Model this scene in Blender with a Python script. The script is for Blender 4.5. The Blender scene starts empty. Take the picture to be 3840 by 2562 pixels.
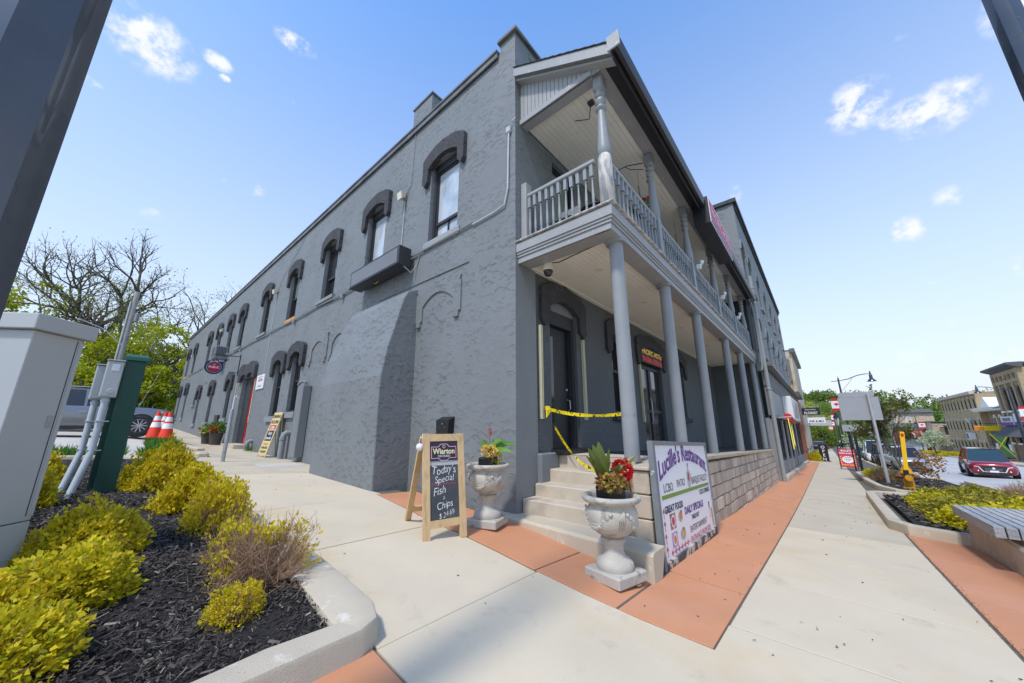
import bpy, math, random
import numpy as np
from mathutils import Vector, Matrix, noise as mnoise
random.seed(7); RNG = np.random.default_rng(11)
R = math.radians
scene = bpy.context.scene
COL = scene.collection

# ---------------------------------------------------------------- camera
cam_d = bpy.data.cameras.new('camera'); cam = bpy.data.objects.new('camera', cam_d); COL.objects.link(cam)
cam.location = (-3.971, -3.357, 1.121)
cam.rotation_euler = (R(90 + 13.767), 0, R(-49.151))
cam_d.sensor_width = 36.0; cam_d.lens = 36.0 * 1313.75 / 3840.0
cam_d.clip_start = 0.05; cam_d.clip_end = 3000
scene.camera = cam
CX, CY, CZ = cam.location

# ---------------------------------------------------------------- light
SUN_EL, SUN_AZ = 57.0, 187.0        # azimuth in degrees, counter-clockwise from +X
def sun_dir():
    e, a = R(SUN_EL), R(SUN_AZ)
    return Vector((math.cos(e) * math.cos(a), math.cos(e) * math.sin(a), math.sin(e)))
sd = bpy.data.lights.new('sun', 'SUN'); sun = bpy.data.objects.new('sun', sd); COL.objects.link(sun)
sd.energy = 1.9; sd.angle = R(6.0); sd.color = (1.0, 0.95, 0.87)
sun.rotation_euler = sun_dir().to_track_quat('Z', 'Y').to_euler(); sun.location = (0, 0, 60)

world = bpy.data.worlds.new('World'); scene.world = world; world.use_nodes = True
def build_world():
    nt = world.node_tree; nt.nodes.clear(); N = nt.nodes; L = nt.links
    def nd(t, **k):
        n = N.new(t)
        for a, b in k.items(): setattr(n, a, b)
        return n
    def mth(op, a, b=None, clamp=False):
        n = nd('ShaderNodeMath', operation=op, use_clamp=clamp)
        for i, v in enumerate((a, b)):
            if v is None: continue
            if isinstance(v, (int, float)): n.inputs[i].default_value = v
            else: L.new(v, n.inputs[i])
        return n.outputs[0]
    sky = nd('ShaderNodeTexSky', sky_type='NISHITA'); sky.sun_disc = False
    sky.sun_elevation = R(SUN_EL); sky.sun_rotation = R(90 - SUN_AZ)
    sky.air_density = 1.25; sky.dust_density = 0.15; sky.ozone_density = 1.6; sky.altitude = 200
    tc = nd('ShaderNodeTexCoord')
    D = tc.outputs['Generated']
    sep = nd('ShaderNodeSeparateXYZ'); L.new(D, sep.inputs[0])
    n1 = nd('ShaderNodeTexNoise'); n1.inputs['Scale'].default_value = 34; n1.inputs['Detail'].default_value = 7; n1.inputs['Roughness'].default_value = .62
    L.new(D, n1.inputs['Vector'])
    n2 = nd('ShaderNodeTexNoise'); n2.inputs['Scale'].default_value = 7; n2.inputs['Detail'].default_value = 5
    L.new(D, n2.inputs['Vector'])
    # small fair-weather clouds: (azimuth, elevation, half width, half height) in degrees
    clouds = [(94.2,39.6,2.86,2.2,1),(87.9,41.5,1.1,0.66,1),(86.8,40.3,0.44,0.33,1),(79.7,47.2,1.76,0.77,1),(97.5,33.5,0.77,0.44,1),(80.7,30.1,0.88,0.77,0.6),(84.2,29.9,0.88,0.44,0.35),(89.9,23.6,1.21,0.77,0.5),(-9.6,34.9,2.2,2.09,1),(-13.4,32.3,1.76,1.1,1),(-15.4,31.1,2.42,1.87,1),(-14.5,22.8,1.32,0.88,0.85),(-10.7,20.8,1.1,1.21,0.85),(-16.9,14.8,0.66,0.99,0.8),(-8.2,7.5,1.1,0.66,0.6),(-11.4,14.8,0.33,0.33,0.8),(-13.9,6.9,1.76,1.1,0.5),(4.6,31.2,0.77,1.21,0.6),(79.3,41.4,0.77,0.44,0.5),(94.9,25.7,0.55,0.33,0.4),(88.6,22.4,0.66,0.44,0.4),(-11.7,10.4,0.77,0.44,0.3),(103.5,34.1,1.98,4.4,1),(-21.8,35.8,1.54,1.76,1),(-13.2,18,0.55,0.33,0.4),(98.3,40.2,1.32,0.66,0.5),(-14.6,38.8,0.44,0.33,0.4),(85.2,22.3,0.55,0.33,0.3),
      (120,30,5,2,.8),(150,45,6,3,.7),(-60,25,7,2.5,.8),(-100,40,6,3,.7),(200,28,7,2,.8),(-30,35,4,1.6,.7),(240,50,5,3,.6),(170,18,8,2,.7),(280,20,8,2.4,.7)]
    acc = None
    for az, el, w, h, st in clouds:
        a, e = R(az), R(el)
        c = Vector((math.cos(e)*math.cos(a), math.cos(e)*math.sin(a), math.sin(e)))
        u = Vector((-math.sin(a), math.cos(a), 0)); v = c.cross(u) * -1
        if v.z < 0: v = -v
        def dt(vec):
            n = nd('ShaderNodeVectorMath', operation='DOT_PRODUCT'); L.new(D, n.inputs[0]); n.inputs[1].default_value = vec; return n.outputs['Value']
        du = mth('MULTIPLY', dt(u), 1/math.radians(w)); dv = mth('MULTIPLY', mth('SUBTRACT', dt(v), 0.0), 1/math.radians(h))
        r2 = mth('ADD', mth('MULTIPLY', du, du), mth('MULTIPLY', dv, dv))
        g = mth('MULTIPLY', mth('MAXIMUM', mth('SUBTRACT', 1.0, mth('MULTIPLY', r2, .42)), 0.0), st)
        g = mth('MULTIPLY', g, mth('GREATER_THAN', dt(c), 0.5))
        acc = g if acc is None else mth('MAXIMUM', acc, g)
    dens = mth('MULTIPLY', acc, mth('ADD', mth('MULTIPLY', mth('SUBTRACT', n1.outputs['Fac'], .5), 3.0), .62))
    al = nd('ShaderNodeMapRange'); al.inputs['From Min'].default_value = .12; al.inputs['From Max'].default_value = .85; al.clamp = True
    al.interpolation_type = 'SMOOTHSTEP'
    L.new(dens, al.inputs['Value'])
    hz = nd('ShaderNodeMapRange'); hz.inputs['From Min'].default_value = .0; hz.inputs['From Max'].default_value = .86
    hz.inputs['To Min'].default_value = 1.0; hz.inputs['To Max'].default_value = .0; L.new(sep.outputs['Z'], hz.inputs['Value'])
    hue = nd('ShaderNodeHueSaturation'); hue.inputs['Saturation'].default_value = SKY_SAT; hue.inputs['Value'].default_value = SKY_VAL
    hue.inputs['Hue'].default_value = .504
    L.new(sky.outputs[0], hue.inputs['Color'])
    mh = nd('ShaderNodeMixRGB'); L.new(hz.outputs[0], mh.inputs[0]); L.new(hue.outputs[0], mh.inputs[1]); mh.inputs[2].default_value = SKY_HAZE
    mx = nd('ShaderNodeMixRGB'); L.new(mth('MULTIPLY', al.outputs[0], .85), mx.inputs[0]); L.new(mh.outputs[0], mx.inputs[1]); mx.inputs[2].default_value = CLOUD
    bg = nd('ShaderNodeBackground'); bg.inputs['Strength'].default_value = 0.15; L.new(mx.outputs[0], bg.inputs['Color'])
    out = nd('ShaderNodeOutputWorld'); L.new(bg.outputs[0], out.inputs['Surface'])
SKY_SAT, SKY_VAL = 1.20, 1.26
SKY_HAZE = (3.12, 3.36, 3.88, 1); CLOUD = (4.3, 4.3, 4.4, 1)
build_world()
vs = scene.view_settings
scene.display_settings.display_device = 'sRGB'
vs.view_transform = 'Standard'; vs.look = 'None'; vs.gamma = 1; vs.use_curve_mapping = False
vs.exposure = 0.72

# ---------------------------------------------------------------- ground height
GX = [(-60,1.2),(-30,.5),(-12,.06),(-6,-.06),(-4,-.13),(-1.2,-.26),(-.4,-.31),(2.2,-.455),(3.3,-.53),(8,-.74),(11,-.86),(15,-1.0),(46,-2.15),(78,-3.0),(106,-3.9),(200,-6.2),(400,-9)]
GY = [(-120,3),(-60,.6),(-17,-.05),(-12,-.12),(-7.8,-.18),(-4.2,-.03),(-2.6,0),(-2.0,.02),(-.8,.17),(0,.26),(2.7,.36),(7.8,.5),(14,.62),(20,.76),(26,1.05),(36,1.45),(45,2.3),(60,4.5),(120,14)]
gxa, gxb = zip(*GX); gya, gyb = zip(*GY)
def smooth_curve(a, b, sg):
    q = np.arange(a[0], a[-1], .1); z = np.interp(q, a, b); n = int(sg*30); k = np.exp(-.5*(np.arange(-n, n+1)*.1/sg)**2); k /= k.sum(); zz = np.convolve(np.pad(z, n, mode='edge'), k, 'valid')
    w = np.clip((q-a[0])/8, 0, 1)*np.clip((a[-1]-q)/8, 0, 1); return q, zz*w + z*(1-w)
sgx, sgxz = smooth_curve(gxa, gxb, 1.4); sgy, sgyz = smooth_curve(gya, gyb, .45)
def gz(x, y):
    z = np.interp(x, sgx, sgxz) + np.interp(y, sgy, sgyz)
    t = np.clip((np.asarray(y) - 8.5) / 5.0, 0, 1) * np.clip((-1.3 - np.asarray(x)) / .8, 0, 1)
    # let the side-street rise fade out down the main street
    f = np.clip((np.asarray(x) - 20) / 40.0, 0, 1) * np.clip(np.asarray(y) / 10.0, 0, 1)
    z = z + .27 * t - f * np.maximum(np.interp(y, gya, gyb) - .3, 0) * .75
    return float(z) if np.isscalar(x) and np.isscalar(y) else z

# ---------------------------------------------------------------- materials
MATS = {}
def mat(name, color, rough=.7, var=.12, vscale=6, bump=.0, bscale=60, metal=0, col2=None, c2amt=.5, c2scale=2.0, c2lo=.45, c2hi=.65,
        spec=.5, coat=0, emit=None, estr=0, trans=0, island=None, coord='Object', alpha=None, bdist=.01, detail=6, streak=None, speck=None):
    if name in MATS: return MATS[name]
    m = bpy.data.materials.new(name); m.use_nodes = True; nt = m.node_tree; N = nt.nodes; L = nt.links
    b = N['Principled BSDF']; b.inputs['Roughness'].default_value = rough; b.inputs['Metallic'].default_value = metal
    b.inputs['Specular IOR Level'].default_value = spec
    if coat: b.inputs['Coat Weight'].default_value = coat; b.inputs['Coat Roughness'].default_value = .05
    c = (*color, 1)
    tc = N.new('ShaderNodeTexCoord'); src = tc.outputs[coord]
    out = None
    if var or col2 or island:
        no = N.new('ShaderNodeTexNoise'); no.inputs['Scale'].default_value = vscale; no.inputs['Detail'].default_value = detail; L.new(src, no.inputs['Vector'])
        mr = N.new('ShaderNodeMapRange'); mr.inputs['From Min'].default_value = .25; mr.inputs['From Max'].default_value = .75
        mr.inputs['To Min'].default_value = 1 - var; mr.inputs['To Max'].default_value = 1 + var; L.new(no.outputs['Fac'], mr.inputs['Value'])
        base = N.new('ShaderNodeRGB'); base.outputs[0].default_value = c; out = base.outputs[0]
        if island:
            ge = N.new('ShaderNodeNewGeometry'); cr = N.new('ShaderNodeValToRGB'); L.new(ge.outputs['Random Per Island'], cr.inputs[0])
            el = cr.color_ramp.elements
            while len(el) < len(island): el.new(.5)
            for i, cc in enumerate(island): el[i].position = i / max(1, len(island) - 1); el[i].color = (*cc, 1)
            out = cr.outputs[0]
        if col2:
            n2 = N.new('ShaderNodeTexNoise'); n2.inputs['Scale'].default_value = c2scale; n2.inputs['Detail'].default_value = 5; n2.inputs['Roughness'].default_value = .6; L.new(src, n2.inputs['Vector'])
            if streak:
                mp = N.new('ShaderNodeMapping'); mp.inputs['Scale'].default_value = streak; L.new(src, mp.inputs[0]); L.new(mp.outputs[0], n2.inputs['Vector'])
            r2 = N.new('ShaderNodeMapRange'); r2.inputs['From Min'].default_value = c2lo; r2.inputs['From Max'].default_value = c2hi; r2.inputs['To Max'].default_value = c2amt; L.new(n2.outputs['Fac'], r2.inputs['Value'])
            mx = N.new('ShaderNodeMixRGB'); L.new(r2.outputs[0], mx.inputs[0]); L.new(out, mx.inputs[1]); mx.inputs[2].default_value = (*col2, 1); out = mx.outputs[0]
        mu = N.new('ShaderNodeVectorMath'); mu.operation = 'SCALE'; L.new(out, mu.inputs[0]); L.new(mr.outputs[0], mu.inputs['Scale']); out = mu.outputs[0]
        for (ss, lo, hi, am, cc) in (speck or ()):
            n3 = N.new('ShaderNodeTexNoise'); n3.inputs['Scale'].default_value = ss; n3.inputs['Detail'].default_value = 4; n3.inputs['Roughness'].default_value = .7; L.new(src, n3.inputs['Vector'])
            r3 = N.new('ShaderNodeMapRange'); r3.inputs['From Min'].default_value = lo; r3.inputs['From Max'].default_value = hi; r3.inputs['To Max'].default_value = am; L.new(n3.outputs['Fac'], r3.inputs['Value'])
            m3 = N.new('ShaderNodeMixRGB'); L.new(r3.outputs[0], m3.inputs[0]); L.new(out, m3.inputs[1]); m3.inputs[2].default_value = (*cc, 1); out = m3.outputs[0]
        L.new(out, b.inputs['Base Color'])
    else: b.inputs['Base Color'].default_value = c
    if bump:
        nb = N.new('ShaderNodeTexNoise'); nb.inputs['Scale'].default_value = bscale; nb.inputs['Detail'].default_value = 5; L.new(src, nb.inputs['Vector'])
        bp = N.new('ShaderNodeBump'); bp.inputs['Strength'].default_value = bump; bp.inputs['Distance'].default_value = bdist; L.new(nb.outputs['Fac'], bp.inputs['Height']); L.new(bp.outputs[0], b.inputs['Normal'])
    if emit: b.inputs['Emission Color'].default_value = (*emit, 1); b.inputs['Emission Strength'].default_value = estr
    if trans:
        tb = N.new('ShaderNodeBsdfTranslucent'); ms = N.new('ShaderNodeMixShader'); ms.inputs[0].default_value = trans
        if out is not None: L.new(out, tb.inputs[0])
        else: tb.inputs[0].default_value = c
        L.new(b.outputs[0], ms.inputs[1]); L.new(tb.outputs[0], ms.inputs[2]); L.new(ms.outputs[0], N['Material Output'].inputs[0])
    MATS[name] = m; return m

def stucco(name, color, swirl=1.0, rough_grain=.0, var=.06):
    """painted trowelled render: overlapping fan-shaped trowel arcs in relief"""
    m = bpy.data.materials.new(name); m.use_nodes = True; nt = m.node_tree; N = nt.nodes; L = nt.links
    b = N['Principled BSDF']; b.inputs['Roughness'].default_value = .62; b.inputs['Specular IOR Level'].default_value = .35
    def mth(op, a, c=None, d=None, clamp=False):
        n = N.new('ShaderNodeMath'); n.operation = op; n.use_clamp = clamp
        for i, v in enumerate((a, c, d)):
            if v is None: continue
            if isinstance(v, (int, float)): n.inputs[i].default_value = v
            else: L.new(v, n.inputs[i])
        return n.outputs[0]
    ge = N.new('ShaderNodeNewGeometry'); sp = N.new('ShaderNodeSeparateXYZ'); L.new(ge.outputs['Position'], sp.inputs[0])
    u = mth('ADD', sp.outputs['X'], sp.outputs['Y']); v = sp.outputs['Z']
    wn = N.new('ShaderNodeTexNoise'); wn.inputs['Scale'].default_value = 2.2; wn.inputs['Detail'].default_value = 2; L.new(ge.outputs['Position'], wn.inputs['Vector'])
    wob = mth('MULTIPLY', mth('SUBTRACT', wn.outputs['Fac'], .5), .12)
    height = None
    for k, (cell, off, rad) in enumerate(((.19, 0, .092), (.25, 3.7, .118), (.16, 9.1, .078), (.31, 14.3, .14))):
        cb = N.new('ShaderNodeCombineXYZ'); L.new(mth('ADD', u, wob), cb.inputs[0]); L.new(mth('ADD', v, off), cb.inputs[1])
        vo = N.new('ShaderNodeTexVoronoi'); vo.voronoi_dimensions = '2D'; vo.inputs['Scale'].default_value = 1 / cell; vo.inputs['Randomness'].default_value = .72; L.new(cb.outputs[0], vo.inputs['Vector'])
        sc = N.new('ShaderNodeSeparateXYZ'); L.new(cb.outputs[0], sc.inputs[0]); s2 = N.new('ShaderNodeSeparateXYZ'); L.new(vo.outputs['Position'], s2.inputs[0])
        s3 = N.new('ShaderNodeSeparateColor'); L.new(vo.outputs['Color'], s3.inputs[0])
        dx = mth('SUBTRACT', sc.outputs[0], s2.outputs[0]); dy = mth('SUBTRACT', sc.outputs[1], s2.outputs[1])
        ang = mth('MULTIPLY', mth('SUBTRACT', s3.outputs[0], .5), 2.0)
        ca, sa = mth('COSINE', ang), mth('SINE', ang)
        lx = mth('SUBTRACT', mth('MULTIPLY', dx, ca), mth('MULTIPLY', dy, sa)); ly = mth('ADD', mth('MULTIPLY', dx, sa), mth('MULTIPLY', dy, ca))
        ly2 = mth('ADD', ly, rad * .62)
        d = mth('SQRT', mth('ADD', mth('MULTIPLY', lx, lx), mth('MULTIPLY', ly2, ly2)))
        e = mth('SUBTRACT', d, mth('MULTIPLY', mth('ADD', .75, mth('MULTIPLY', s3.outputs[1], .5)), rad))
        # asymmetric ridge: sharp outside, soft inside
        outr = mth('SUBTRACT', 1, mth('MULTIPLY', mth('ABSOLUTE', e), 1 / .007), clamp=True)
        inn = mth('MULTIPLY', mth('SUBTRACT', 1, mth('MULTIPLY', mth('ABSOLUTE', mth('ADD', e, .014)), 1 / .026), clamp=True), .35)
        rd = mth('MAXIMUM', outr, inn)
        msk = mth('MULTIPLY', mth('SUBTRACT', ly2, rad * .35), 30, clamp=True)
        msk = mth('MULTIPLY', msk, mth('MULTIPLY', mth('GREATER_THAN', s3.outputs[2], .2), mth('ADD', .45, mth('MULTIPLY', s3.outputs[2], .6))))
        msk = mth('MULTIPLY', msk, mth('GREATER_THAN', mth('MULTIPLY', mth('SINE', mth('MULTIPLY', s3.outputs[2], 40.0)), 1.0), mth('MULTIPLY', lx, mth('SUBTRACT', mth('MULTIPLY', s3.outputs[0], 60.0), 30.0))))
        rd = mth('MULTIPLY', rd, msk)
        height = rd if height is None else mth('MAXIMUM', height, rd)
    # arcs fade out where the render was floated smoother
    pn = N.new('ShaderNodeTexNoise'); pn.inputs['Scale'].default_value = .9; pn.inputs['Detail'].default_value = 3; L.new(ge.outputs['Position'], pn.inputs['Vector'])
    pm = N.new('ShaderNodeMapRange'); pm.inputs['From Min'].default_value = .38; pm.inputs['From Max'].default_value = .55; pm.inputs['To Min'].default_value = .15; L.new(pn.outputs['Fac'], pm.inputs['Value'])
    height = mth('MULTIPLY', mth('MULTIPLY', height, pm.outputs[0]), swirl)
    g1 = N.new('ShaderNodeTexNoise'); g1.inputs['Scale'].default_value = 9; g1.inputs['Detail'].default_value = 6; L.new(ge.outputs['Position'], g1.inputs['Vector'])
    height = mth('ADD', height, mth('MULTIPLY', g1.outputs['Fac'], .42))
    if rough_grain:
        g2 = N.new('ShaderNodeTexVoronoi'); g2.inputs['Scale'].default_value = 62; L.new(ge.outputs['Position'], g2.inputs['Vector'])
        height = mth('ADD', height, mth('MULTIPLY', g2.outputs['Distance'], rough_grain))
    bp = N.new('ShaderNodeBump'); bp.inputs['Strength'].default_value = 1.0; bp.inputs['Distance'].default_value = .021; L.new(height, bp.inputs['Height']); L.new(bp.outputs[0], b.inputs['Normal'])
    n3 = N.new('ShaderNodeTexNoise'); n3.inputs['Scale'].default_value = 1.1; n3.inputs['Detail'].default_value = 7; L.new(ge.outputs['Position'], n3.inputs['Vector'])
    mr = N.new('ShaderNodeMapRange'); mr.inputs['From Min'].default_value = .3; mr.inputs['From Max'].default_value = .7; mr.inputs['To Min'].default_value = 1 - var; mr.inputs['To Max'].default_value = 1 + var; L.new(n3.outputs['Fac'], mr.inputs['Value'])
    base = N.new('ShaderNodeRGB'); base.outputs[0].default_value = (*color, 1)
    # a few flakes of missing paint
    fl = N.new('ShaderNodeTexNoise'); fl.inputs['Scale'].default_value = 7.5; fl.inputs['Detail'].default_value = 4; fl.inputs['Roughness'].default_value = .7; L.new(ge.outputs['Position'], fl.inputs['Vector'])
    fm = N.new('ShaderNodeMapRange'); fm.inputs['From Min'].default_value = .765; fm.inputs['From Max'].default_value = .78; L.new(fl.outputs['Fac'], fm.inputs['Value'])
    mx = N.new('ShaderNodeMixRGB'); L.new(fm.outputs[0], mx.inputs[0]); L.new(base.outputs[0], mx.inputs[1]); mx.inputs[2].default_value = (.55, .52, .47, 1)
    # splash dirt close to the pavement
    dz = N.new('ShaderNodeMapRange'); dz.inputs['From Min'].default_value = .75; dz.inputs['From Max'].default_value = -.3; dz.inputs['To Max'].default_value = .35; L.new(mth('ADD', sp.outputs['Z'], mth('MULTIPLY', n3.outputs['Fac'], .8)), dz.inputs['Value'])
    md = N.new('ShaderNodeMixRGB'); L.new(dz.outputs[0], md.inputs[0]); L.new(mx.outputs[0], md.inputs[1]); md.inputs[2].default_value = (.13, .12, .105, 1)
    mu = N.new('ShaderNodeVectorMath'); mu.operation = 'SCALE'; L.new(md.outputs[0], mu.inputs[0]); L.new(mr.outputs[0], mu.inputs['Scale']); L.new(mu.outputs[0], b.inputs['Base Color'])
    MATS[name] = m; return m

GREY = (.195, .208, .215)
SPK = ((26, .71, .76, .35, (.28,.23,.17)), (3.1, .60, .72, .35, (.40,.33,.24)), (60, .68, .74, .35, (.35,.30,.24)))
M = dict(
 stucco=stucco('stucco_grey', GREY), pebble=stucco('pebble_grey', (.225,.243,.256), swirl=0, rough_grain=2.6),
 smooth=mat('grey_paint', GREY, .55, .06, 3, .25, 40, spec=.35),
 trim=mat('grey_trim_paint', (.33,.335,.33), .5, .09, 5, .25, 50, col2=(.22,.22,.22), c2amt=.5, c2scale=2.5, c2lo=.5, c2hi=.75, speck=((13, .66, .675, .9, (.62,.58,.52)), (22, .70, .71, .8, (.16,.12,.09)))),
 post=mat('grey_post_paint', (.275,.29,.297), .45, .08, 3, .2, 30, spec=.4, speck=((16, .70, .71, .9, (.62,.60,.56)), (3, .55, .75, .25, (.20,.20,.19)))),
 peeled=mat('peeling_post', (.36,.37,.38), .75, .12, 6, .5, 30, col2=(.66,.62,.55), c2amt=.9, c2scale=1.6, c2lo=.47, c2hi=.54, streak=(7,7,1.5)),
 soffit=mat('soffit_white', (.84,.80,.68), .6, .05, 3, .2, 40, col2=(.36,.34,.30), c2amt=.35, c2scale=3, c2lo=.6, c2hi=.75),
 hood=mat('charcoal_paint', (.046,.045,.050), .8, .25, 4, 1.0, 26, bdist=.035, col2=(.085,.085,.088), c2amt=.6, c2scale=5, c2lo=.52, c2hi=.7),
 frame=mat('frame_black', (.030,.031,.036), .5, .1, 8), black=mat('black_paint', (.012,.012,.014), .45, .1, 8),
 sill=mat('sill_grey', (.24,.25,.26), .7, .12, 8, .5, 40), roofdark=mat('roof_felt', (.028,.028,.030), .85, .2, 5, .6, 50),
 flash=mat('metal_flashing', (.19,.19,.18), .45, .25, 3, .1, 20, metal=.4, col2=(.10,.09,.08), c2amt=.6, c2scale=2),
 gutter=mat('dark_gutter', (.035,.036,.04), .4, .1, 4, metal=.3), shingle=mat('shingle', (.06,.06,.065), .9, .35, 14, .9, 60, bdist=.02),
 bare=mat('bare_wood', (.40,.27,.15), .8, .2, 8, .4, 40), brownc=mat('rust_orange_wood', (.55,.24,.05), .8, .25, 9, .4, 40, col2=(.75,.5,.25), c2amt=.6, c2scale=12),
 conc=mat('concrete_walk', (.60,.51,.37), .85, .07, 1.2, .5, 130, bdist=.004, col2=(.58,.43,.24), c2amt=.7, c2scale=.95, c2lo=.54, c2hi=.74, speck=SPK),
 concb=mat('concrete_walk_grey', (.52,.45,.335), .85, .07, 1.5, .5, 130, bdist=.004, col2=(.50,.42,.30), c2amt=.6, c2scale=.8, c2lo=.5, c2hi=.72, speck=SPK),
 concold=mat('old_concrete', (.54,.46,.33), .9, .10, 1.6, .5, 90, bdist=.006, col2=(.36,.33,.27), c2amt=.5, c2scale=1.3),
 kerb=mat('kerb_concrete', (.52,.45,.34), .85, .08, 3, .5, 110, bdist=.006, col2=(.42,.38,.30), c2amt=.6, c2scale=3.2, c2lo=.5, c2hi=.7, speck=((30, .68, .72, .6, (.20,.16,.12)), (5, .62, .7, .5, (.72,.68,.60)))),
 orange=mat('terracotta_concrete', (.55,.245,.12), .85, .07, 2.2, .35, 120, bdist=.004, col2=(.55,.26,.15), c2amt=.7, c2scale=1.6, speck=((24, .70, .73, .5, (.2,.12,.08)), (2.3, .60, .74, .35, (.42,.25,.17)))),
 joint=mat('joint_dirt', (.13,.115,.095), .95, .2, 20), step=mat('step_concrete', (.52,.45,.35), .85, .10, 3.5, .5, 90, bdist=.006, col2=(.33,.29,.23), c2amt=.55, c2scale=3, c2lo=.5, c2hi=.68, speck=((30, .67, .72, .6, (.16,.13,.10)), (4, .58, .72, .5, (.30,.26,.2)))),
 stone=mat('cast_stone', (.46,.43,.37), .85, .14, 6, .7, 70, bdist=.008, col2=(.17,.155,.14), c2amt=.8, c2scale=5, c2lo=.55, c2hi=.66),
 block=mat('tan_block', (.50,.42,.32), .88, .08, 4, .6, 90, bdist=.006, col2=(.30,.255,.20), c2amt=.5, c2scale=5, c2lo=.5, c2hi=.7),
 mortar=mat('mortar_grey', (.20,.18,.15), .95, .15, 10, .5, 60), asphalt=mat('asphalt', (.42,.42,.415), .9, .07, .7, .5, 160, bdist=.005, col2=(.50,.49,.47), c2amt=.6, c2scale=.35),
 lot=mat('parking_surface', (.56,.52,.45), .9, .08, .9, .5, 90, col2=(.36,.34,.31), c2amt=.6, c2scale=.7),
 soil=mat('mulch_ground', (.022,.018,.016), .95, .4, 25, 1, 60, bdist=.02),
 grass=mat('grass', (.075,.16,.025), .9, .35, 3, .8, 60, bdist=.03, col2=(.14,.22,.03), c2amt=.6, c2scale=.6),
 glass=mat('window_glass', (.03,.035,.04), .06, 0, spec=.9), glassl=mat('glass_white_curtain', (.50,.54,.57), .12, .12, 2.2, spec=.9, coat=.6, col2=(.28,.36,.42), c2amt=.7, c2scale=1.8),
 glassd=mat('dark_glass', (.015,.016,.02), .05, 0, spec=.8), glassg=mat('pale_green_glass', (.20,.26,.235), .08, .1, 2, spec=.9, coat=.6),
 white=mat('white_paint', (.78,.78,.77), .5, .04, 4), cream=mat('cream_lamp', (.72,.66,.52), .5, .05, 5), red=mat('red_paint', (.55,.012,.022), .45, .06, 5),
 tube=mat('pale_tube', (.52,.50,.34), .35, .05, 5), steel=mat('galvanised', (.42,.44,.45), .38, .15, 6, .1, 30, metal=.6), cable=mat('cable_grey', (.27,.285,.29), .6, .1, 9),
 conduit=mat('pale_conduit', (.45,.49,.51), .5, .08, 5), bigpost=mat('navy_pole', (.022,.030,.044), .25, .25, 3, spec=.7, coat=.5, col2=(.045,.052,.065), c2amt=.8, c2scale=2, speck=((30, .72, .73, .8, (.3,.3,.3)),)),
 cabinet=mat('cabinet_grey', (.44,.455,.45), .42, .05, 1.2, .12, 160, bdist=.002, speck=((9, .70, .74, .3, (.30,.30,.28)), (45, .72, .75, .5, (.25,.23,.2)))), green=mat('green_post', (.008,.060,.040), .5, .08, 4, .2, 90, bdist=.003), greenl=mat('green_cap', (.02,.11,.075), .5, .05, 4),
 wood=mat('aframe_wood', (.62,.43,.22), .6, .10, 4, .3, 30, col2=(.40,.24,.10), c2amt=.6, c2scale=2.5, c2lo=.5, c2hi=.66, streak=(14,14,1.6)),
 chalk=mat('chalkboard', (.055,.062,.068), .7, .25, 4, col2=(.15,.16,.17), c2amt=.5, c2scale=3.5, c2lo=.45, c2hi=.8), chalkink=mat('chalk_white', (.80,.80,.78), .9, .05, 20),
 chalkred=mat('chalk_red', (.60,.06,.12), .9, .1, 20), yellow=mat('tape_yellow', (.85,.66,.01), .35, .05, 6), navyp=mat('navy_print', (.02,.02,.09), .5, 0), pink=mat('pink_print', (.80,.35,.60), .5, 0),
 goldp=mat('gold_print', (.80,.72,.42), .5, 0), signw=mat('sign_white', (.80,.79,.82), .35, .02, 3), purple=mat('purple_print', (.12,.035,.26), .5, 0), redp=mat('red_print', (.55,.03,.07), .5, 0),
 greenp=mat('green_print', (.17,.27,.04), .5, 0), darkp=mat('dark_green_print', (.03,.07,.03), .5, 0), blackp=mat('black_print', (.02,.02,.025), .5, 0), orangep=mat('orange_print', (.70,.20,.03), .5, 0), tanp=mat('tan_print', (.55,.40,.22), .5, .3, 40),
 pavpole=mat('aluminium_pole', (.50,.51,.52), .4, .1, 4, metal=.5), signback=mat('sign_back_grey', (.34,.35,.37), .5, .05, 2), slat=mat('weathered_slat', (.42,.42,.41), .8, .12, 5, .6, 40, col2=(.22,.22,.21), c2amt=.7, c2scale=3, streak=(1.5,18,18)),
 potblack=mat('black_planter', (.012,.012,.013), .35, 0), hydr=mat('hydrant_yellow', (.62,.30,.01), .55, .15, 9, .3, 50, col2=(.35,.14,.02), c2amt=.5, c2scale=8), marker=mat('marker_yellow', (.90,.52,.01), .4, .03, 4),
)
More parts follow.
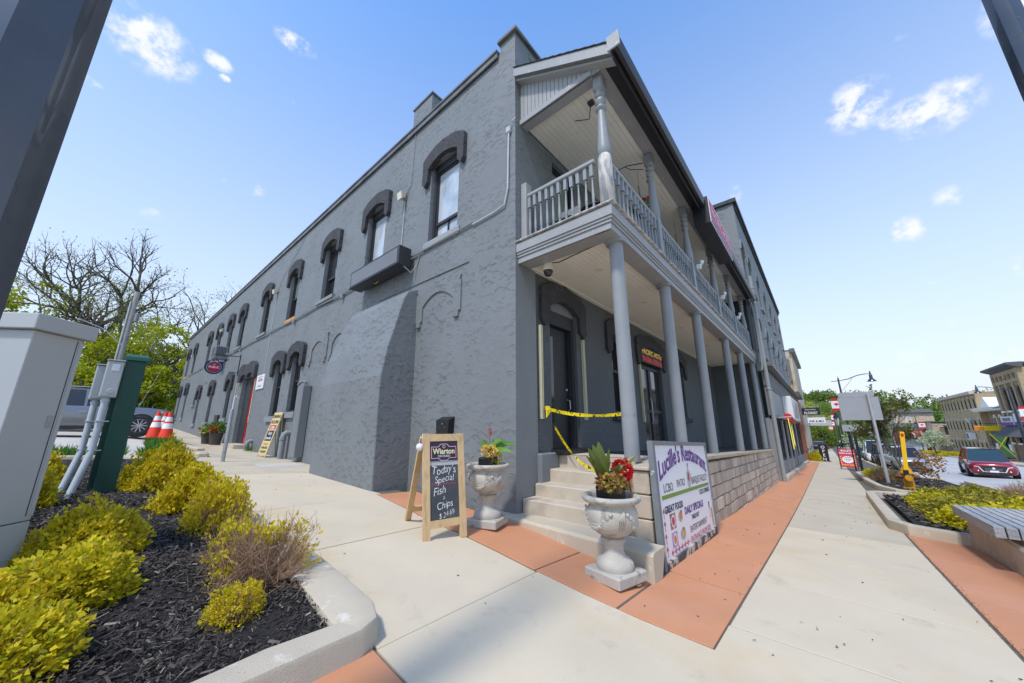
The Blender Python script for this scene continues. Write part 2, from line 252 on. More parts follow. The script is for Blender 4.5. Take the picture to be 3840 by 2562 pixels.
# ---------------------------------------------------------------- mesh helpers
ORG = {}          # object name -> world origin of the thing it belongs to
def org(o): return ORG.get(o.name, Vector((0, 0, 0))) if o else Vector((0, 0, 0))
class MB:
    def __init__(s): s.v = []; s.f = []
    def add(s, vs, fs):
        n = len(s.v); s.v += [tuple(p) for p in vs]; s.f += [tuple(i + n for i in f) for f in fs]; return s
    def box(s, x0, x1, y0, y1, z0, z1, bev=0):
        if x0 > x1: x0, x1 = x1, x0
        if y0 > y1: y0, y1 = y1, y0
        if z0 > z1: z0, z1 = z1, z0
        if bev:
            b = min(bev, (x1-x0)*.45, (y1-y0)*.45, (z1-z0)*.45)
            rings = [(z0, b), (z0+b, 0), (z1-b, 0), (z1, b)]
            V = []
            for z, i in rings:
                k = b if i == 0 else b + i
                V += [(x0+i, y0+k, z), (x0+k, y0+i, z), (x1-k, y0+i, z), (x1-i, y0+k, z), (x1-i, y1-k, z), (x1-k, y1-i, z), (x0+k, y1-i, z), (x0+i, y1-k, z)]
            F = [tuple(range(7, -1, -1)), tuple(range(24, 32))]
            for r in range(3):
                for j in range(8): F.append((r*8+j, r*8+(j+1) % 8, (r+1)*8+(j+1) % 8, (r+1)*8+j))
            return s.add(V, F)
        return s.add([(x0,y0,z0),(x1,y0,z0),(x1,y1,z0),(x0,y1,z0),(x0,y0,z1),(x1,y0,z1),(x1,y1,z1),(x0,y1,z1)],
                     [(3,2,1,0),(4,5,6,7),(0,1,5,4),(1,2,6,5),(2,3,7,6),(3,0,4,7)])
    def hexa(s, a, b):
        """two quads (lists of 4 points) joined into a closed solid"""
        return s.add(list(a) + list(b), [(3,2,1,0),(4,5,6,7),(0,1,5,4),(1,2,6,5),(2,3,7,6),(3,0,4,7)])
    def beam(s, p, q, w, h, up=(0, 0, 1)):
        p, q = Vector(p), Vector(q); d = (q - p).normalized(); u = Vector(up); r = d.cross(u)
        if r.length < 1e-4: r = d.cross(Vector((1, 0, 0)))
        r.normalize(); u = r.cross(d); r *= w/2; u = u * (h/2)
        return s.hexa([p-r-u, p+r-u, p+r+u, p-r+u], [q-r-u, q+r-u, q+r+u, q-r+u])
    def lathe(s, prof, c=(0, 0, 0), n=16, ax='z', caps=True):
        V = []; F = []
        for (r, z) in prof:
            for k in range(n):
                a = 2*math.pi*k/n; p = (r*math.cos(a), r*math.sin(a), z)
                if ax == 'x': p = (p[2], p[0], p[1])
                if ax == 'y': p = (p[0], p[2], p[1])
                V.append((c[0]+p[0], c[1]+p[1], c[2]+p[2]))
        for i in range(len(prof)-1):
            for k in range(n): F.append((i*n+k, i*n+(k+1) % n, (i+1)*n+(k+1) % n, (i+1)*n+k))
        if caps: F.append(tuple(range(n-1, -1, -1))); F.append(tuple(range((len(prof)-1)*n, len(prof)*n)))
        return s.add(V, F)
    def tube(s, pts, r, n=8, r2=None, caps=True):
        pts = [Vector(p) for p in pts]; V = []; F = []; m = len(pts); prev = None
        for i, p in enumerate(pts):
            d = (pts[min(i+1, m-1)] - pts[max(i-1, 0)]).normalized()
            if prev is None: a = d.orthogonal().normalized()
            else:
                a = prev - d * prev.dot(d)
                a = a.normalized() if a.length > 1e-5 else d.orthogonal().normalized()
            prev = a; b = d.cross(a); rr = r if r2 is None else r + (r2 - r) * i / max(1, m-1)
            if isinstance(r, (list, tuple)): rr = r[i]
            for k in range(n):
                t = 2*math.pi*k/n; V.append(p + a*rr*math.cos(t) + b*rr*math.sin(t))
        for i in range(m-1):
            for k in range(n): F.append((i*n+k, i*n+(k+1) % n, (i+1)*n+(k+1) % n, (i+1)*n+k))
        if caps and n > 2: F.append(tuple(range(n-1, -1, -1))); F.append(tuple(range((m-1)*n, m*n)))
        return s.add(V, F)
    def prism(s, poly, f0, f1):
        """poly: list of (a,b); f0,f1: functions mapping (a,b) to 3-D for the two caps"""
        n = len(poly); V = [f0(*p) for p in poly] + [f1(*p) for p in poly]
        F = [tuple(range(n-1, -1, -1)), tuple(range(n, 2*n))] + [(i, (i+1) % n, n+(i+1) % n, n+i) for i in range(n)]
        return s.add(V, F)
    def strip(s, A, B, f0, f1):
        """solid band between point lists A and B (a,b) extruded from f0 to f1"""
        n = len(A); V = [f0(*p) for p in A] + [f0(*p) for p in B] + [f1(*p) for p in A] + [f1(*p) for p in B]; F = []
        for i in range(n-1):
            F += [(i, i+1, n+i+1, n+i), (2*n+i, 3*n+i, 3*n+i+1, 2*n+i+1), (i, 2*n+i, 2*n+i+1, i+1), (n+i, n+i+1, 3*n+i+1, 3*n+i)]
        F += [(0, n, 3*n, 2*n), (n-1, 3*n-1, 4*n-1, 2*n-1)]
        return s.add(V, F)
    def grid(s, fn, nu, nv):
        V = [fn(i/nu, j/nv) for j in range(nv+1) for i in range(nu+1)]
        F = [(j*(nu+1)+i, j*(nu+1)+i+1, (j+1)*(nu+1)+i+1, (j+1)*(nu+1)+i) for j in range(nv) for i in range(nu)]
        return s.add(V, F)
    def build(s, name, m, parent=None, smooth=False, autos=None):
        me = bpy.data.meshes.new(name); o = org(parent)
        me.from_pydata([(p[0]-o.x, p[1]-o.y, p[2]-o.z) for p in s.v], [], s.f); me.validate(); 
        import bmesh
        bm = bmesh.new(); bm.from_mesh(me); bmesh.ops.recalc_face_normals(bm, faces=bm.faces); bm.to_mesh(me); bm.free()
        me.materials.append(M[m] if isinstance(m, str) else m)
        if smooth:
            me.polygons.foreach_set('use_smooth', [True]*len(me.polygons))
            if autos is not None: me.set_sharp_from_angle(angle=R(autos))
        me.update()
        ob = bpy.data.objects.new(name, me); COL.objects.link(ob)
        if parent: ob.parent = parent; ORG[ob.name] = o
        return ob
def fast(name, V, F, m, parent=None, smooth=False):
    """numpy mesh: V (n,3), F (k,4) or (k,3)"""
    V = np.asarray(V, np.float32).copy(); F = np.asarray(F, np.int32); o = org(parent); V -= np.array([o.x, o.y, o.z], np.float32)
    me = bpy.data.meshes.new(name); me.vertices.add(len(V)); me.vertices.foreach_set('co', V.ravel())
    k = F.shape[1]; me.loops.add(F.size); me.loops.foreach_set('vertex_index', F.ravel()); me.polygons.add(len(F))
    me.polygons.foreach_set('loop_start', np.arange(0, F.size, k, dtype=np.int32)); me.polygons.foreach_set('loop_total', np.full(len(F), k, np.int32))
    if smooth: me.polygons.foreach_set('use_smooth', np.ones(len(F), bool))
    me.update(calc_edges=True); me.materials.append(M[m] if isinstance(m, str) else m)
    ob = bpy.data.objects.new(name, me); COL.objects.link(ob)
    if parent: ob.parent = parent; ORG[ob.name] = o
    return ob
def tag(o, label=None, cat=None, group=None, kind=None):
    if label: o['label'] = label
    if cat: o['category'] = cat
    if group: o['group'] = group
    if kind: o['kind'] = kind
    return o
def thing(name, loc, label, cat, group=None, rz=0):
    o = bpy.data.objects.new(name, None); COL.objects.link(o); o.location = loc; o.empty_display_size = .1; ORG[o.name] = Vector(loc)
    if rz is not None and rz: o.rotation_euler = (0, 0, rz)
    return tag(o, label, cat, group)
def kids(o): return [c for c in ALLKIDS(o)]
def ALLKIDS(o): return list(o.children)
def copy_tree(o, parent=None):
    c = o.copy(); COL.objects.link(c)
    if parent: c.parent = parent
    for ch in list(o.children): copy_tree(ch, c)
    return c
def local(t):
    """parts of this thing are given in the thing's own coordinates"""
    ORG[t.name] = Vector((0, 0, 0)); return t
_tc = {}
def text(name, s, size, o, u, v, m, parent, ext=.002, sx=1.0, warp=None, align='CENTER', bold=0, spacing=1.0, fit=None):
    """flat lettering: o origin (baseline anchor), u reading direction, v up direction"""
    cu = bpy.data.curves.new('t', 'FONT'); cu.body = s; cu.size = size; cu.resolution_u = 3; cu.align_x = align; cu.extrude = 0; cu.offset = bold; cu.space_character = spacing
    ob = bpy.data.objects.new('t', cu); COL.objects.link(ob)
    dg = bpy.context.evaluated_depsgraph_get(); me = bpy.data.meshes.new_from_object(ob.evaluated_get(dg)); bpy.data.objects.remove(ob)
    u = Vector(u).normalized(); v = Vector(v).normalized(); n = u.cross(v); o = Vector(o); g = org(parent)
    if fit:
        xs_ = [q.co.x for q in me.vertices]; sx = fit/(max(xs_)-min(xs_))
    for vt in me.vertices:
        x, y = vt.co.x * sx, vt.co.y
        if warp: x, y = warp(x, y)
        vt.co = o + u*x + v*y + n*ext - g
    me.name = name; me.materials.clear(); me.materials.append(M[m] if isinstance(m, str) else m)
    q = bpy.data.objects.new(name, me); COL.objects.link(q)
    if parent: q.parent = parent; ORG[q.name] = g
    return q
def poly(name, pts, o, u, v, m, parent, ext=.002):
    u = Vector(u).normalized(); v = Vector(v).normalized(); n = u.cross(v); o = Vector(o)
    b = MB(); b.add([o + u*x + v*y + n*ext for x, y in pts], [tuple(range(len(pts)))])
    return b.build(name, m, parent)
def disc(cx, cy, rx, ry=None, n=20): ry = ry or rx; return [(cx+rx*math.cos(2*math.pi*k/n), cy+ry*math.sin(2*math.pi*k/n)) for k in range(n)]

# ---------------------------------------------------------------- ground sheets
def sheet(name, m, x0, x1, y0, y1, dz, nx, ny, parent=None, kind='structure', fx=None, skirt=0):
    xs = np.linspace(x0, x1, nx+1) if fx is None else np.array(fx); ys = np.linspace(y0, y1, ny+1) if not hasattr(ny, '__len__') else np.array(ny)
    X, Y = np.meshgrid(xs, ys); Z = gz(X, Y) + dz; V = np.stack([X.ravel(), Y.ravel(), Z.ravel()], 1); w = len(xs)
    i, j = np.meshgrid(np.arange(w-1), np.arange(len(ys)-1)); a = (j*w+i).ravel(); F = np.stack([a, a+1, a+1+w, a+w], 1)
    o = fast(name, V, F, m, parent, True)
    if kind: o['kind'] = kind
    return o
bx = sorted(set(list(np.arange(-60, -12, 4)) + list(np.arange(-12, 20, .5)) + list(np.arange(20, 60, 2)) + list(np.arange(60, 420, 12))) | {700., -200.})
by = sorted(set(list(np.arange(-60, -20, 5)) + list(np.arange(-20, 12, .5)) + list(np.arange(12, 60, 1.5)) + list(np.arange(60, 130, 8))) | {-300., 300.})
ground = sheet('ground', 'grass', 0, 0, 0, 0, -.10, 0, by, fx=bx)
FX = sorted(set(list(np.arange(-60, 48, 1.5)) + list(np.arange(48, 420, 10))))
road = sheet('road', 'asphalt', 0, 0, -17, -5, -.05, 0, list(np.arange(-17, -5.9, .8)), fx=[x for x in FX if x > -14])
side_road = sheet('side_street', 'lot', -60, -5.2, -17, 8.5, -.06, 36, 34)
lot = sheet('parking_lot', 'lot', -45, -1.75, 8.6, 40, .0, 30, 32)
wbase = sheet('sidewalk', 'joint', 0, 0, 0, 0, -.012, 0, [-6.9, -6, -5, -4.1, -3.4, -2.6, -2.2, -1.7, -1, 0, 1], fx=[x for x in FX if x > -6 and x < 300] )
def slab(name, m, c, parent, dz=0, n=6, thick=.05, gap=.008, drop=.003):
    """one cast slab; c = four corners (x,y) counter-clockwise; follows the ground"""
    c = [Vector(p) for p in c]; cen = sum(c, Vector((0, 0))) / 4
    c = [p + (cen - p).normalized() * gap * 1.4 for p in c]
    nu = max(2, min(24, int((c[1]-c[0]).length / .6) + 1)); nv = max(2, min(24, int((c[3]-c[0]).length / .6) + 1))
    V = []; F = []
    def at(u, v, d):
        p = c[0]*(1-u)*(1-v) + c[1]*u*(1-v) + c[2]*u*v + c[3]*(1-u)*v
        return (p.x, p.y, gz(float(p.x), float(p.y)) + dz - d)
    b = MB(); e = .006
    su = [0, e/max(.2, (c[1]-c[0]).length)] ; 
    us = [0.0] + [su[1]] + [su[1] + (1-2*su[1])*k/nu for k in range(1, nu)] + [1-su[1], 1.0]
    sv = e/max(.2, (c[3]-c[0]).length); vs_ = [0.0, sv] + [sv + (1-2*sv)*k/nv for k in range(1, nv)] + [1-sv, 1.0]
    for v in vs_:
        for u in us:
            edge = (u in (0.0, 1.0)) or (v in (0.0, 1.0)); V.append(at(u, v, drop if edge else 0))
    w = len(us); h = len(vs_)
    F = [(j*w+i, j*w+i+1, (j+1)*w+i+1, (j+1)*w+i) for j in range(h-1) for i in range(w-1)]
    per = [i for i in range(w)] + [j*w+w-1 for j in range(1, h)] + [(h-1)*w+i for i in range(w-2, -1, -1)] + [j*w for j in range(h-2, 0, -1)]
    base = len(V); V += [(V[i][0], V[i][1], V[i][2]-thick) for i in per]; k = len(per)
    F += [(per[i], base+i, base+(i+1) % k, per[(i+1) % k]) for i in range(k)]
    b.add(V, F); o = b.build(name, m, parent, True, 18); return o
XJ = [-.65, .72, 2.15, 4.28, 5.8, 7.3, 8.8, 10.3, 11.9, 13.5, 15, 16.6, 18.2, 20, 22, 24, 26, 28.5, 31, 34, 37, 41, 45, 50, 56, 64, 75, 90, 110, 140, 200, 290]
for a, b_ in zip(XJ[:-1], XJ[1:]): slab('concrete_slab', 'conc' if a < 4 else 'concb', [(a, -4.12), (b_, -4.12), (b_, -2.6), (a, -2.6)], wbase)
XO = [-1.1, .12, 1.9, 3.7, 5.6, 7.6, 9.6, 11.8, 14, 16.5, 19, 22, 25, 28, 32, 38]
for a, b_ in zip(XO[:-1], XO[1:]): slab('terracotta_slab', 'orange', [(a, -2.595), (b_, -2.595), (b_, -1.72), (a, -1.94 if a < 0 else -1.72)] if a > 0 else [(-1.1, -2.595), (b_, -2.595), (b_, -1.94), (-1.1, -1.94)], wbase)
slab('concrete_slab', 'conc', [(38, -2.6), (60, -2.6), (60, -1.7), (38, -1.7)], wbase)
slab('concrete_slab', 'concold', [(60, -2.6), (200, -2.6), (200, -1.7), (60, -1.7)], wbase)
for a, b_, l0, l1 in ((-1.93, -1.15, -1.10, -1.10), (-1.15, .35, -1.10, -1.06), (.35, 2.36, -1.06, -.74)): slab('terracotta_slab', 'orange', [(l0, a), (-.2, a), (-.02, b_), (l1, b_)], wbase)
for x0, x1 in ((-.4, 1.6), (1.6, 3.6), (3.6, 5.5)): slab('terracotta_slab', 'orange', [(x0, -6.9), (x1, -6.9), (x1, -4.13), (x0, -4.13)], wbase)
slab('concrete_slab', 'conc', [(-2.7, -6.9), (-.4, -6.9), (-.4, -4.13), (-2.7, -4.13)], wbase)
sw2 = sheet('corner_pavement', 'joint', -6, -.2, -6.9, 10, -.012, 14, 36)
slab('concrete_slab', 'conc', [(-2.72, -4.12), (-.66, -4.12), (-.66, -2.605), (-2.72, -2.605)], sw2, gap=0, drop=0)
slab('concrete_slab', 'conc', [(-2.72, -2.605), (-1.11, -2.605), (-1.11, -1.19), (-2.72, -1.28)], sw2, gap=0, drop=0)
for x0, x1 in ((-4.2, -2.73), (-6, -4.2)): slab('terracotta_slab', 'orange', [(x0, -4.12), (x1, -4.12), (x1, -1.2), (x0, -1.2)], sw2)
slab('concrete_slab', 'conc', [(-6, -6.9), (-2.7, -6.9), (-2.7, -4.13), (-6, -4.13)], sw2)
for (a0, a1), (b0, b1) in (((-1.28, -1.19), (.22, .36)), ((.22, .36), (1.95, 2.36))):
    slab('concrete_slab', 'conc', [(-2.72, a0), (-1.115 if a0 < 0 else -1.07, a1), (-1.07 if b0 < 1 else -.75, b1), (-2.72, b0)], sw2)
slab('concrete_slab', 'conc', [(-2.72, 1.95), (-.66, 2.36), (-.66, 5.45), (-2.72, 5.7)], sw2)
slab('concrete_slab', 'concold', [(-2.72, 5.7), (-.7, 5.45), (-.6, 7.1), (-2.72, 7.4)], sw2); slab('concrete_slab', 'concold', [(-.69, 5.42), (-.01, 5.42), (-.01, 7.0), (-.6, 7.1)], sw2)
slab('concrete_slab', 'concold', [(-2.3, 7.4), (-.01, 7.02), (-.01, 9.8), (-1.75, 9.9)], sw2)
slab('worn_patch', 'lot', [(-1.2, 6.75), (-.2, 6.9), (-.2, 7.6), (-1.2, 7.6)], sw2, dz=.006, thick=.004)
for a, b_ in ((9.8, 12.2), (12.2, 15), (15, 18.5), (18.5, 23), (23, 29), (29, 36)): slab('concrete_slab', 'concold', [(-1.75, a), (-.01, a), (-.01, b_), (-1.75, b_)], sw2, thick=.25)

def kerb(name, pts, w, h, m, label, cat, closed=False, low=.3, ic=(), w1=None):
    """kerb along an outer polyline; w towards the left of travel"""
    P = []
    for a, b_ in zip(pts[:-1], pts[1:]):
        k = max(1, int(math.dist(a, b_) / .35))
        for i in range(k): P.append(Vector((a[0]+(b_[0]-a[0])*i/k, a[1]+(b_[1]-a[1])*i/k)))
    P.append(Vector(pts[-1])); b = MB(); n = len(P); V = []; F = []
    for i, p in enumerate(P):
        d = (P[min(i+1, n-1)] - P[max(i-1, 0)]).normalized(); nn = Vector((-d.y, d.x)); z = gz(p.x, p.y)
        wf = w; w = w1 if (w1 and p.y < 0 and abs(nn.y) > .6) else w
        for off, hh in ((-.012, -low), (0, h-.035), (.012, h-.01), (.035, h), (w-.03, h), (w-.008, h-.01), (w, h-.03), (w, -low)):
            q = p + nn*off
            for c0 in ic:
                c0 = Vector(c0)
                if off > w*.6 and (p-c0).length < w*3: q.x = min(q.x, c0.x+(w-off)); q.y = max(q.y, c0.y-(w-off))
            V.append((q.x, q.y, z+hh))
        w = wf
    for i in range(n-1):
        for k in range(7): F.append((i*8+k, (i+1)*8+k, (i+1)*8+k+1, i*8+k+1))
    F.append(tuple(range(8))); F.append(tuple(range((n-1)*8+7, (n-1)*8-1, -1))); b.add(V, F)
    o = b.build(name, m, None, True, 40); return tag(o, label, cat)
kerb('planter_kerb', [(-7.5, -1.62), (-5.2, -1.47), (-3.6, -1.345), (-2.82, -1.285), (-2.69, -1.22), (-2.625, -1.05), (-2.64, -.3), (-2.675, .8), (-2.67, 1.6), (-2.70, 4), (-2.76, 6.5), (-2.95, 8.4), (-3.3, 8.8), (-7.5, 9.0)],
     .27, .135, 'kerb', 'thick pale concrete kerb around the mulch bed with golden shrubs', 'kerb', ic=[(-2.91, -1.10)], w1=.175)
kerb('planter_kerb', [(13.0, -6.9), (12.4, -5.2), (11.9, -4.35), (11.6, -4.2), (5.85, -4.17), (5.55, -4.3), (5.42, -4.7), (5.5, -7.9), (23, -7.9)][::-1], .2, .17, 'kerb', 'concrete kerb of the street planter just behind the slatted bench', 'kerb')
kerb('planter_kerb', [(23.5, -7.4), (24, -4.75), (23, -4.45), (17.2, -4.5), (14.6, -4.65), (13.6, -4.95), (13.4, -6.5), (13.5, -7.6)][::-1], .2, .17, 'kerb', 'concrete kerb of the street planter holding the bare young trees', 'kerb')
rk = kerb('road_kerb', [(x, -17.05) for x in (20, 60, 100, 160, 250, 400)], .3, .12, 'kerb', 'pale kerb along the far side of the main road', 'kerb')
kerb('road_kerb', [(x, -6.0) for x in (24, 40, 60, 100, 160, 250, 400)][::-1], .3, .08, 'kerb', 'kerb on the near side of the road beside the parked cars', 'kerb')
far_walk = sheet('far_sidewalk', 'concold', 0, 0, 0, 0, .06, 0, [-21.5, -20, -18.5, -17.3], fx=[x for x in FX if x > 5])

# bare soil of the beds, kept inside their kerbs
def bed(name, ptsy, dz, parent=None):
    b = MB(); V = []; F = []
    for (y, x0, x1) in ptsy:
        for k in range(9): x = x0+(x1-x0)*k/8; V.append((x, y, gz(x, y)+dz+.015*math.sin(x*7+y*5)))
    for j in range(len(ptsy)-1):
        for k in range(8): F.append((j*9+k, j*9+k+1, (j+1)*9+k+1, (j+1)*9+k))
    b.add(V, F); o = b.build(name, 'soil', None, True); return tag(o, kind='structure')
bed('planting_bed', [(-1.30, -7, -3.6), (-1.13, -7, -2.87), (-.6, -7, -2.86), (0, -7, -2.86), (.6, -7, -2.88), (1.2, -7, -2.9), (2.5, -7, -2.98), (4, -7, -2.98), (5.5, -7, -2.98), (7, -7, -3.0), (8.6, -7, -3.3)], .075)
bed('planting_bed', [(-7.75, 5.6, 23), (-7, 5.6, 12.9), (-6, 5.6, 12.5), (-5, 5.6, 11.9), (-4.35, 5.7, 11.7)], .10)
bed('planting_bed', [(-7.3, 13.6, 23.5), (-6, 13.6, 23.8), (-5.2, 13.7, 23.8), (-4.7, 15, 23.7)], .10)
# ---------------------------------------------------------------- the grey hotel on the corner
def wall(name, m, fn, u0, u1, z0, z1, holes, parent, depth=.28, topz=None, breaks=()):
    us = sorted({u0, u1, *breaks} | {h[0] for h in holes} | {h[1] for h in holes}); zs = sorted({z0, z1} | {h[2] for h in holes} | {h[3] for h in holes}); b = MB()
    for ua, ub in zip(us[:-1], us[1:]):
        for za, zb in zip(zs[:-1], zs[1:]):
            cu, cz = (ua+ub)/2, (za+zb)/2
            if any(h[0] < cu < h[1] and h[2] < cz < h[3] for h in holes): continue
            b.add([fn(ua, za, 0), fn(ub, za, 0), fn(ub, zb, 0), fn(ua, zb, 0)], [(0, 1, 2, 3)])
    for (a, c, za, zb) in holes:
        for p, q in (((a, za), (c, za)), ((c, za), (c, zb)), ((c, zb), (a, zb)), ((a, zb), (a, za))):
            b.add([fn(*p, 0), fn(*q, 0), fn(*q, depth), fn(*p, depth)], [(0, 1, 2, 3)])
    return b.build(name, m, parent)
S = lambda u, z, d: (d, u, z)            # side-street wall, depth towards +x
F_ = lambda u, z, d: (u, d, z)           # porch wall, depth towards +y
hotel = thing('hotel_building', (0, 0, 0), 'two storey charcoal grey stuccoed corner hotel with dark arched window hoods and a porch', 'building')
UP = [2.0, 4.87, 7.68, 10.88, 14.22, 18.15, 20.65, 23.5, 26.25, 31.45, 34.35]
LO = [(9.42, 1.6, 3.62), (11.15, 1.5, 3.55), (18.4, 1.55, 3.5), (22.45, 1.4, 3.48), (26.35, 1.35, 3.48), (31.7, 1.8, 4.05), (34.75, 1.85, 4.05)]
holes = [(c-.48, c+.48, 5.0, 6.93) for c in UP] + [(c-.42, c+.42, a, b_) for c, a, b_ in LO] + [(14.1, 16.05, .45, 3.25), (27.35, 28.15, 2.55, 3.3)]
wall('wall', 'stucco', S, 0, 36.2, -1.2, 8.40, holes, hotel, .24)
MB().box(.012, 13.6, 36.0, 36.19, -1, 8.39).build('wall', 'stucco', hotel)
MB().box(13.4, 13.59, .3, 36.0, 4, 8.39).build('wall', 'stucco', hotel)
MB().box(.02, 13.6, .05, 36.15, 8.30, 8.345).build('roof', 'roofdark', hotel)
b = MB(); b.beam((-.02, .42, 8.44), (-.02, 36.25, 8.47), .13, .05); b.box(-.06, -.03, .42, 36.2, 8.29, 8.41); b.build('roof_flashing', 'flash', hotel)
# raised parapet on the porch front
b = MB(); b.box(-.002, .32, .30, .38, 8.37, 8.60); b.box(-.002, 13.55, -.002, .299, 7.9, 8.60); b.build('parapet', 'stucco', hotel)
b = MB(); b.box(-.07, .37, -.07, .42, 8.602, 8.68, .01); b.box(.372, 13.6, -.07, .35, 8.602, 8.66); b.build('parapet_cap', 'flash', hotel)
for k, (x, z) in enumerate(((.42, 8.36), (.62, 8.22), (.85, 8.3), (1.1, 8.1), (.35, 8.05), (1.35, 8.0))):
    MB().box(x, x+.24, -.018, .02, z, z+.10, .006).build('raised_brick', 'smooth', hotel)
b = MB(); b.box(.30, 1.15, 3.12, 3.95, 8.33, 9.72); ch = b.build('chimney', 'stucco', hotel)
b = MB(); b.box(.27, 1.19, 3.09, 3.98, 9.722, 9.78); b.build('chimney_cap', 'flash', ch)

# arched hoods over openings
def hood(fn, c, hw, zs, rise, parent, ow=.2, th=.10, legs=.42, m='hood', name='hood_mould', apex=.34):
    n = 12; A = []; B = []
    for i in range(n+1):
        t = -1 + 2*i/n; A.append((c + t*hw, zs + rise*(1-t*t) + random.uniform(-.006, .006)))
        tt = abs(t); oz = zs + rise + apex - .10*tt**2 - (.16 if tt > .86 else 0)*0 - .05*tt
        B.append((c + t*(hw+ow), oz - .06*max(0, tt-.7)/.3 + random.uniform(-.014, .014)))
    b = MB(); b.strip(A, B, lambda a, z: fn(a, z, .02), lambda a, z: fn(a, z, -th))
    for s in (-1, 1):
        x0, x1 = c+s*hw, c+s*(hw+ow); q = [(x0, zs), (x1, zs+.02), (x1, zs-legs*.75), (c+s*(hw+ow*.62), zs-legs), (x0+s*.01, zs-legs*.72)]
        if s < 0: q = q[::-1]
        b.prism(q, lambda a, z: fn(a, z, .02), lambda a, z: fn(a, z, -th*.985))
        b.prism([(x0, zs), (x0, zs+.001), (x1, B[0 if s < 0 else -1][1]), (x1, zs)][::(-1 if s < 0 else 1)], lambda a, z: fn(a, z, .02), lambda a, z: fn(a, z, -th*.99))
    return b.build(name, m, parent)
def window(fn, c, hw, z0, z1, parent, d=.15, pane='glass', split=None, fw=.07, arch=.12, m='frame', low='glass', mull=False):
    """double-hung sash: casing frame, head filler, panes"""
    a, e = c-hw+.003, c+hw-.003; b = MB()
    def bar(u0, u1, za, zb, d0, d1): b.hexa([fn(u0, za, d0), fn(u1, za, d0), fn(u1, zb, d0), fn(u0, zb, d0)], [fn(u0, za, d1), fn(u1, za, d1), fn(u1, zb, d1), fn(u0, zb, d1)])
    zt = z1-.003; zb_ = z0+.003
    bar(a, a+fw, zb_, zt, d-.05, d+.07); bar(e-fw, e, zb_, zt, d-.05, d+.07); bar(a+fw, e-fw, zt-fw-arch, zt, d-.05, d+.07); bar(a+fw, e-fw, zb_, zb_+.06, d-.05, d+.07)
    bar(a+fw, a+fw+.03, zb_+.06, zt-fw-arch, d-.015, d+.05); bar(e-fw-.03, e-fw, zb_+.06, zt-fw-arch, d-.015, d+.05); bar(a+fw+.03, e-fw-.03, zt-fw-arch-.035, zt-fw-arch, d-.015, d+.05)
    if split: bar(a+fw+.03, e-fw-.03, split-.03, split+.03, d-.025, d+.045)
    if mull and split: bar(c-.015, c+.015, zb_+.06, split-.03, d, d+.04)
    f = b.build('window', m, parent)
    def pn(za, zb, mm, dd):
        q = MB(); q.add([fn(a+fw+.02, za, dd), fn(e-fw-.02, za, dd), fn(e-fw-.02, zb, dd), fn(a+fw+.02, zb, dd)], [(0, 1, 2, 3)]); q.build('pane', mm, f)
    if split: pn(split, zt-fw-arch-.02, pane, d+.02); pn(zb_+.05, split, low, d+.03)
    else: pn(zb_+.05, zt-fw-arch-.02, pane, d+.02)
    return f
def sillbox(fn, c, hw, z, parent, m='sill', h=.13, pr=.09):
    b = MB(); b.hexa([fn(c-hw-.12, z-h, .01), fn(c+hw+.12, z-h, .01), fn(c+hw+.12, z-.002, .01), fn(c-hw-.12, z-.002, .01)],
                     [fn(c-hw-.12, z-h+.01, -pr), fn(c+hw+.12, z-h+.01, -pr), fn(c+hw+.12, z-.02, -pr), fn(c-hw-.12, z-.02, -pr)]); return b.build('window_sill', m, parent)
for i, c in enumerate(UP):
    hood(S, c, .50, 6.78, .17, hotel)
    pane = ('glassl', 'glassl', 'glass', 'glassg', 'glass', 'glassd', 'glass', 'glassd', 'glass', 'glassd', 'glassd')[i]
    window(S, c, .48, 5.0, 6.93, hotel, pane=pane, split=(5.42 if i < 2 else 5.75 if i != 3 else 5.85), low=('glassl' if i < 2 else 'glassd'), mull=i < 2)
    if i == 0:
        for k in range(3): MB().box(-.045+.006*k, .0, 1.42, 2.6, 4.80+.06*k, 4.855+.06*k, .004).build('sill_board', 'trim', hotel)
    elif i in (3, 8, 9, 10):
        MB().box(-.03, .01, c-.52, c+.5, 4.84, 4.998, .012).build('exposed_sill', 'brownc', hotel)
    else: sillbox(S, c, .5, 5.0, hotel)
for i, (c, a, z) in enumerate(LO):
    hood(S, c, .44, z-.22, .15, hotel, ow=.28, th=.11, legs=.42)
    window(S, c, .42, a, z, hotel, pane='glassd' if i != 0 else 'glass', split=(a+z)/2, low='glassd', arch=.28 if i < 2 else .12)
    sillbox(S, c, .44, a, hotel, h=.2, pr=.08)
window(S, 27.75, .40, 2.55, 3.3, hotel, arch=0); sillbox(S, 27.75, .42, 2.55, hotel)
# double-arched door hood and the red door
b = MB(); A = []; B = []
for i in range(25):
    t = -1+2*i/24; q = abs(abs(t)-.5)/.5; A.append((15.1+t*1.0, 3.22+.15*(1-q*q))); B.append((15.22+t*1.32, 3.62+.24*(1-q**2.4)))
b.strip(A, B, lambda a, z: S(a, z, .02), lambda a, z: S(a, z, -.12))
for u0, u1 in ((13.9, 14.1), (16.1, 16.54)): b.box(-.118, .01, u0, u1, 3.1, 3.64); 
b.build('hood_mould', 'hood', hotel)
b = MB(); b.box(.17, .235, 14.12, 14.24, .45, 3.2); b.box(.17, .235, 15.0, 15.1, .45, 3.2); b.box(.17, .235, 14.24, 15.0, 3.08, 3.2); b.box(.17, .235, 14.24, 15.0, .45, .72); b.box(.17, .235, 14.24, 15.0, 1.45, 1.55); d = b.build('door', 'red', hotel)
MB().box(.2, .21, 14.24, 15.0, 1.552, 3.078).build('pane', 'glassd', d); MB().box(.2, .21, 14.24, 15.0, .722, 1.448).build('pane', 'glassd', d)
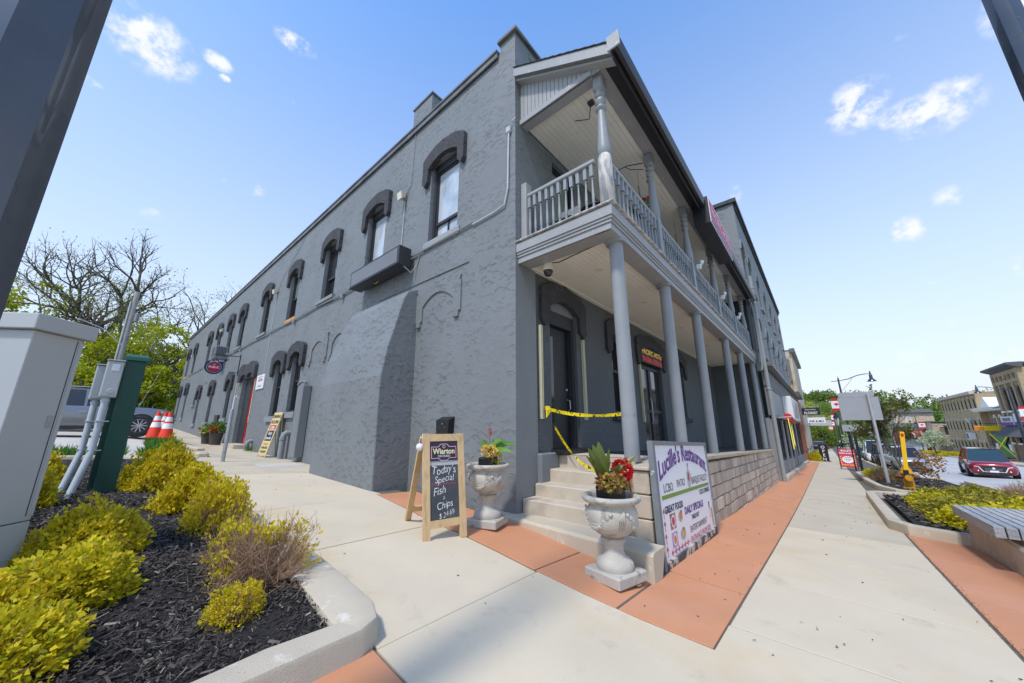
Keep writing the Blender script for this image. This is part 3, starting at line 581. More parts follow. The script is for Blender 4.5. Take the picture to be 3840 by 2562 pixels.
MB().tube([(.13, 14.32, 1.0), (.12, 14.32, 1.1), (.12, 14.32, 1.9), (.13, 14.32, 2.0)], .014).build('door_handle', 'white', d)
b = MB(); b.box(.15, .22, 15.1, 16.04, .45, 3.24); b.build('door_side_panel', 'frame', hotel)
b = MB(); b.box(-.35, .2, 14.0, 16.1, .2, .46, .01); b.build('door_step', 'step', hotel)
for u in (13.98, 16.95): MB().box(-.03, 0, u-.03, u+.03, 1.3, 3.05, .008).build('light_tube', 'tube', hotel)
# blind arches left in relief
def relief(cy, hw, zs, parent, lz=.35):
    A = [(cy+t*hw, zs+.22*(1-t*t)) for t in [i/8-1 for i in range(17)]]; B = [(cy+t*(hw+.22), zs+.5-.10*t*t) for t in [i/8-1 for i in range(17)]]
    b = MB(); b.strip(A, B, lambda a, z: S(a, z, .02), lambda a, z: S(a, z, -.030))
    for s in (-1, 1): b.box(-.0295, .01, cy+s*hw, cy+s*(hw+.22), zs-lz, zs+.30); b.box(-.05, .01, cy+s*(hw+.04), cy+s*(hw+.17), zs-lz-.12, zs-lz+.02, .01)
    return b.build('blind_arch', 'stucco', parent)
relief(7.75, .45, 3.42, hotel); relief(6.35, .40, 3.42, hotel); relief(2.0, .48, 3.50, hotel, .3)
MB().box(-.022, .01, 1.12, 4.35, 4.085, 4.115, .004).build('string_course', 'stucco', hotel)
# buttress
prof = [(-.70, -.6), (-.72, 1.5), (-.715, 2.05), (-.62, 2.62), (-.50, 3.05), (-.40, 3.45), (-.33, 3.70), (-.24, 3.86), (.02, 3.99), (.02, -.6)]
b = MB(); n = len(prof)
ys = lambda z, s: (2.62+.02*max(0, z)) if s == 0 else (5.42 - .03*max(0, z) - .35*max(0, z-3.0)**1.6)
V = [(x, ys(z, 0), z) for x, z in prof] + [(x, ys(z, 1), z) for x, z in prof]
b.add(V, [tuple(range(n-1, -1, -1)), tuple(range(n, 2*n))] + [(i, (i+1) % n, n+(i+1) % n, n+i) for i in range(n)]); bt = b.build('buttress', 'stucco', hotel)
md = bt.modifiers.new('bevel', 'BEVEL'); md.width = .025; md.segments = 2; md.limit_method = 'ANGLE'; md.angle_limit = R(40)
# conduits and cables on the side wall
b = MB(); pts = [(-.03, .13, 6.33), (-.03, .15, 5.15), (-.035, .22, 4.86), (-.03, .5, 4.82), (-.03, 1.03, 4.81)]; b.tube(pts, .017, 6); b.box(-.06, 0, .08, .18, 6.3, 6.42, .01); b.tube([(-.03, .13, 6.4), (-.05, .03, 6.5), (-.02, -.03, 6.55)], .006, 4); b.build('conduit', 'conduit', hotel)
pts = []; y = 1.03
while y < 33: pts.append((-.035 - .01*random.random(), y, 4.815 + .02*math.sin(y*1.7) + .02*random.random() + (.08 if y > 20 else 0))); y += .9
b = MB(); b.tube(pts, .022, 6); b.tube([(p[0]-.01, p[1], p[2]+.035+.02*math.sin(p[1]*3)) for p in pts if p[1] > 5.5], .010, 5); b.build('wall_cable', 'cable', hotel)
for y in (6.4, 10.2, 17.4, 22.5): MB().box(-.09, 0, y-.05, y+.05, 4.66, 4.80, .01).build('junction_box', 'sill', hotel)
MB().tube([(-.02, 3.25, 8.35), (-.015, 3.3, 6.8), (-.015, 3.55, 6.6)], .007, 5).build('wall_cable', 'cable', hotel)
MB().tube([(-.02, 10.0, 8.4), (-.015, 12.6, 7.0), (-.015, 12.8, 6.7)], .006, 5).build('wall_cable', 'cable', hotel)
for y, z, zl in ((3.5, 6.5, 4.95), (12.9, 6.5, 2.95), (22.6, 6.6, 4.95), (31.9, 6.3, 5.0)):
    t = thing('wall_lamp', (-.02, y, z), 'small cream flood lamp on a thin wall conduit near the ' + {3.5: 'nearest upper windows', 12.9: 'white wall sign', 22.6: 'air conditioner', 31.9: 'far wall end'}[y], 'lamp', 'flood lamps on the side wall')
    b = MB(); b.tube([(-.02, y, z), (-.02, y, zl)], .011, 5); b.build('conduit', 'conduit', t)
    b = MB(); b.box(-.06, 0, y-.05, y+.05, z-.02, z+.08, .01); b.build('bracket', 'sill', t)
    b = MB(); b.hexa([(-.06, y-.07, z+.02), (-.06, y+.07, z+.02), (-.06, y+.07, z+.2), (-.06, y-.07, z+.2)], [(-.17, y-.09, z-.05), (-.17, y+.09, z-.05), (-.2, y+.09, z+.12), (-.2, y-.09, z+.12)]); b.build('lamp_head', 'cream', t)
t = thing('wall_lamp', (-.02, 24.65, 3.75), 'small round cream lamp between two lower windows of the side wall', 'lamp'); MB().lathe([(.02, 0), (.06, .03), (.09, .12), (.08, .13)], (-.02, 24.65, 3.75), 10, 'x').build('lamp_head', 'cream', t); MB().box(-.06, -.005, 24.6, 24.7, 3.7, 3.8).build('bracket', 'sill', t)
# duct box, pipes
b = MB(); b.box(-.24, -.01, 7.85, 8.3, .30, 2.32, .015); b.build('duct_cover', 'smooth', hotel)
b = MB(); b.tube([(-.05, 8.15, 2.33), (-.1, 8.15, 2.43), (-.16, 8.2, 2.46), (-.2, 8.3, 2.42), (-.2, 8.36, 2.36)], .045, 8); b.build('vent_elbow', 'sill', hotel)
for y, z1, r in ((9.15, .95, .085), (12.95, .62, .075)):
    b = MB(); b.tube([(-.17, y, .1), (-.17, y, z1-.12), (-.15, y, z1-.04), (-.08, y, z1), (.0, y, z1)], r, 10); b.lathe([(r+.015, z1-.2), (r+.015, z1-.13)], (-.17, y, 0), 10); b.build('vent_pipe', 'sill', hotel, True, 40)
b = MB(); b.tube([(-.03, 8.6, .3), (-.03, 8.6, 1.9), (-.06, 8.6, 2.0)], .012, 5); b.box(-.06, 0, 8.52, 8.68, 2.0, 2.2); b.build('earth_cable', 'cable', hotel)
b = MB(); b.box(-.1, 0, 19.3, 20.0, 1.25, 1.72, .01); b.build('meter_cover', 'frame', hotel)

# porch wall: pebble-dashed recess behind the porch, smooth pier at the corner
fh = [(.97, 1.87, .74, 3.42), (3.42, 4.18, 1.42, 3.35), (5.12, 6.72, .6, 3.28), (8.2, 8.95, 1.42, 3.3), (11.45, 12.2, 1.3, 3.25),
      (1.15, 2.0, 4.25, 6.4), (4.35, 5.2, 4.4, 6.4), (7.6, 8.4, 4.15, 6.4), (10.9, 11.7, 4.4, 6.4)]
wall('wall', 'smooth', F_, .0, .52, -1.2, 3.9, [], hotel)
wall('wall', 'pebble', lambda u, z, d: (u, d+.035, z), .52, 13.62, -.3, 3.9, fh[:5], hotel, .3)
wall('wall', 'stucco', F_, 0, 13.62, 3.9, 8.4, fh[5:], hotel, .3)
b = MB(); b.box(.52, .524, 0, .04, -.3, 3.9); b.build('wall', 'smooth', hotel)
Fd = lambda u, z, d: (u, d+.035, z)
for c, hw, zs in ((1.42, .5, 3.22), (3.8, .42, 3.12), (5.92, .84, 3.1), (8.58, .42, 3.1), (11.82, .42, 3.05)): hood(Fd, c, hw, zs, .17, hotel, ow=.26, th=.07, legs=.4)
for c, a, z in ((3.8, 1.42, 3.35), (8.575, 1.42, 3.3), (11.825, 1.3, 3.25)): window(Fd, c, .38, a, z, hotel, pane='glassd', split=2.4, low='glassd'); sillbox(Fd, c, .42, a, hotel, m='hood', h=.16, pr=.1)
window(Fd, 4.775, .42, 4.4, 6.4, hotel, pane='glassg', split=5.4); window(Fd, 11.3, .4, 4.4, 6.4, hotel, pane='glassd', split=5.4)
# entrance door, half open and black
b = MB(); b.box(.975, 1.05, .1, .2, .745, 3.2); b.box(1.79, 1.865, .1, .2, .745, 3.2); b.box(1.05, 1.79, .1, .2, 2.95, 3.2); b.build('door_frame', 'frame', hotel)
b = MB(); b.box(1.052, 1.788, .20, .245, .75, 2.94, .004); d = b.build('door', 'black', hotel)
MB().box(1.16, 1.28, .19, .202, 1.2, 2.75).build('pane', 'glassd', d)
b = MB(); b.tube([(1.68, .19, 1.62), (1.68, .12, 1.6), (1.68, .11, 1.45), (1.69, .19, 1.38)], .012, 6); b.lathe([(.025, -.03), (.02, 0)], (1.68, .2, 1.8), 10, 'y'); b.build('door_handle', 'steel', d)
MB().box(.9, 2.0, -.22, .1, .70, .765, .01).build('door_sill', 'black', hotel)
MB().box(.975, 1.865, .09, .14, 3.203, 3.40).build('door_transom', 'smooth', hotel)
# glazed double door under the message board
b = MB()
for u0, u1 in ((5.13, 5.2), (5.86, 5.93), (5.94, 6.01), (6.64, 6.71)): b.box(u0, u1, .12, .18, .62, 2.78)
for u0, u1 in ((5.2, 5.86), (6.01, 6.64)): b.box(u0, u1, .12, .18, .62, .74); b.box(u0, u1, .12, .18, 2.68, 2.78); b.box(u0, u1, .12, .18, 1.5, 1.58)
d = b.build('glazed_door', 'frame', hotel)
for u0, u1 in ((5.2, 5.86), (6.01, 6.64)):
    for za, zb in ((.74, 1.5), (1.58, 2.68)): MB().add([(u0, .15, za), (u1, .15, za), (u1, .15, zb), (u0, .15, zb)], [(0, 1, 2, 3)]).build('pane', 'glass', d)
MB().tube([(5.8, .1, 1.2), (5.8, .07, 1.3), (5.8, .07, 1.8), (5.8, .1, 1.9)], .012, 6).build('door_handle', 'steel', d)
MB().box(5.125, 6.715, .06, .2, 2.783, 3.27).build('message_board_recess', 'black', hotel)
for x in (.64, 2.05, 4.95, 6.95):
    if x < 6: b = MB(); b.box(x-.028, x-.008, -.03, .03, 1.25, 2.8, .004); b.box(x+.008, x+.028, -.03, .03, 1.25, 2.8, .004); b.build('light_tube', 'tube', hotel)
# balcony doors
for a, c in ((1.15, 2.0), (7.6, 8.4)):
    z0, z1 = (4.25, 6.4) if a < 2 else (4.15, 6.4); b = MB()
    for u0, u1, za, zb in ((a+.003, a+.08, z0+.003, z1-.003), (c-.1, c-.003, z0+.003, z1-.003), (a+.08, c-.1, z1-.12, z1-.003), (a+.08, c-.1, z0+.003, z0+.2), (a+.08, c-.1, 5.0, 5.1)): b.box(u0, u1, .08, .14, za, zb)
    f = b.build('balcony_door', 'black', hotel); MB().add([(a+.08, .11, z0+.2), (c-.1, .11, z0+.2), (c-.1, .11, z1-.12), (a+.08, .11, z1-.12)], [(0, 1, 2, 3)]).build('pane', 'glassg', f)
# party wall closing the porch
MB().box(13.62, 13.72, -1.62, .3, -1, 3.74).build('end_wall', 'pebble', hotel)
MB().box(13.62, 13.72, -1.62, .3, 3.75, 7.4).build('end_wall', 'frame', hotel)

# ---------------------------------------------------------------- porch: raised floor, block wall, columns, balcony, roof
PX = lambda x: .72 - .0335*max(0, x-1.2)                     # porch floor height
b = MB(); b.add([(1.01, -1.62, .70), (1.01, .03, .70), (13.6, .03, PX(13.6)), (13.6, -1.62, PX(13.6))], [(0, 1, 2, 3)]); b.add([(1.01, -1.62, .60), (13.6, -1.62, PX(13.6)-.1), (13.6, -1.62, PX(13.6)), (1.01, -1.62, .70)], [(0, 1, 2, 3)]); b.build('porch_floor', 'hood', hotel)
wallbase = thing('block_wall', (0, -1.7, -.5), 'tan concrete block wall carrying the front of the porch beside the red pavement strip', 'wall')
b = MB(); b.add([(.04, -1.66, -1.4), (13.62, -1.66, -1.4), (13.62, -1.66, PX(13.6)-.04), (.04, -1.66, .63)], [(0, 1, 2, 3)]); b.add([(.06, -1.66, -1), (.06, -1.45, -1), (.06, -1.45, .62), (.06, -1.66, .62)], [(0, 1, 2, 3)]); b.build('mortar_core', 'mortar', wallbase)
bw, bh = .245, .205; blk = MB().box(0, bw-.02, -.09, -.005, 0, bh-.014, .012); proto = None
mats_b = ['block', mat('tan_block_b', (.40,.33,.25), .9, .1, 4, .6, 90, bdist=.006, col2=(.28,.24,.19), c2amt=.5, c2scale=6), mat('tan_block_c', (.57,.48,.37), .88, .08, 4, .6, 90, bdist=.006)]
protos = []
for mm in mats_b:
    o = blk.build('block', mm, None); o.parent = wallbase; protos.append(o)
used = [False]*3
rows = 7
for r in range(rows):
    x = .56; first = True
    k = 0
    while x < 13.55:
        w = bw if not (r % 2 and k == 0) else bw/2
        if x + w > 13.62: w = 13.62 - x
        slope = -.026*(x-.07); z = .62 - (r+1)*bh - .002 + slope
        g = gz(float(x+.2), -1.75)
        if z + bh > g - .05 and z < PX(x):
            i = random.choices((0, 1, 2), (5, 3, 2))[0]; o = protos[i]
            if used[i]: o = o.copy(); COL.objects.link(o)
            used[i] = True
            o.location = (x - 0, -1.66 - (-1.7), z + .5); o.location.y = .04 + random.uniform(-.009, .009); o.scale = ((w-.02)/(bw-.02), 1, 1); o.rotation_euler = (0, R(1.5), 0)
        x += w; k += 1
for k in range(28):
    x0 = .55 + k*.47
    if x0+.455 > 13.62: break
    q = MB(); q.hexa([(x0, -1.79, PX(x0)-.075+.0), (x0+.455, -1.79, PX(x0+.455)-.075), (x0+.455, -1.5, PX(x0+.455)-.075), (x0, -1.5, PX(x0)-.075)], [(x0, -1.80, PX(x0)-.018), (x0+.455, -1.80, PX(x0+.455)-.018), (x0+.455, -1.5, PX(x0+.455)-.01), (x0, -1.5, PX(x0)-.01)]); q.build('coping_stone', 'block', wallbase)
pier = thing('block_pier', (.3, -1.78, -.3), 'short stack of large tan blocks at the right end of the front steps', 'pier')
for k in range(4): MB().box(.05+random.uniform(-.006, .006), .54, -1.835, -1.64, -.32+k*.245, -.085+k*.245, .012).build('block', 'block', pier)
MB().box(.02, .56, -1.85, -1.62, .662, .70, .008).build('cap_slab', 'block', pier)
# painted rough plinth at the wall and steps
steps = thing('front_steps', (.3, -.9, -.3), 'worn concrete entrance steps rising along the wall to the porch', 'steps')
for x0, zt, zb in ((-.0, .151, -.3), (.42, .32, -.3), (.72, .50, -.3), (1.005, .698, -.3)):
    if x0 == 0: x0 = .13
    n = 14; V = []
    b = MB(); y0, y1 = -.015, -1.745
    for k in range(n+1):
        y = y0+(y1-y0)*k/n; j = random.uniform(-.006, .006); z = zt + random.uniform(-.004, .004)
        V += [(x0+j, y, zb), (x0+j*.5, y, z-.014), (x0+.014+j, y, z), (x0+.6 if zt > .6 else x0+.36, y, zt+.002)]
    F = [(k*4+i, (k+1)*4+i, (k+1)*4+i+1, k*4+i+1) for k in range(n) for i in range(3)]
    b.add(V, F); b.build('step', 'step', steps)
b = MB(); V = []; n = 18
for k in range(n+1):
    t = k/n; y = .55 - 2.52*t; xe = .16 if y > -1.72 else -.03; xf = -.16 - .20*max(0, (t-.2)/.8) if True else 0
    if k < 3: xf = -.15
    j = random.uniform(-.006, .006); V += [(xf-.02+j, y, -.7), (xf+j, y, -.055), (xf+.03, y, -.028+.004*random.random()), (xe, y, -.03)]
F = [(k*4+i, (k+1)*4+i, (k+1)*4+i+1, k*4+i+1) for k in range(n) for i in range(3)]
F.append((n*4, n*4+1, n*4+2, n*4+3)); b.add(V, F); b.build('base_slab', 'kerb', steps)
# columns carry the balcony
for i, x in enumerate((.46, 2.56, 4.74, 7.97, 10.48, 13.42)):
    z0 = PX(x) - .005
    z1 = 3.72; r = .096
    b = MB(); b.lathe([(r, z0), (r, z1-.05), (r+.045, z1-.045), (r+.05, z1)], (x, -1.5, 0), 24); c_ = b.build('column', 'post', hotel, True, 40)
# balcony deck, fascia, soffit
b = MB(); b.box(.07, 13.60, -1.60, -.005, 3.98, 4.06); bal = b.build('balcony', 'trim', hotel)
b = MB(); b.box(.10, .36, -1.58, -.02, 3.715, 3.74); b.build('soffit_beam', 'trim', hotel)
b = MB(); b.box(.10, 13.6, -1.60, -1.36, 3.708, 3.745); b.build('soffit_beam', 'trim', hotel)
nb = 15
for k in range(nb): w = (1.36-.06)/nb; MB().box(.12, 13.60, -.06-(k+1)*w+.004, -.06-k*w, 3.752, 3.765).build('soffit_board', 'soffit', bal)
MB().box(.12, 13.6, -.058, .03, 3.74, 3.80).build('soffit_trim', 'soffit', hotel)
MB().box(.12, 13.6, -1.36, -.06, 3.77, 3.80).build('soffit_backing', 'hood', hotel)
for z0, z1, o in ((3.71, 3.80, .0), (3.805, 3.845, .018), (3.85, 3.885, .034), (3.89, 4.035, .05)):
    b = MB(); b.box(.06-o, 13.62, -1.62-o, -1.60+.0, z0, z1); b.box(.06-o, .08, -1.60, -.005, z0, z1); b.build('fascia_board', 'trim', bal)
b = MB(); b.box(-.02, 13.6, -1.71, -1.55, 4.062, 4.085, .006); b.box(-.02, .14, -1.55, -.01, 4.062, 4.085, .006); b.build('deck_edge', 'peeled', bal)
# turned posts
UPX = [.30, 2.44, 4.80, 7.55, 10.22, 12.95]
def turned(x, y, r=.085, m='post', first=False):
    z0 = 4.086; zt = 5.07; b = MB()
    if first:
        b.lathe([(.112, z0), (.112, 4.92), (.105, 5.02), (.085, 5.08)], (x, y, 0), 8)
    else:
        b.box(x-.085, x+.085, y-.085, y+.085, z0, zt, .012)
    b2 = MB(); P = [(.07, 5.06), (.098, 5.12), (.10, 5.2), (.075, 5.5), (.055, 5.86), (.052, 5.9), (.085, 5.93), (.085, 5.95), (.05, 5.99), (.05, 6.01), (.082, 6.05), (.082, 6.1), (.05, 6.14), (.08, 6.18), (.084, 6.21), (.06, 6.25), (.075, 6.28)]
    b2.lathe(P, (x, y, 0), 16); b3 = MB(); b3.box(x-.085, x+.085, y-.085, y+.085, 6.28, 6.53, .02)
    a = b.build('post_base', 'peeled' if first else m, bal, first); c = b2.build('turned_post', m, bal, True, 50); d = b3.build('post_cap', m, bal)
    return a
for i, x in enumerate(UPX): turned(x, -1.5, first=(i == 0))
MB().box(13.38, 13.54, -1.58, -1.42, 4.086, 5.08, .01).build('post_base', 'post', bal)
# rails and balusters
bp = [(.026, 0), (.026, .14), (.018, .15), (.024, .17), (.014, .19), (.021, .22), (.024, .30), (.013, .55), (.012, .60), (.022, .62), (.012, .64), (.026, .66), (.026, .85)]
bm_ = MB(); bm_.box(-.027, .027, -.027, .027, 0, .14); bm_.lathe(bp[2:11], (0, 0, 0), 8, caps=False); bm_.box(-.027, .027, -.027, .027, .66, .86)
base_bal = bm_.build('baluster', 'post', None, False); base_bal.parent = bal; firstb = [True]
def baluster(x, y):
    o = base_bal
    if not firstb[0]: o = o.copy(); COL.objects.link(o)
    firstb[0] = False; o.location = (x, y, 4.10); o.rotation_euler = (random.uniform(-.012, .012), random.uniform(-.012, .012), random.uniform(-.1, .1))
xs = UPX + [13.46]
for a, c in zip(xs[:-1], xs[1:]):
    w0 = a + (.12 if a < 1 else .09); w1 = c-.09; n = max(3, round((w1-w0)/.155))
    if c > 13.4: n = 3
    for k in range(n): baluster(w0+(w1-w0)*(k+.5)/n, -1.52)
    b = MB(); b.box(w0, w1, -1.56, -1.48, 4.962, 5.025, .012); b.build('hand_rail', 'trim', bal)
for k in range(11): baluster(.22, -1.32+k*.118)
MB().box(.17, .27, -1.38, -.1, 4.962, 5.03, .012).build('hand_rail', 'trim', bal)
b = MB(); b.box(.14, .30, -.12, -.005, 4.086, 5.25, .008); b.build('post_base', 'trim', bal)
# balcony ceiling + beam + gable + roof
for k in range(15): w = 1.42/15; MB().box(.26, 13.6, -.02-(k+1)*w+.004, -.02-k*w, 6.555, 6.568).build('ceiling_board', 'soffit', bal)
MB().box(.26, 13.6, -1.44, -.02, 6.575, 6.60).build('ceiling_backing', 'hood', hotel)
b = MB(); b.box(.14, 13.6, -1.66, -1.45, 6.53, 6.60); b.build('porch_beam', 'trim', hotel)
b = MB(); b.box(.12, .34, -1.45, -.005, 6.50, 6.60); b.build('porch_beam', 'trim', hotel)
n = 19
roofz = lambda y: 7.42 + .57*(y)               # underside line of the rake (y negative)
for k in range(n):
    y0 = -.01 - 1.60*k/n; y1 = -.01 - 1.60*(k+1)/n + .008
    MB().hexa([(.145, y0, 6.50), (.16, y0, 6.50), (.16, y1, 6.50), (.145, y1, 6.50)], [(.145, y0, roofz(y0)+.02), (.16, y0, roofz(y0)+.02), (.16, y1, roofz(y1)+.02), (.145, y1, roofz(y1)+.02)]).build('gable_board', 'trim', hotel)
b = MB(); b.hexa([(.165, -.01, 6.5), (.17, -.01, 6.5), (.17, -1.6, 6.5), (.165, -1.6, 6.5)], [(.165, -.01, 7.4), (.17, -.01, 7.4), (.17, -1.6, roofz(-1.6)), (.165, -1.6, roofz(-1.6))]); b.build('gable_backing', 'hood', hotel)
b = MB()
for x0, x1, dz0, dz1 in ((.02, .15, .0, .045), (-.05, .02, .05, .24)):
    b.hexa([(x0, -.005, roofz(0)+dz0), (x1, -.005, roofz(0)+dz0), (x1, -.005, roofz(0)+dz1), (x0, -.005, roofz(0)+dz1)], [(x0, -1.86, roofz(-1.86)+dz0), (x1, -1.86, roofz(-1.86)+dz0), (x1, -1.86, roofz(-1.86)+dz1), (x0, -1.86, roofz(-1.86)+dz1)])
b.build('rake_board', 'trim', hotel)
b = MB(); b.add([(-.04, -.005, roofz(0)+.05), (.16, -.005, roofz(0)+.05), (.16, -1.86, roofz(-1.86)+.05), (-.04, -1.86, roofz(-1.86)+.05)], [(0, 1, 2, 3)]); b.build('rake_soffit', 'trim', hotel)
# shingle courses
for k in range(13):
    y0 = -.0-.148*k; y1 = y0-.165; zz = lambda y: roofz(y)+.25
    b = MB(); x = -.07
    while x < 13.6:
        w = random.uniform(.25, .4); x1 = min(x+w, 13.62); dd = random.uniform(0, .006)
        b.hexa([(x, y0, zz(y0)), (x1-.004, y0, zz(y0)), (x1-.004, y1, zz(y1)+.006), (x, y1, zz(y1)+.006)], [(x, y0, zz(y0)+.006), (x1-.004, y0, zz(y0)+.006), (x1-.004, y1, zz(y1)+.018+dd), (x, y1, zz(y1)+.018+dd)]); x = x1
    tag(b.build('shingle_course', 'shingle', hotel), kind='stuff')
ze = roofz(-1.86)
b = MB(); b.box(.15, 13.6, -1.86, -1.665, 6.515, 6.535); b.hexa([(-.02, -1.87, ze-.05), (13.6, -1.87, ze-.05), (13.6, -1.87, ze+.24), (-.02, -1.87, ze+.24)], [(-.02, -1.89, ze-.05), (13.6, -1.89, ze-.05), (13.6, -1.89, ze+.24), (-.02, -1.89, ze+.24)]); b.build('eave_soffit', 'gutter', hotel)
b = MB(); V = []
gp = [(-1.895, .20), (-1.895, .06), (-1.93, .04), (-1.98, .05), (-2.0, .12), (-2.015, .20), (-2.0, .205), (-1.99, .13), (-1.96, .075), (-1.91, .08), (-1.905, .2)]
for x in (-.1, 13.62): V += [(x, y, ze+z) for y, z in gp]
n = len(gp); b.add(V, [(i, (i+1) % n, n+(i+1) % n, n+i) for i in range(n)] + [tuple(range(n)), tuple(range(2*n-1, n-1, -1))]); b.build('gutter', 'gutter', hotel)
MB().box(-.125, -.101, -2.03, -1.84, ze+.01, ze+.27, .004).build('rake_end_block', 'trim', hotel)
# downpipes at the far end of the porch
b = MB(); b.tube([(13.2, -1.93, 6.5), (13.35, -1.82, 6.3), (13.55, -1.84, 6.0), (13.55, -1.84, 3.7), (13.5, -1.8, 3.4)], .045, 10); b.build('downpipe', 'post', hotel, True, 40)
b = MB(); b.tube([(13.75, -1.9, 7.6), (13.75, -1.9, .3), (13.78, -1.9, -.95)], .075, 12)
for z in (7.0, 5.6, 2.6): b.lathe([(.085, z), (.095, z+.02), (.095, z+.06), (.085, z+.08)], (13.75, -1.9, 0), 12)
b.build('downpipe', 'post', hotel, True, 40)
# recessed soffit lamps, cable, bracket
for x in (1.2, 3.31, 5.96, 8.77, 11.4): MB().lathe([(.07, 3.742), (.075, 3.748), (.075, 3.752)], (x, -.85, 0), 14).build('soffit_lamp', 'cream', hotel)
for x in (1.6, 4.2, 7.0, 10.0): MB().lathe([(.07, 6.545), (.075, 6.55), (.075, 6.556)], (x, -.9, 0), 14).build('soffit_lamp', 'cream', hotel)
MB().tube([(.35, -.3, 3.73), (.5, -.5, 3.738), (.42, -1.0, 3.738), (.38, -1.35, 3.738)], .007, 4).build('soffit_cable', 'frame', hotel)
b = MB(); b.tube([(.6, -1.2, 6.55), (.8, -1.05, 6.45), (.75, -.8, 6.54)], .008, 5); b.box(.55, .65, -1.25, -1.15, 6.5, 6.555, .01); b.build('ceiling_wire', 'frame', hotel)
MB().box(.50, .97, -.075, .03, -.3, .735, .02).build('plinth', 'smooth', hotel)
# ---------------------------------------------------------------- signs on the hotel
t = thing('hotel_sign', (6.3, -2.0, 5.9), 'red and white lettered box sign hanging on the balcony eave of the grey hotel', 'sign')
MB().box(4.88, 7.66, -2.06, -1.70, 5.95, 6.68, .01).build('sign_box', 'gutter', t)
MB().box(4.90, 7.64, -2.075, -2.06, 5.97, 6.66, .004).build('sign_face', 'signw', t)
MB().box(4.94, 7.60, -2.0795, -2.0755, 6.14, 6.61).build('red_panel', 'redp', t)
text('lettering', 'PACIFIC HOTEL', .36, (6.27, -2.08, 6.24), (1, 0, 0), (0, 0, 1), 'signw', t, .004, fit=2.4)
text('lettering', 'ROOMS  &  RESTAURANT', .11, (6.27, -2.076, 6.01), (1, 0, 0), (0, 0, 1), 'purple', t, .004) if False else MB().box(4.94, 7.60, -2.0785, -2.0755, 6.0, 6.10).build('purple_stripe', 'purple', t)
led_a = mat('led_amber', (.05,.03,0), .6, 0, emit=(1.0, .62, .08), estr=.3); led_r = mat('led_red', (.05,0,0), .6, 0, emit=(1.0, .05, .06), estr=.28)
M['led_a'] = led_a; M['led_r'] = led_r
t = thing('message_board', (5.9, 0, 3.0), 'glowing dot message board over the glazed porch door', 'sign')
MB().box(5.14, 6.70, -.02, .059, 2.80, 3.25, .006).build('board_case', 'black', t)
text('amber_lettering', 'PACIFIC HOTE', .20, (5.92, -.02, 3.05), (1, 0, 0), (0, 0, 1), 'led_a', t, .003, fit=1.5, bold=.003)
text('red_lettering', '9-534-1370 R:', .20, (5.92, -.02, 2.84), (1, 0, 0), (0, 0, 1), 'led_r', t, .003, fit=1.5, bold=.003)
M['slate_face'] = mat('slate_face', (.17,.175,.19), .5, .06, 3)
t = thing('light_box_sign', (-.2, 4, 4.7), 'blank grey light box sign in a dark frame on the side wall above the buttress', 'sign')
b = MB(); b.box(-.40, -.10, 2.92, 5.16, 4.50, 4.94, .006); b.build('sign_case', 'frame', t)
MB().box(-.406, -.400, 2.98, 5.10, 4.55, 4.89).build('sign_face', 'slate_face', t)
b = MB(); b.box(-.1, .0, 3.2, 3.26, 4.6, 4.8); b.box(-.1, .0, 4.8, 4.86, 4.6, 4.8); b.box(-.42, -.38, 2.92, 5.16, 4.49, 4.51); b.build('bracket', 'black', t)
b = MB(); b.tube([(-.2, 4.1, 4.49), (-.22, 4.15, 4.44), (-.2, 4.2, 4.46), (-.19, 4.3, 4.49)], .008, 5); b.build('loose_wire', 'yellow', t)
MB().tube([(-.25, 2.95, 4.5), (-.12, 2.85, 4.35), (-.02, 2.8, 4.55), (-.02, 2.72, 4.75)], .012, 6).build('cable', 'cable', t)
t = thing('wall_sign', (-.03, 13.2, 2.85), 'small white sign with dark red lettering beside the red side door', 'sign')
MB().box(-.04, -.01, 12.68, 13.66, 2.58, 3.14).build('sign_board', 'signw', t)
text('lettering', "old inn", .2, (-.04, 13.15, 2.88), (0, -1, 0), (0, 0, 1), 'redp', t, .003, bold=.004); text('lettering', 'ENTRANCE', .09, (-.04, 13.15, 2.66), (0, -1, 0), (0, 0, 1), 'blackp', t, .003)
poly('red_block', [(-.3, .25), (.3, .25), (.3, .27), (-.3, .27)], (-.041, 13.15, 2.79), (0, -1, 0), (0, 0, 1), 'redp', t, .002)
# projecting pub sign, faces along the wall
t = thing('projecting_sign', (-.55, 17.4, 3.8), 'round navy and crimson pub sign hanging from a bracket over the side door', 'sign')
yp = 17.2; u = (1, 0, 0); v = (0, 0, 1)
b = MB(); b.prism([(-.92+.34*math.cos(a), 3.80+.34*math.sin(a)) for a in [math.pi*2*k/28 for k in range(28)]], lambda x, z: (x, yp, z), lambda x, z: (x, yp+.06, z)); b.build('sign_board', mat('navy_sign', (.012,.015,.09), .4, .1, 6), t)
b = MB(); b.prism([(-1.15, 4.05), (-.42, 4.22), (-.5, 4.12), (-.65, 4.0), (-1.0, 3.98)], lambda x, z: (x, yp+.005, z), lambda x, z: (x, yp+.055, z)); b.build('sign_banner', 'navyp' if False else mat('navy_sign', (.012,.015,.09)), t)
for k, (r0, mm, e) in enumerate(((.27, 'pavpole', .004), (.25, 'blackp', .006), (.22, mat('crimson', (.42,.008,.06), .4, .1, 5), .008))): poly('ring', disc(-.92, 3.78, r0, r0*.95, 28), (0, yp, 0), u, v, mm, t, e)
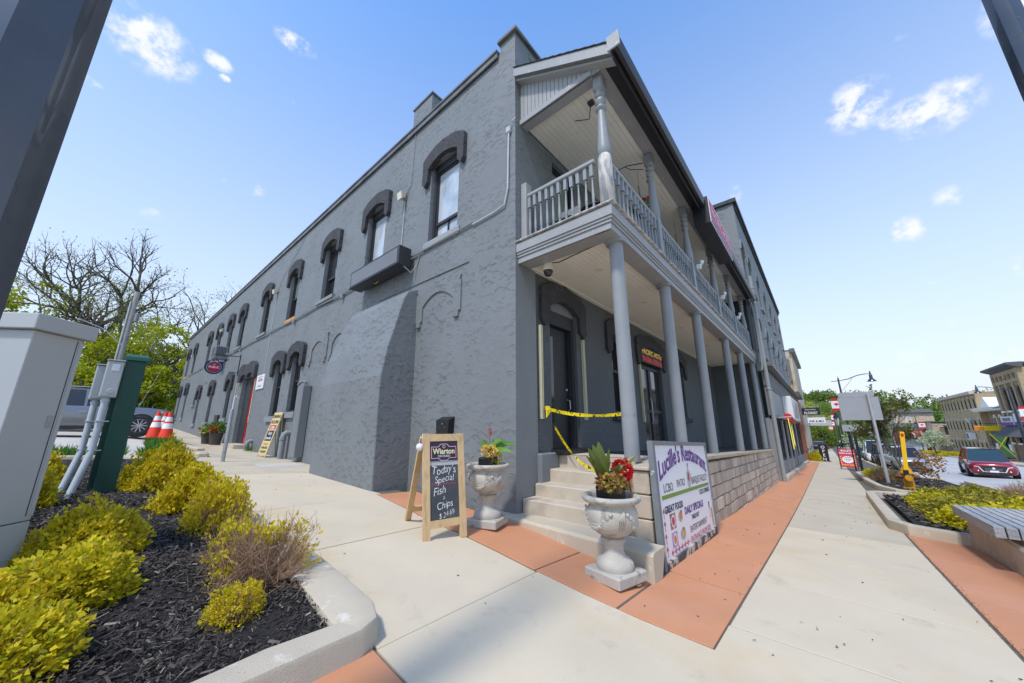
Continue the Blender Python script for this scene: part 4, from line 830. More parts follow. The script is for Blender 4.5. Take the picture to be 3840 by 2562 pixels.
text('lettering', 'On Tap Now', .10, (-.85, yp, 4.04), u, v, 'signw', t, .009, fit=.5, bold=.002, warp=lambda x, y: (x, y+.18*x)); text('lettering', 'PUBLIC', .13, (-.92, yp, 3.74), u, v, 'signw', t, .012, fit=.38, bold=.003); text('lettering', 'est', .08, (-.92, yp, 3.88), u, v, 'signw', t, .012)
b = MB(); b.box(-.03, 0, yp, yp+.08, 3.5, 4.5); b.beam((0, yp+.03, 4.4), (-1.0, yp+.03, 4.36), .03, .03); b.beam((0, yp+.03, 3.65), (-.4, yp+.03, 3.62), .02, .02); b.build('bracket', 'black', t)
# air conditioner
t = thing('air_conditioner', (-.25, 21.0, 5.0), 'boxy window air conditioner sticking out of the side wall', 'air conditioner')
b = MB(); b.box(-.55, -.01, 20.3, 21.1, 4.70, 5.35, .015); b.build('casing', 'sill', t)
for k in range(9): MB().box(-.558, -.551, 20.36, 21.04, 4.76+k*.062, 4.785+k*.062).build('grille_slat', 'black', t)
for k in range(6): MB().box(-.48+k*.07, -.45+k*.07, 20.292, 20.299, 4.78, 5.28).build('grille_slat', 'black', t)
MB().hexa([(-.5, 20.4, 4.69), (-.45, 20.4, 4.69), (-.45, 20.44, 4.69), (-.5, 20.44, 4.69)], [(-.04, 20.4, 4.4), (0, 20.4, 4.4), (0, 20.44, 4.4), (-.04, 20.44, 4.4)]).build('bracket', 'black', t)
t = thing('ash_box', (-.05, 1.5, 1.2), 'black metal ash box fixed to the grey side wall behind the chalkboard', 'ash box')
b = MB(); b.hexa([(-.13, 1.38, .98), (0, 1.38, .98), (0, 1.68, .98), (-.13, 1.68, .98)], [(-.13, 1.36, 1.24), (0, 1.36, 1.30), (0, 1.70, 1.30), (-.13, 1.70, 1.24)]); b.build('body', 'black', t)
MB().box(-.134, -.13, 1.42, 1.50, 1.1, 1.13).build('slot', 'roofdark', t); MB().box(-.134, -.13, 1.56, 1.64, 1.1, 1.13).build('slot', 'roofdark', t); MB().lathe([(.012, 0), (.012, .006)], (-.134, 1.53, 1.18), 8, 'x').build('lock', 'steel', t)
t = thing('security_camera', (.41, -.35, 3.7), 'cream dome security camera under the balcony near the wall corner', 'camera')
MB().lathe([(.07, 3.74), (.075, 3.70), (.085, 3.64), (.085, 3.60)], (.41, -.35, 0), 14).build('housing', 'cream', t, True, 40); MB().lathe([(.08, 3.60), (.072, 3.56), (.05, 3.52), (.015, 3.505)], (.41, -.35, 0), 14).build('dome', 'glassd', t, True)
for x in (5.0, 7.75, 10.4):
    t = thing('floodlight', (x, -1.72, 4.95), {5.0: 'white spotlight clamped to the balcony post left of the hotel sign', 7.75: 'white spotlight on the balcony post under the right end of the hotel sign', 10.4: 'white spotlight on the balcony post farthest down the street'}[x], 'spotlight', 'white spotlights on the balcony posts')
    b = MB(); b.lathe([(.03, 0), (.035, .1), (.06, .16)], (0, 0, 0), 8); 
    rot = Matrix.Rotation(R(40), 4, 'Y'); bb = MB(); bb.v = [tuple(rot @ Vector(p) + Vector((x+.02, -1.70, 4.98))) for p in b.v]; bb.f = b.f; bb.build('lamp_head', 'white', t); MB().box(x-.04, x+.06, -1.7, -1.6, 4.88, 5.0, .01).build('bracket', 'white', t)
# hanging baskets and iron brackets
lf = lambda name, cols, tr=.35, r=.5: M.setdefault(name, mat(name, cols[0], r, .12, 5, island=cols, trans=tr, spec=.3))
lf('leaf_fresh', [(.06,.17,.02), (.10,.26,.03), (.16,.34,.05), (.05,.13,.02)]); lf('petal_red', [(.62,.01,.015), (.75,.03,.03), (.50,.005,.02), (.80,.06,.05)]); lf('petal_yellow', [(.80,.55,.05), (.85,.62,.25), (.70,.42,.04)])
lf('leaf_gold', [(.42,.36,.008), (.60,.50,.015), (.70,.56,.03), (.30,.34,.01), (.52,.44,.01), (.20,.28,.012)], .4); lf('leaf_canna', [(.07,.12,.02), (.10,.10,.03), (.13,.17,.03), (.06,.09,.02)], .25, .35); lf('leaf_varieg', [(.55,.42,.08), (.16,.12,.04), (.35,.12,.06), (.60,.50,.2)], .3)
def leaves(n, pts, nrm, size, aspect=.45, jit=.6, droop=0, rng=RNG, up=0.0, fold=.18):
    """n pointed leaves (6 verts, 2 quads folded on the midrib)"""
    pts = np.asarray(pts); d = np.asarray(nrm, float) + rng.normal(0, jit, (n, 3)); d[:, 2] += up; d /= np.linalg.norm(d, axis=1)[:, None]
    a = np.cross(d, rng.normal(0, 1, (n, 3))); a /= np.linalg.norm(a, axis=1)[:, None]; c = np.cross(d, a)
    s = np.asarray(size) * rng.uniform(.6, 1.3, n); s = s[:, None]
    base = pts; tip = pts + d*s; w = s*aspect*.5; m1 = pts + d*s*.42
    L1 = m1 + a*w + c*w*fold*2; R1 = m1 - a*w + c*w*fold*2
    V = np.stack([base, L1, tip, R1], 1).reshape(-1, 3); i = np.arange(n)*4
    F = np.concatenate([np.stack([i, i+1, i+2], 1), np.stack([i, i+2, i+3], 1)]) if fold else None
    return V, F
def sph(n, rng=RNG):
    p = rng.normal(0, 1, (n, 3)); return p / np.linalg.norm(p, axis=1)[:, None]
for x in (2.75, 5.3):
    t = thing('hanging_basket', (x, -1.15, 5.55), {2.75: 'hanging basket of red flowers under the balcony roof by the second turned post', 5.3: 'dark hanging basket in shade behind the third turned balcony post'}[x], 'hanging basket', 'baskets hanging on the balcony')
    MB().lathe([(.06, 5.42), (.15, 5.5), (.17, 5.58)], (x, -1.15, 0), 12).build('basket', 'potblack', t)
    b = MB()
    for k in range(3): a = 2.1*k; b.tube([(x+.16*math.cos(a), -1.15+.16*math.sin(a), 5.58), (x, -1.15, 6.0)], .004, 4)
    b.tube([(x, -1.15, 6.0), (x, -1.15, 6.1), (x-.03, -1.15, 6.14), (x-.06, -1.15, 6.1)], .008, 5); b.tube([(x, -1.15, 6.1), (x, -1.15, 6.56)], .003, 4); b.build('hanger', 'black', t)
    if x < 3:
        p = sph(500); P = p*np.array([.24, .24, .2])*RNG.uniform(.5, 1, (500, 1)) + [x, -1.15, 5.62]; V, F = leaves(500, P, p, .05); fast('foliage', V, F, 'leaf_fresh', t)
        p = sph(26); P = p*np.array([.25, .25, .22]) + [x, -1.15, 5.64]; P = np.repeat(P, 14, 0) + RNG.normal(0, .012, (26*14, 3)); V, F = leaves(364, P, RNG.normal(0, 1, (364, 3)), .035, .9); fast('flowers', V, F, 'petal_red', t)
b = MB(); x = 2.3; b.tube([(x, -1.42, 6.3), (x-.1, -1.15, 6.32), (x-.2, -.9, 6.25), (x-.22, -.85, 6.2)], .01, 5); b.tube([(x, -1.42, 6.15), (x-.1, -1.2, 6.2), (x-.14, -1.1, 6.3)], .007, 4); b.build('iron_bracket', 'black', hotel)
# folding chair and table behind the balustrade
t = thing('balcony_chair', (.7, -.5, 4.1), 'dark folding chair standing on the balcony behind the end railing', 'chair')
b = MB(); b.box(.5, .9, -.75, -.35, 4.48, 4.51); b.build('seat', 'black', t)
b = MB(); b.box(.86, .9, -.75, -.35, 4.52, 4.9, .01); b.build('backrest', 'sill', t)
for sx in (.5, .88):
    for sy in (-.74, -.37): MB().tube([(sx, sy, 4.062), (sx, sy, 4.5)], .011, 6).build('leg', 'black', t)
t = thing('balcony_table', (.75, -1.0, 4.1), 'small dark round table behind the balcony end railing', 'table')
MB().lathe([(.28, 4.6), (.28, 4.62)], (.85, -1.05, 0), 20).build('table_top', 'black', t); MB().lathe([(.18, 4.065), (.02, 4.09), (.02, 4.6)], (.85, -1.05, 0), 12).build('pedestal', 'black', t)

# ---------------------------------------------------------------- caution tape
def ribbon(name, pts, w, m, tw=0.0, thing_label=''):
    t = thing(name, pts[0], thing_label, 'tape'); b = MB(); V = []; F = []; n = len(pts)
    for i, p in enumerate(pts):
        a = tw*i + .3*math.sin(i*.7); V += [(p[0]-.5*w*math.sin(a)*.5, p[1]-.5*w*math.sin(a), p[2]+.5*w*math.cos(a)), (p[0]+.5*w*math.sin(a)*.5, p[1]+.5*w*math.sin(a), p[2]-.5*w*math.cos(a))]
    F = [(2*i, 2*i+1, 2*i+3, 2*i+2) for i in range(n-1)]; b.add(V, F); b.build('tape_strip', m, t, True)
    return t
tapem = mat('caution_tape', (.85,.66,.01), .35, .05, 6, col2=(.02,.02,.02), c2amt=1, c2scale=26, c2lo=.56, c2hi=.58); M['tapem'] = tapem
pts = [(.64 - .15*k/16, -.06 - 1.33*k/16, 1.42 - .13*k/16 - .24*(k/16)*(1-k/16)) for k in range(17)]
t = ribbon('caution_tape', pts, .05, 'tapem', .05, 'yellow caution tape stretched from the door-side tube to the first porch column')
b = MB(); z = 1.27
for k in range(13):
    a = 2*math.pi*k/12; b.v.append((.46+.094*math.cos(a), -1.5+.094*math.sin(a), z-.035)); b.v.append((.46+.094*math.cos(a), -1.5+.094*math.sin(a), z+.035))
b.f = [(2*i, 2*i+2, 2*i+3, 2*i+1) for i in range(12)]; b.build('tape_wrap', 'yellow', t)
def wrapt(x, y): a = R(202) + x/.097; return x, y
q = text('lettering', 'CAUTION', .062, (0, 0, 0), (1, 0, 0), (0, 0, 1), 'blackp', t, .0, bold=.003)
for v_ in q.data.vertices:
    g = org(q); w_ = v_.co + Vector(ORG[t.name]); a = R(222) + w_.x/.0955; v_.co = Vector((.46+.0955*math.cos(a), -1.5+.0955*math.sin(a), z-.022+w_.z)) - Vector(ORG[t.name])
b = MB()
for s in range(5): b.add([(.62+.02*s, -.09, 1.45), (.64+.02*s, -.10, 1.45), (.66+.025*s-.03, -.11, 1.28+.02*s), (.64+.02*s-.03, -.1, 1.26+.02*s)], [(0, 1, 2, 3)])
b.build('knot', 'yellow', t)
pts = [(.95 - .25*t_ , -.03 - .95*t_, 1.12 - .60*t_ - .28*math.sin(math.pi*t_)*.6) for t_ in [k/22 for k in range(23)]]
ribbon('caution_tape', pts, .05, 'tapem', .22, 'twisted yellow caution tape hanging slack across the front steps')

# ---------------------------------------------------------------- chalkboard A-frame
t = thing('a_frame_sign', (-1.3, .1, 0), 'wooden A-frame chalkboard announcing fish and chips at the foot of the steps', 'sign')
import itertools
A0 = Vector((-1.575, -.075, gz(-1.575, -.075))); A1 = Vector((-1.085, -.19, gz(-1.085, -.19)))
ux = (A1-A0).normalized(); ux.z = 0; ux.normalize(); back = Vector((-ux.y, ux.x, 0))     # away from the viewer
zb = min(A0.z, A1.z); Hh = 1.09; lean = back*.17 + Vector((0, 0, Hh)); O = Vector((A0.x, A0.y, zb)); W = (A1-A0).length; vv = lean.normalized(); nn = ux.cross(vv).normalized()
Pt = lambda x, y, d=0: O + ux*x + vv*y + nn*d
def plank(name, x0, x1, y0, y1, d0, d1, m='wood'): b = MB(); b.hexa([Pt(x0, y0, d0), Pt(x1, y0, d0), Pt(x1, y1, d0), Pt(x0, y1, d0)], [Pt(x0, y0, d1), Pt(x1, y0, d1), Pt(x1, y1, d1), Pt(x0, y1, d1)]); return b.build(name, m, t)
L_ = lean.length
plank('leg', 0, .078, 0, L_, 0, .03); plank('leg', W-.078, W, 0, L_, 0, .03); plank('rail', .079, W-.079, L_-.085, L_-.005, .002, .026); plank('rail', .079, W-.079, .13, .205, .002, .026)
plank('chalkboard', .079, W-.079, .206, L_-.35, .004, .016, 'chalk'); plank('header_panel', .079, W-.079, L_-.30, L_-.088, .006, .020, 'navyp' if False else 'blackp'); plank('strip', .079, W-.079, L_-.348, L_-.302, .003, .012, 'cabinet')
ho = Pt(W/2, L_-.20, .020)
poly('pink_outline', [(-.155,-.075),(-.07,-.075),(-.04,-.1),(.04,-.1),(.07,-.075),(.155,-.075),(.155,.055),(.07,.055),(.04,.085),(-.04,.085),(-.07,.055),(-.155,.055)], ho, ux, vv, 'pink', t, .001)
poly('inner_panel', [(-.148,-.068),(-.066,-.068),(-.037,-.093),(.037,-.093),(.066,-.068),(.148,-.068),(.148,.048),(.066,.048),(.037,.078),(-.037,.078),(-.066,.048),(-.148,.048)], ho, ux, vv, 'blackp', t, .002)
text('lettering', 'Wiarton', .085, Pt(W/2, L_-.225, .020), ux, vv, 'goldp', t, .003, bold=.002, fit=.27); text('lettering', 'ONTARIO', .034, Pt(W/2, L_-.262, .020), ux, vv, 'signw', t, .003); poly('emblem', disc(0, .052, .017, n=14), ho, ux, vv, 'goldp', t, .003); poly('emblem', disc(0, .052, .012, n=14), ho, ux, vv, 'blackp', t, .0035)
cb = L_-.35
def hand(s, x, y, size, m='chalkink', bold=-.0012, sh=.0):
    return text('chalk_lettering', s, size, Pt(x, y, .016), ux, vv, m, t, .001, sx=.80, bold=bold, warp=lambda a, c: (a + .12*c + .002*math.sin(c*90), c + .012*math.sin(a*24) + sh*a))
hand("Today's", W/2-.005, cb-.085, .12); hand('Special', W/2, cb-.175, .105); hand('Fish', W/2-.06, cb-.30, .12); hand('&', W/2-.01, cb-.355, .055); hand('Chips', W/2, cb-.44, .105); hand('$ 24.69', W/2+.02, cb-.525, .075, sh=.04)
b = MB(); b.tube([Pt(.10+.003*k*2.8, cb-.198+.008*math.sin(k*.9), .018) for k in range(36)], .0028, 4); b.build('chalk_squiggle', 'chalkred', t)
B0 = Vector((-1.27, .66, gz(-1.27, .66)))
b = MB(); q0 = Vector((B0.x, B0.y, B0.z)); top = Pt(.02, L_-.03, -.02)
b.beam(q0, top, .07, .03, up=back); b.build('rear_leg', 'wood', t); b = MB(); b.beam(q0+ux*(W-.06), top+ux*(W-.06), .07, .03, up=back); b.build('rear_leg', 'wood', t)
b = MB(); b.beam(q0.lerp(top, .14), q0.lerp(top, .14)+ux*(W-.06), .02, .07, up=top-q0); b.build('rear_rail', 'wood', t)
b = MB(); m0 = Pt(-.01, L_-.14, 0); b.lathe([(.0, -.045), (.03, -.03), (.04, 0), (.03, .03), (.0, .04)], m0 - ux*.02, 10); b.tube([m0+Vector((0, 0, .04)), m0+Vector((.01, 0, .14))], .003, 4); b.build('plastic_bag', 'signw', t, True)

# ---------------------------------------------------------------- urns with planting
def urn(loc, rz, label):
    t = thing('stone_urn', loc, label, 'urn', 'cast stone urns flanking the front steps', rz); local(t)
    MB().box(-.20, .20, -.20, .20, .0, .095, .012).build('plinth', 'stone', t)
    P = [(.165, .095), (.172, .12), (.165, .155), (.14, .18), (.105, .20), (.085, .25), (.088, .30), (.11, .325), (.118, .345), (.10, .36)]
    MB().lathe(P, (0, 0, 0), 28).build('foot', 'stone', t, True, 60)
    P = [(.09, .36), (.15, .39), (.205, .44), (.235, .51), (.238, .57), (.225, .61), (.205, .635), (.21, .65), (.255, .665), (.275, .685), (.278, .71), (.262, .722), (.235, .722), (.215, .70), (.20, .63), (.19, .58)]
    MB().lathe(P, (0, 0, 0), 36, caps=False).build('bowl', 'stone', t, True, 60)
    # garland: swags of round fruit with knotted drapery between
    b = MB()
    for q in range(3):
        a0 = q*2*math.pi/3
        for k in range(11):
            u = k/10; a = a0 + .25 + u*1.45; z = .585 - .10*math.sin(math.pi*u); rr = .237 - .03*math.sin(math.pi*u); s = .020+.008*math.sin(math.pi*u)
            for dz in (0, -.03) if .2 < u < .8 else (0,):
                c = (rr*math.cos(a+dz*2), rr*math.sin(a+dz*2), z+dz); b.lathe([(.001, -s), (s*.7, -s*.7), (s, 0), (s*.7, s*.7), (.001, s)], c, 7, caps=False)
        for k in range(4):
            a = a0 - .02 + k*.07; b.tube([(.243*math.cos(a0+.1), .243*math.sin(a0+.1), .61), (.245*math.cos(a-.1), .245*math.sin(a-.1), .54), (.205*math.cos(a-.05), .205*math.sin(a-.05), .45)], .011, 6, .005)
    b.build('garland', 'stone', t, True)
    MB().box(-.115, .115, -.09, .09, .60, .80, .012).build('plastic_planter', 'potblack', t)
    MB().box(-.105, .105, -.08, .08, .795, .802).build('potting_soil', 'soil', t)
    return t
def bloom(name, c, r, n, m, t, size=.03, sq=.8):
    p = sph(n); P = p*np.array([r, r, r*sq])*RNG.uniform(.75, 1, (n, 1)) + np.array(c); V, F = leaves(n, P, p, size, .95, .35); return fast(name, V, F, m, t)
def blade(t, base, dirv, ln, w, m, curl=.4, n=8, name='leaf'):
    """one broad folded leaf blade"""
    b = MB(); d = Vector(dirv).normalized(); side = d.cross(Vector((0, 0, 1))).normalized() if abs(d.z) < .98 else Vector((1, 0, 0)); side = Matrix.Rotation(random.uniform(-1.3, 1.3), 3, d) @ side; upn = side.cross(d); ln *= 1.15; w *= 1.1; V = []
    for i in range(n+1):
        u = i/n; c = Vector(base) + d*ln*u - Vector((0, 0, 1))*curl*ln*u*u*.5; ww = w*math.sin(math.pi*min(1, .06+u*.94))**.8 * (1 - .25*u)
        V += [c - side*ww + upn*ww*.25, c, c + side*ww + upn*ww*.25]
    b.add(V, [(3*i, 3*i+1, 3*i+4, 3*i+3) for i in range(n)] + [(3*i+1, 3*i+2, 3*i+5, 3*i+4) for i in range(n)]); return b.build(name, m, t, True)
z2 = gz(-.57, -1.73)
u2 = urn((-.60, -1.70, z2+.012), R(-14), 'weathered stone urn with clustered red begonias at the right end of the steps'); MB().box(.05, .10, -.2, -.15, -.012, 0).build('shim', 'bare', u2)
for a, ln, w, tilt in ((160, .30, .05, 1.6), (125, .34, .055, 2.6), (95, .36, .06, 3.2), (60, .40, .065, 2.6), (30, .36, .055, 1.6), (190, .24, .05, 1.6), (250, .22, .045, 2.4), (300, .2, .04, 1.6), (-5, .34, .05, .9), (-30, .36, .05, 1.0), (150, .32, .05, 2.6)):
    blade(u2, (-.05+.03*math.cos(R(a)), .02*math.sin(R(a)), .84), (math.cos(R(a)), math.sin(R(a)), tilt), ln, w, 'leaf_canna' , .25)
bloom('flower_cluster', (.12, -.06, .94), .085, 420, 'petal_red', u2, .036, 1.1); bloom('flower_cluster', (-.09, -.08, .86), .075, 120, 'petal_yellow', u2, .028)
bloom('trailing_foliage', (-.05, -.06, .84), .13, 260, 'leaf_varieg', u2, .05, .5); bloom('trailing_foliage', (.15, -.05, .82), .07, 70, 'petal_yellow', u2, .03); MB().tube([(.16, -.1, .84), (.165, -.115, .72), (.16, -.12, .6)], .009, 6).build('stem', 'leaf_varieg', u2)
z1 = gz(-.62, .0)
u1 = urn((-.58, -.02, z1), R(20), 'stone urn with yellow and red flowers between the chalkboard and the wall corner')
for a, ln, w, tilt in ((-60, .42, .045, .9), (-75, .34, .045, 1.5), (-30, .36, .045, 1.9), (150, .24, .045, 1.2), (80, .30, .045, 2.4), (-50, .5, .04, .6), (200, .26, .04, 1.1), (-90, .34, .04, .5), (120, .28, .045, 1.9)):
    blade(u1, (.05, .0, .85), (math.cos(R(a)), math.sin(R(a)), tilt), ln, w, 'leaf_fresh', .9)
bloom('flower_cluster', (-.07, -.05, .88), .085, 160, 'petal_yellow', u1, .036); bloom('flower_cluster', (.06, -.06, .86), .06, 90, 'petal_red', u1, .032); bloom('trailing_foliage', (-.01, -.1, .78), .085, 260, 'leaf_gold', u1, .025, 1.3)
MB().tube([(.07, .02, .8), (.08, .02, 1.05), (.075, .02, 1.13)], .005, 5).build('stem', 'leaf_fresh', u1); bloom('flower_cluster', (.075, .02, 1.11), .02, 40, 'petal_red', u1, .02, 2)

# ---------------------------------------------------------------- restaurant board leaning on the block wall
t = thing('restaurant_sign', (.8, -1.9, -.3), 'large white restaurant board with purple arched title leaning on the block wall', 'sign')
ux = Vector((1, .010, -.040)).normalized(); O = Vector((.02, -1.908, -.305)); vv = Vector((.06, .030, 1)); vv = (vv - ux*vv.dot(ux)).normalized(); nn = ux.cross(vv).normalized(); Hs = 1.22; Ws = 2.05; KX = 2.427/2.05; KY = 1.285/1.22
Pt = lambda x, y, d=0: O + ux*x*KX + vv*y*KY + nn*d
poly_ = poly
def poly(n_, pts, o, u, v, m, p, e=.002): return poly_(n_, [(a*KX, c*KY) for a, c in pts], o, u, v, m, p, e)
def plank(name, x0, x1, y0, y1, d0, d1, m): b = MB(); b.hexa([Pt(x0, y0, d0), Pt(x1, y0, d0), Pt(x1, y1, d0), Pt(x0, y1, d0)], [Pt(x0, y0, d1), Pt(x1, y0, d1), Pt(x1, y1, d1), Pt(x0, y1, d1)]); return b.build(name, m, t)
fr = mat('worn_grey_frame', (.17,.19,.20), .6, .1, 6, .3, 40, col2=(.62,.56,.48), c2amt=.9, c2scale=8, c2lo=.62, c2hi=.66); M['fr'] = fr
frw = mat('worn_wood_base', (.07,.065,.07), .8, .2, 8, .5, 40, col2=(.55,.47,.38), c2amt=.9, c2scale=6, c2lo=.5, c2hi=.56); M['frw'] = frw
plank('side_frame', 0, .06, 0, Hs, -.03, .03, 'fr'); plank('side_frame', Ws-.04, Ws, 0, Hs, -.03, .03, 'fr'); plank('top_frame', .06, Ws-.04, Hs-.045, Hs, -.03, .028, 'fr'); plank('bottom_frame', .06, Ws-.04, 0, .07, -.03, .034, 'frw')
plank('sign_panel', .061, Ws-.041, .071, Hs-.046, -.02, .012, 'signw')
cw = Ws/2
text('title', "Lucille's Restaurant", .25, Pt(cw, .915, .012), ux, vv, 'purple', t, .004, fit=2.12, bold=.006, warp=lambda x, y: (x, y*1.15 + .08 - .19*(x/1.06)**2))
def tx(s, x, y, size, m, fit=1.0, bold=0): return text('lettering', s, size, Pt(x, y, .012), ux, vv, m, t, .003, fit=fit, bold=bold)
tx('LCBO', .36, .69, .13, 'darkp', .33); tx('PATIO', .78, .71, .12, 'darkp', .34); tx('BANQUET FACILITY', 1.55, .70, .13, 'darkp', .86)
plank('green_bar', .15, Ws-.10, .625, .665, .012, .0145, 'greenp')
tx('GREAT FOOD', .47, .49, .10, 'navyp', .68, .004); tx('DAILY SPECIALS', 1.17, .40, .115, 'purple', .90, .004); tx('COLD DRINKS', 1.70, .55, .085, 'navyp', .58, .002); tx('TAKE OUT', 1.17, .315, .07, 'navyp', .36, .003); tx('ENTERTAINMENT', 1.27, .19, .10, 'blackp', .84); tx('ENTRANCE FROM SIDE', 1.33, .085, .095, 'redp', 1.02)
def arrow(x, y, dx, dy, s=.05):
    u = (dx, dy); w = (-dy, dx); pts = [(x+u[0]*a*s+w[0]*c*s, y+u[1]*a*s+w[1]*c*s) for a, c in ((-1,-.08),(.4,-.08),(.1,-.5),(.25,-.55),(1,0),(.25,.55),(.1,.5),(.4,.08),(-1,.08))]; poly('arrow', pts, Pt(0, 0, .012), ux, vv, 'redp', t, .003)
for k in range(6): arrow(.30+k*.10, .115, -1, 0, .055)
for k in range(4): arrow(.15, .15+k*.115, 0, 1, .05)
plank('food_picture', .30, .47, .32, .47, .012, .014, 'orangep' if False else mat('food_brown', (.25,.08,.04), .5, .4, 30, col2=(.75,.7,.6), c2amt=.8, c2scale=14)); poly('plate', disc(.385, .395, .06), Pt(0, 0, .012), ux, vv, 'signw', t, .004); poly('food', disc(.385, .395, .045, n=9), Pt(0, 0, .012), ux, vv, 'redp', t, .005)
plank('food_picture', .30, .47, .15, .29, .012, .014, mat('lilac', (.40,.30,.52), .5, .1, 10)); poly('plate', disc(.385, .22, .058), Pt(0, 0, .012), ux, vv, 'signw', t, .004); poly('food', disc(.385, .22, .042, n=9), Pt(0, 0, .012), ux, vv, 'orangep', t, .005)
poly('plate', disc(.63, .40, .07, .05), Pt(0, 0, .012), ux, vv, 'cabinet', t, .002); poly('food', disc(.64, .415, .05, .045, 9), Pt(0, 0, .012), ux, vv, 'orangep', t, .004); poly('garnish', disc(.66, .45, .03, .02, 7), Pt(0, 0, .012), ux, vv, 'greenp', t, .005)
poly('plate', disc(.66, .22, .09, .055), Pt(0, 0, .012), ux, vv, 'cabinet', t, .002); poly('food', disc(.66, .235, .07, .045, 9), Pt(0, 0, .012), ux, vv, 'tanp', t, .004); poly('garnish', disc(.68, .27, .04, .02, 7), Pt(0, 0, .012), ux, vv, 'greenp', t, .005)
poly('wine_glass', [(1.80,.42),(1.85,.42),(1.84,.35),(1.828,.33),(1.828,.24),(1.85,.23),(1.80,.23),(1.822,.24),(1.822,.33),(1.81,.35)], Pt(0, 0, .012), ux, vv, 'blackp', t, .003)
poly('beer_glass', [(1.89,.33),(1.95,.33),(1.945,.07+.04),(1.90,.11)], Pt(0, 0, .012), ux, vv, 'orangep', t, .003)
poly('chef_figure', [(1.03,.70),(1.07,.66),(1.10,.63),(1.15,.72),(1.20,.80),(1.16,.86),(1.12,.88),(1.13,.93),(1.10,.95),(1.07,.93),(1.08,.88),(1.03,.84)], Pt(0, 0, .012), ux, vv, 'cabinet', t, .002); poly('red_apron', [(1.05,.76),(1.11,.74),(1.12,.84),(1.07,.85)], Pt(0, 0, .012), ux, vv, 'redp', t, .004); poly('hair', disc(1.10, .945, .02, .012, 8), Pt(0, 0, .012), ux, vv, 'blackp', t, .004)

poly = poly_
# ---------------------------------------------------------------- side street: pots, second board, pole, cones
t = thing('a_frame_sign', (-.2, 9.9, .22), 'narrow yellow dining room board leaning by the dark windows of the side wall', 'sign')
O = Vector((-.48, 10.2, gz(-.48, 10.2))); ux = Vector((.12, -1, 0)).normalized(); vv = Vector((.30, 0, 1.30)).normalized(); nn = ux.cross(vv); Pt = lambda x, y, d=0: O + ux*x + vv*y + nn*d
def plank(name, x0, x1, y0, y1, d0, d1, m): b = MB(); b.hexa([Pt(x0, y0, d0), Pt(x1, y0, d0), Pt(x1, y1, d0), Pt(x0, y1, d0)], [Pt(x0, y0, d1), Pt(x1, y0, d1), Pt(x1, y1, d1), Pt(x0, y1, d1)]); return b.build(name, m, t)
yl = mat('pale_yellow_board', (.62,.50,.22), .6, .1, 6); M['yl'] = yl
plank('board', 0, .56, .06, 1.38, 0, .02, 'yl'); plank('leg', .0, .05, 0, .06, 0, .02, 'wood'); plank('leg', .51, .56, 0, .06, 0, .02, 'wood'); plank('black_panel', .06, .50, .48, .80, .02, .024, 'blackp'); plank('red_strip', .06, .50, .84, .97, .02, .023, 'redp')
for s_, y, z, m_ in (('DINING', 1.20, .15, 'blackp'), ('ROOM', 1.02, .15, 'blackp'), ('OPEN', .855, .11, 'signw'), ('Daily', .67, .13, 'signw'), ('Specials', .53, .12, 'signw'), ('FEATURING', .36, .06, 'orangep'), ('ROASTED', .24, .09, 'blackp'), ('CHICKEN', .12, .09, 'blackp')): text('lettering', s_, z, Pt(.28, y, .022), ux, vv, m_, t, .004, bold=.002)
b = MB(); b.beam(Pt(.05, 1.3, -.02), (-.02, 10.15, .25), .03, .02); b.beam(Pt(.5, 1.3, -.02), (-.02, 9.7, .25), .03, .02); b.build('rear_leg', 'wood', t)
for x, y, s in ((-.42, 16.9, .85), (-.62, 17.6, .7)):
    z = gz(x, y); t = thing('flower_pot', (x, y, z), {.85: 'large dark plastic flower pot with red flowers beside the red side door', .7: 'smaller dark pot with yellow flowers beside the red side door'}[s], 'flower pot')
    b = MB(); b.lathe([(.22*s, z), (.26*s, z+.3*s), (.30*s, z+.55*s), (.32*s, z+.56*s), (.32*s, z+.6*s), (.27*s, z+.6*s), (.26*s, z+.5*s)], (x, y, 0), 16); b.build('pot', 'sill' if False else mat('pot_brown', (.07,.06,.055), .6, .1, 5), t, True, 40)
    p = sph(260); P = p*np.array([.36, .36, .3])*s*RNG.uniform(.5, 1, (260, 1)) + [x, y, z+.85*s]; V, F = leaves(260, P, p, .14, .5); fast('foliage', V, F, 'leaf_fresh', t)
    p = sph(90); P = p*np.array([.2, .2, .16])*s + [x-.1, y-.1, z+.8*s]; V, F = leaves(90, P, p, .07, .9); fast('flowers', V, F, 'petal_red' if s > .8 else 'petal_yellow', t)
t = thing('sign_post', (-1.68, 8.4, .27), 'bare galvanised post standing in the old pavement beside the side wall', 'post'); z = gz(-1.68, 8.4)
MB().tube([(-1.68, 8.4, z-.2), (-1.68, 8.4, z+1.32)], .045, 10).build('pipe', 'steel', t, True, 40)
b = MB(); b.tube([(-1.68, 8.4, z+1.3), (-1.68, 8.4, z+1.62), (-1.64, 8.42, z+1.68), (-1.58, 8.44, z+1.6)], .012, 6); b.build('hook', 'white', t)
b = MB(); b.box(-2.05, -1.78, 9.5, 10.1, .0, .47, .05); b.box(-2.0, -1.8, 10.12, 13.5, .1, .56, .03); tag(b.build('broken_kerb', 'concold', None), 'crumbling concrete kerb block beside the traffic cones', 'kerb')
